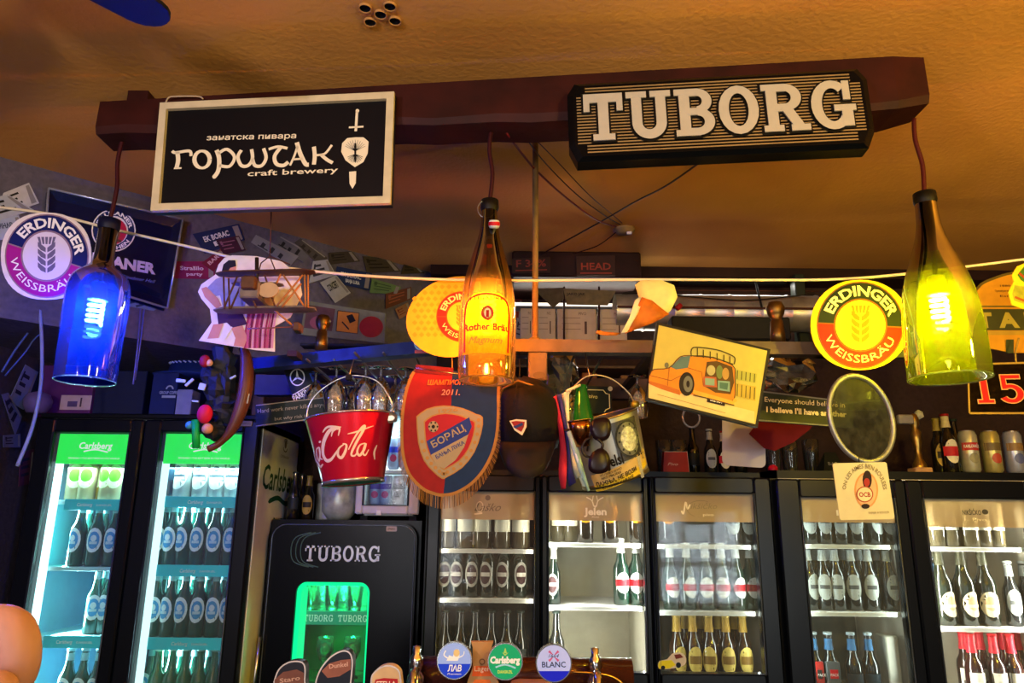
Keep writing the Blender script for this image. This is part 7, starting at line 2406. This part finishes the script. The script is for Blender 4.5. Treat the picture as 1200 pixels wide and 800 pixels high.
# the T-shaped chrome-brown font
t = thing('beer_font', 'brown and chrome horizontal beer font behind the round tap badges', 'beer tower', (X(590, 800, TY), TY + .03, CZ))
fo = (X(590, 800, TY), TY + .03, CZ)
fm = mat('4a241a', .25, metal=.4, var=.15, coat=.5)
mb = MB(fo); z = tapz(792); mb.tube([(X(487, 790, TY + .03), TY + .03, z), (X(740, 790, TY + .03), TY + .03, z)], .035, fm, 20); mb.build('crossbar', t)
mb = MB(fo)
for px in (530, 690):
    mb.tube([(X(px, 790, TY + .03), TY + .03, CZ), (X(px, 790, TY + .03), TY + .03, z)], .03, fm, 16)
mb.build('column', t)
for px in (488, 697):
    mb = MB(fo); x = X(px, 790, TY)
    mb.lathe([(.02, 0), (.018, .02), (.010, .03), (.016, .045), (.012, .06), (.008, .065), (.009, .08), (0, .083)], CHROME, 16, Matrix.Translation((x, TY - .01, z - .02)))
    mb.tube([(x, TY - .01, z + .02), (x, TY - .06, z + .01), (x, TY - .07, z - .05)], .009, CHROME, 10); mb.build('tap', t)
mb = MB(fo); mb.tube([tuple(W(a, b, TY - .03)) for a, b in bez([(668, 787), (700, 789), (722, 795), (740, 812)], 4)], .003, BRASS, 6); mb.build('pipe', t)


def medal(px, py, R, cols, name, label, draw):
    P = Panel([(px - R, py - R), (px + R, py - R), (px + R, py + R), (px - R, py + R)], Y=TY - .10)
    s = P.thing('tap_badge', label, 'tap badge')
    r = P.w / 2
    mb = MB(); mb.disc(0, 0, r, r, -.018, mat('b8bcc0', .2, metal=.9), None, 40, t=.018); mb.build('casing', s)
    mb = MB(); mb.disc(0, 0, r * .94, r * .94, .0006, cols[0], None, 40)
    n = 20; a0, a1 = cols[2]
    mb.poly([(r * .94 * math.cos(math.radians(a0 + (a1 - a0) * i / n)), r * .94 * math.sin(math.radians(a0 + (a1 - a0) * i / n))) for i in range(n + 1)], .001, cols[1])
    draw(mb, r, P); mb.build('print', s)
    mb = MB(); mb.tube([(0, 0, -.018), (0, -r * .6, -.06), (0, -r * 1.1, -.075)], .007, CHROME, 8); mb.build('stem', s)
lb1, db1 = mat('8aa4e4', .35, var=0, emit=.25), mat('0c34c8', .35, var=0, emit=.25)
wt_ = mat('f0f4f8', .4, var=0)
def d1(mb, r, P):
    mb.text('ЛАВ', -r * .38, -r * .55, r * .8, r * .33, .0014, wt_, None, .03, .15); mb.text('Premium', -r * .4, -r * .74, r * .8, r * .10, .0014, wt_, None, 0, .4)
    yy = mat('e0c890', .5, var=0)
    mb.poly([(-r * .45, 0), (-r * .3, r * .3), (-r * .1, r * .22), (0, r * .5), (r * .25, r * .62), (r * .3, r * .3), (r * .2, 0)], .0012, wt_); mb.disc(r * .12, r * .42, r * .18, r * .2, .0014, yy); mb.stroke(bez([(-r * .3, r * .1), (-r * .6, r * .3), (-r * .5, r * .55)], 4), r * .07, .0013, wt_); mb.stroke(bez([(r * .2, r * .15), (r * .5, r * .3), (r * .55, r * .5)], 4), r * .05, .0013, wt_)
medal(532.5, 774, 20.5, (lb1, db1, (190, 350)), '', 'round light blue and blue tap badge with Cyrillic letters, left of three', d1)
gb1 = mat('0c9c68', .35, var=0, emit=.2)
def d2(mb, r, P):
    mb.text('Carlsberg', -r * .86, -r * .08, r * 1.72, r * .36, .0014, wt_, None, .05, .1); mb.stroke(bez([(-r * .55, -r * .3), (0, -r * .16), (r * .6, -r * .34)], 5), r * .09, .0014, mat('9cd8f0', .4, var=0)); mb.text('DANSKØL', -r * .42, -r * .62, r * .84, r * .17, .0014, mat('c8e858', .4, var=0), None, .02)
    mb.poly([(-r * .1, r * .45), (0, r * .75), (r * .1, r * .45)], .0014, mat('a8d868', .4, var=0)); mb.poly([(-r * .2, r * .5), (0, r * .4), (r * .2, r * .5), (0, r * .3)], .0015, mat('a8d868', .4, var=0))
medal(592, 775, 20.5, (gb1, gb1, (200, 340)), '', 'round green tap badge with white script, middle of three', d2)
def d3(mb, r, P):
    k = mat('101c48', .4, var=0); pk = mat('c05a90', .4, var=0)
    mb.text('BLANC', -r * .66, -r * .2, r * 1.32, r * .30, .0014, k, None, .01); mb.text('1664', -r * .3, r * .3, r * .6, r * .2, .0014, k, None, 0, .4)
    for a in range(4):
        an = math.radians(45 + a * 90); mb.stroke([(r * .08 * math.cos(an), r * .38 + r * .1 * math.sin(an)), (r * .38 * math.cos(an), r * .38 + r * .36 * math.sin(an))], [r * .04, r * .14], .0013, pk)
medal(649, 777, 21, (mat('a4b0e8', .35, var=0, emit=.25), mat('1018c0', .35, var=0, emit=.25), (205, 335)), '', 'round pale blue tap badge with dark blue lettering and pink sprigs, right of three', d3)

# brown cardboard tap handle
P = Panel([(553, 752), (577, 752), (577, 815), (549, 815)], Y=TY - .06)
s = P.thing('beer_tap', 'kraft brown tap handle with an orange band between the left and middle badges', 'tap handle')
mb = MB(); P.poly(mb, [(552, 752), (578, 752), (576, 758), (576, 782), (584, 800), (588, 815), (543, 815), (548, 798), (554, 782), (554, 758)], -.02, mat('b08454', .6, var=.08), .02); mb.build('board', s)
mb = MB(); P.poly(mb, [(555, 780), (576, 780), (577, 792), (553, 792)], .0008, mat('e05c18', .5)); P.txt(mb, 'Lager', (556, 786), (574, 786), 5.5, .0014, mat('f4c8a0', .5, var=0), .01); P.disc(mb, 565, 775, 3.6, 3.6, .001, mat('6a4424', .5)); P.disc(mb, 565, 775, 2.4, 2.4, .0014, mat('b08454', .5)); P.poly(mb, [(556, 796), (574, 796), (578, 806), (552, 806)], .0008, mat('e06a20', .5)); mb.build('print', s)
# two dark oval tap handles with brown labels, and a cream one
def oval_handle(pts, lab_pts, name, label, cA, cB, cC, st=None, tp=None):
    P = Panel([(min(p[0] for p in pts), min(p[1] for p in pts)), (max(p[0] for p in pts), min(p[1] for p in pts)), (max(p[0] for p in pts), max(p[1] for p in pts)), (min(p[0] for p in pts), max(p[1] for p in pts))], Y=TY - .12)
    s = P.thing('beer_tap', label, 'tap handle')
    sm = bez(pts + [pts[0]], 4)[:-1]
    mb = MB(); P.poly(mb, sm, -.025, cA, .025); mb.build('body', s)
    c = (sum(p[0] for p in sm) / len(sm), sum(p[1] for p in sm) / len(sm))
    mb = MB(); P.line(mb, [(c[0] + (a - c[0]) * .95, c[1] + (b - c[1]) * .95) for a, b in sm] , 1.6, .0008, mat('b8a8a0', .3, metal=.5)); mb.build('edge', s)
    mb = MB(); P.poly(mb, lab_pts, .001, cB)
    if st:
        P.txt(mb, st, tp[0], tp[1], 5, .0016, cC, .02)
    mb.build('print', s)
oval_handle([(320, 800), (326, 784), (338, 775), (352, 774), (358, 780), (358, 796), (356, 820), (322, 820)], [(322, 796), (332, 787), (348, 784), (356, 788), (356, 804), (322, 808)], '', 'black oval tap handle with a brown label at the bottom left', mat('15101c', .35), mat('6a4034', .5, var=.2), mat('b08a78', .5, var=0), 'Staro', ((328, 800), (352, 796)))
oval_handle([(368, 808), (370, 796), (376, 782), (388, 768), (402, 761), (411, 764), (414, 776), (412, 800), (410, 820), (370, 820)], [(377, 786), (386, 777), (400, 773), (411, 772), (411, 784), (398, 792), (384, 794)], '', 'taller black oval tap handle with a brown label in front of the green window', mat('0c0c1c', .35), mat('8a5444', .5, var=.25), mat('c89a88', .5, var=0), 'Dunkel', ((386, 783), (408, 780)))
oval_handle([(434, 800), (436, 790), (446, 781), (458, 779), (467, 784), (470, 794), (469, 820), (434, 820)], [(440, 796), (450, 794), (466, 795), (467, 806), (438, 806)], '', 'cream oval tap handle with a red label at the bottom', mat('c8a880', .5), mat('a81824', .5), mat('e8d8c0', .5, var=0), 'STELLA', ((441, 803), (464, 803)))
# pale pink glass rim between the badges
mb = MB(); mb.lathe([(.04, -.08), (.045, 0), (.043, .003), (0, .0)], mat('c8a08c', .5), 20, Matrix.Translation((X(622, 797, TY), TY - .04, tapz(796)))); mb.lathe([(.04, -.08), (0, -.08)], mat('c8a08c', .5), 20, Matrix.Translation((X(622, 797, TY), TY - .04, tapz(796))))
solo(mb, 'plastic_tub', 'pale pink tub between the green and the right tap badge', 'tub')

# ------------------------------------------------------------------ raised fist at the lower left, close to the camera
skin_ = mat('9c7068', .5, var=.12, scale=60, bump=.08, name='skin')
HY_ = .38
ho = W(-20, 860, HY_)
person = thing('person', 'raised closed hand of a person at the lower left edge', 'person', ho)
def skinned(chains, name, parent, sub=2):
    vs, es, rs = [], [], []
    for pts, rad in chains:
        b = len(vs)
        vs += [Vector(p) - ho for p in pts]; rs += rad
        es += [(b + i, b + i + 1) for i in range(len(pts) - 1)]
    # join chains at their first vertex to the palm root
    me = bpy.data.meshes.new(name)
    starts = []
    k = 0
    for pts, rad in chains:
        starts.append(k); k += len(pts)
    es += [(starts[0] + 1, s_) for s_ in starts[1:]]
    me.from_pydata([tuple(v) for v in vs], es, [])
    o = bpy.data.objects.new(name, me); COL.objects.link(o); o.parent = parent
    me.materials.append(skin_)
    md = o.modifiers.new('skin', 'SKIN')
    for i, r in enumerate(rs):
        me.skin_vertices[0].data[i].radius = (r, r)
    me.skin_vertices[0].data[0].use_root = True
    md.use_smooth_shade = True
    s_ = o.modifiers.new('sub', 'SUBSURF'); s_.levels = sub; s_.render_levels = sub
    return o
def h(px, py, dy=0.0):
    return W(px, py, HY_ + dy)
fingers = [
    # forearm, wrist, palm
    ([h(-190, 1500, .06), h(-160, 1150, .05), h(-130, 1000, .04), h(-105, 880, .03), h(-85, 800, .03)], [.036, .028, .022, .024, .020]),
    # index: knuckle up left, first bone level, folded down at the right
    ([h(-72, 770, .02), h(-45, 738, .0), h(16, 732, -.004), h(24, 764, -.006), h(20, 800, -.004), h(-8, 822, .0)], [.0125, .0125, .0118, .0108, .0095, .008]),
    ([h(-84, 768, .035), h(-56, 742, .02), h(6, 748, .016), h(14, 790, .014), h(-14, 826, .014)], [.0125, .0125, .0112, .0102, .0085]),
    ([h(-96, 776, .05), h(-70, 756, .038), h(-6, 766, .034), h(2, 806, .032), h(-24, 838, .03)], [.012, .012, .0108, .0098, .0082]),
    ([h(-108, 790, .065), h(-84, 776, .056), h(-30, 788, .05), h(-22, 822, .048), h(-44, 846, .046)], [.011, .011, .0095, .0085, .0072]),
    # thumb laid against the folded index
    ([h(-80, 860, .005), h(-40, 838, -.016), h(-6, 812, -.022), h(6, 786, -.022)], [.016, .0125, .0105, .0085]),
]
# (a skin body: one continuous surface)
skinned(fingers, 'hand', person)
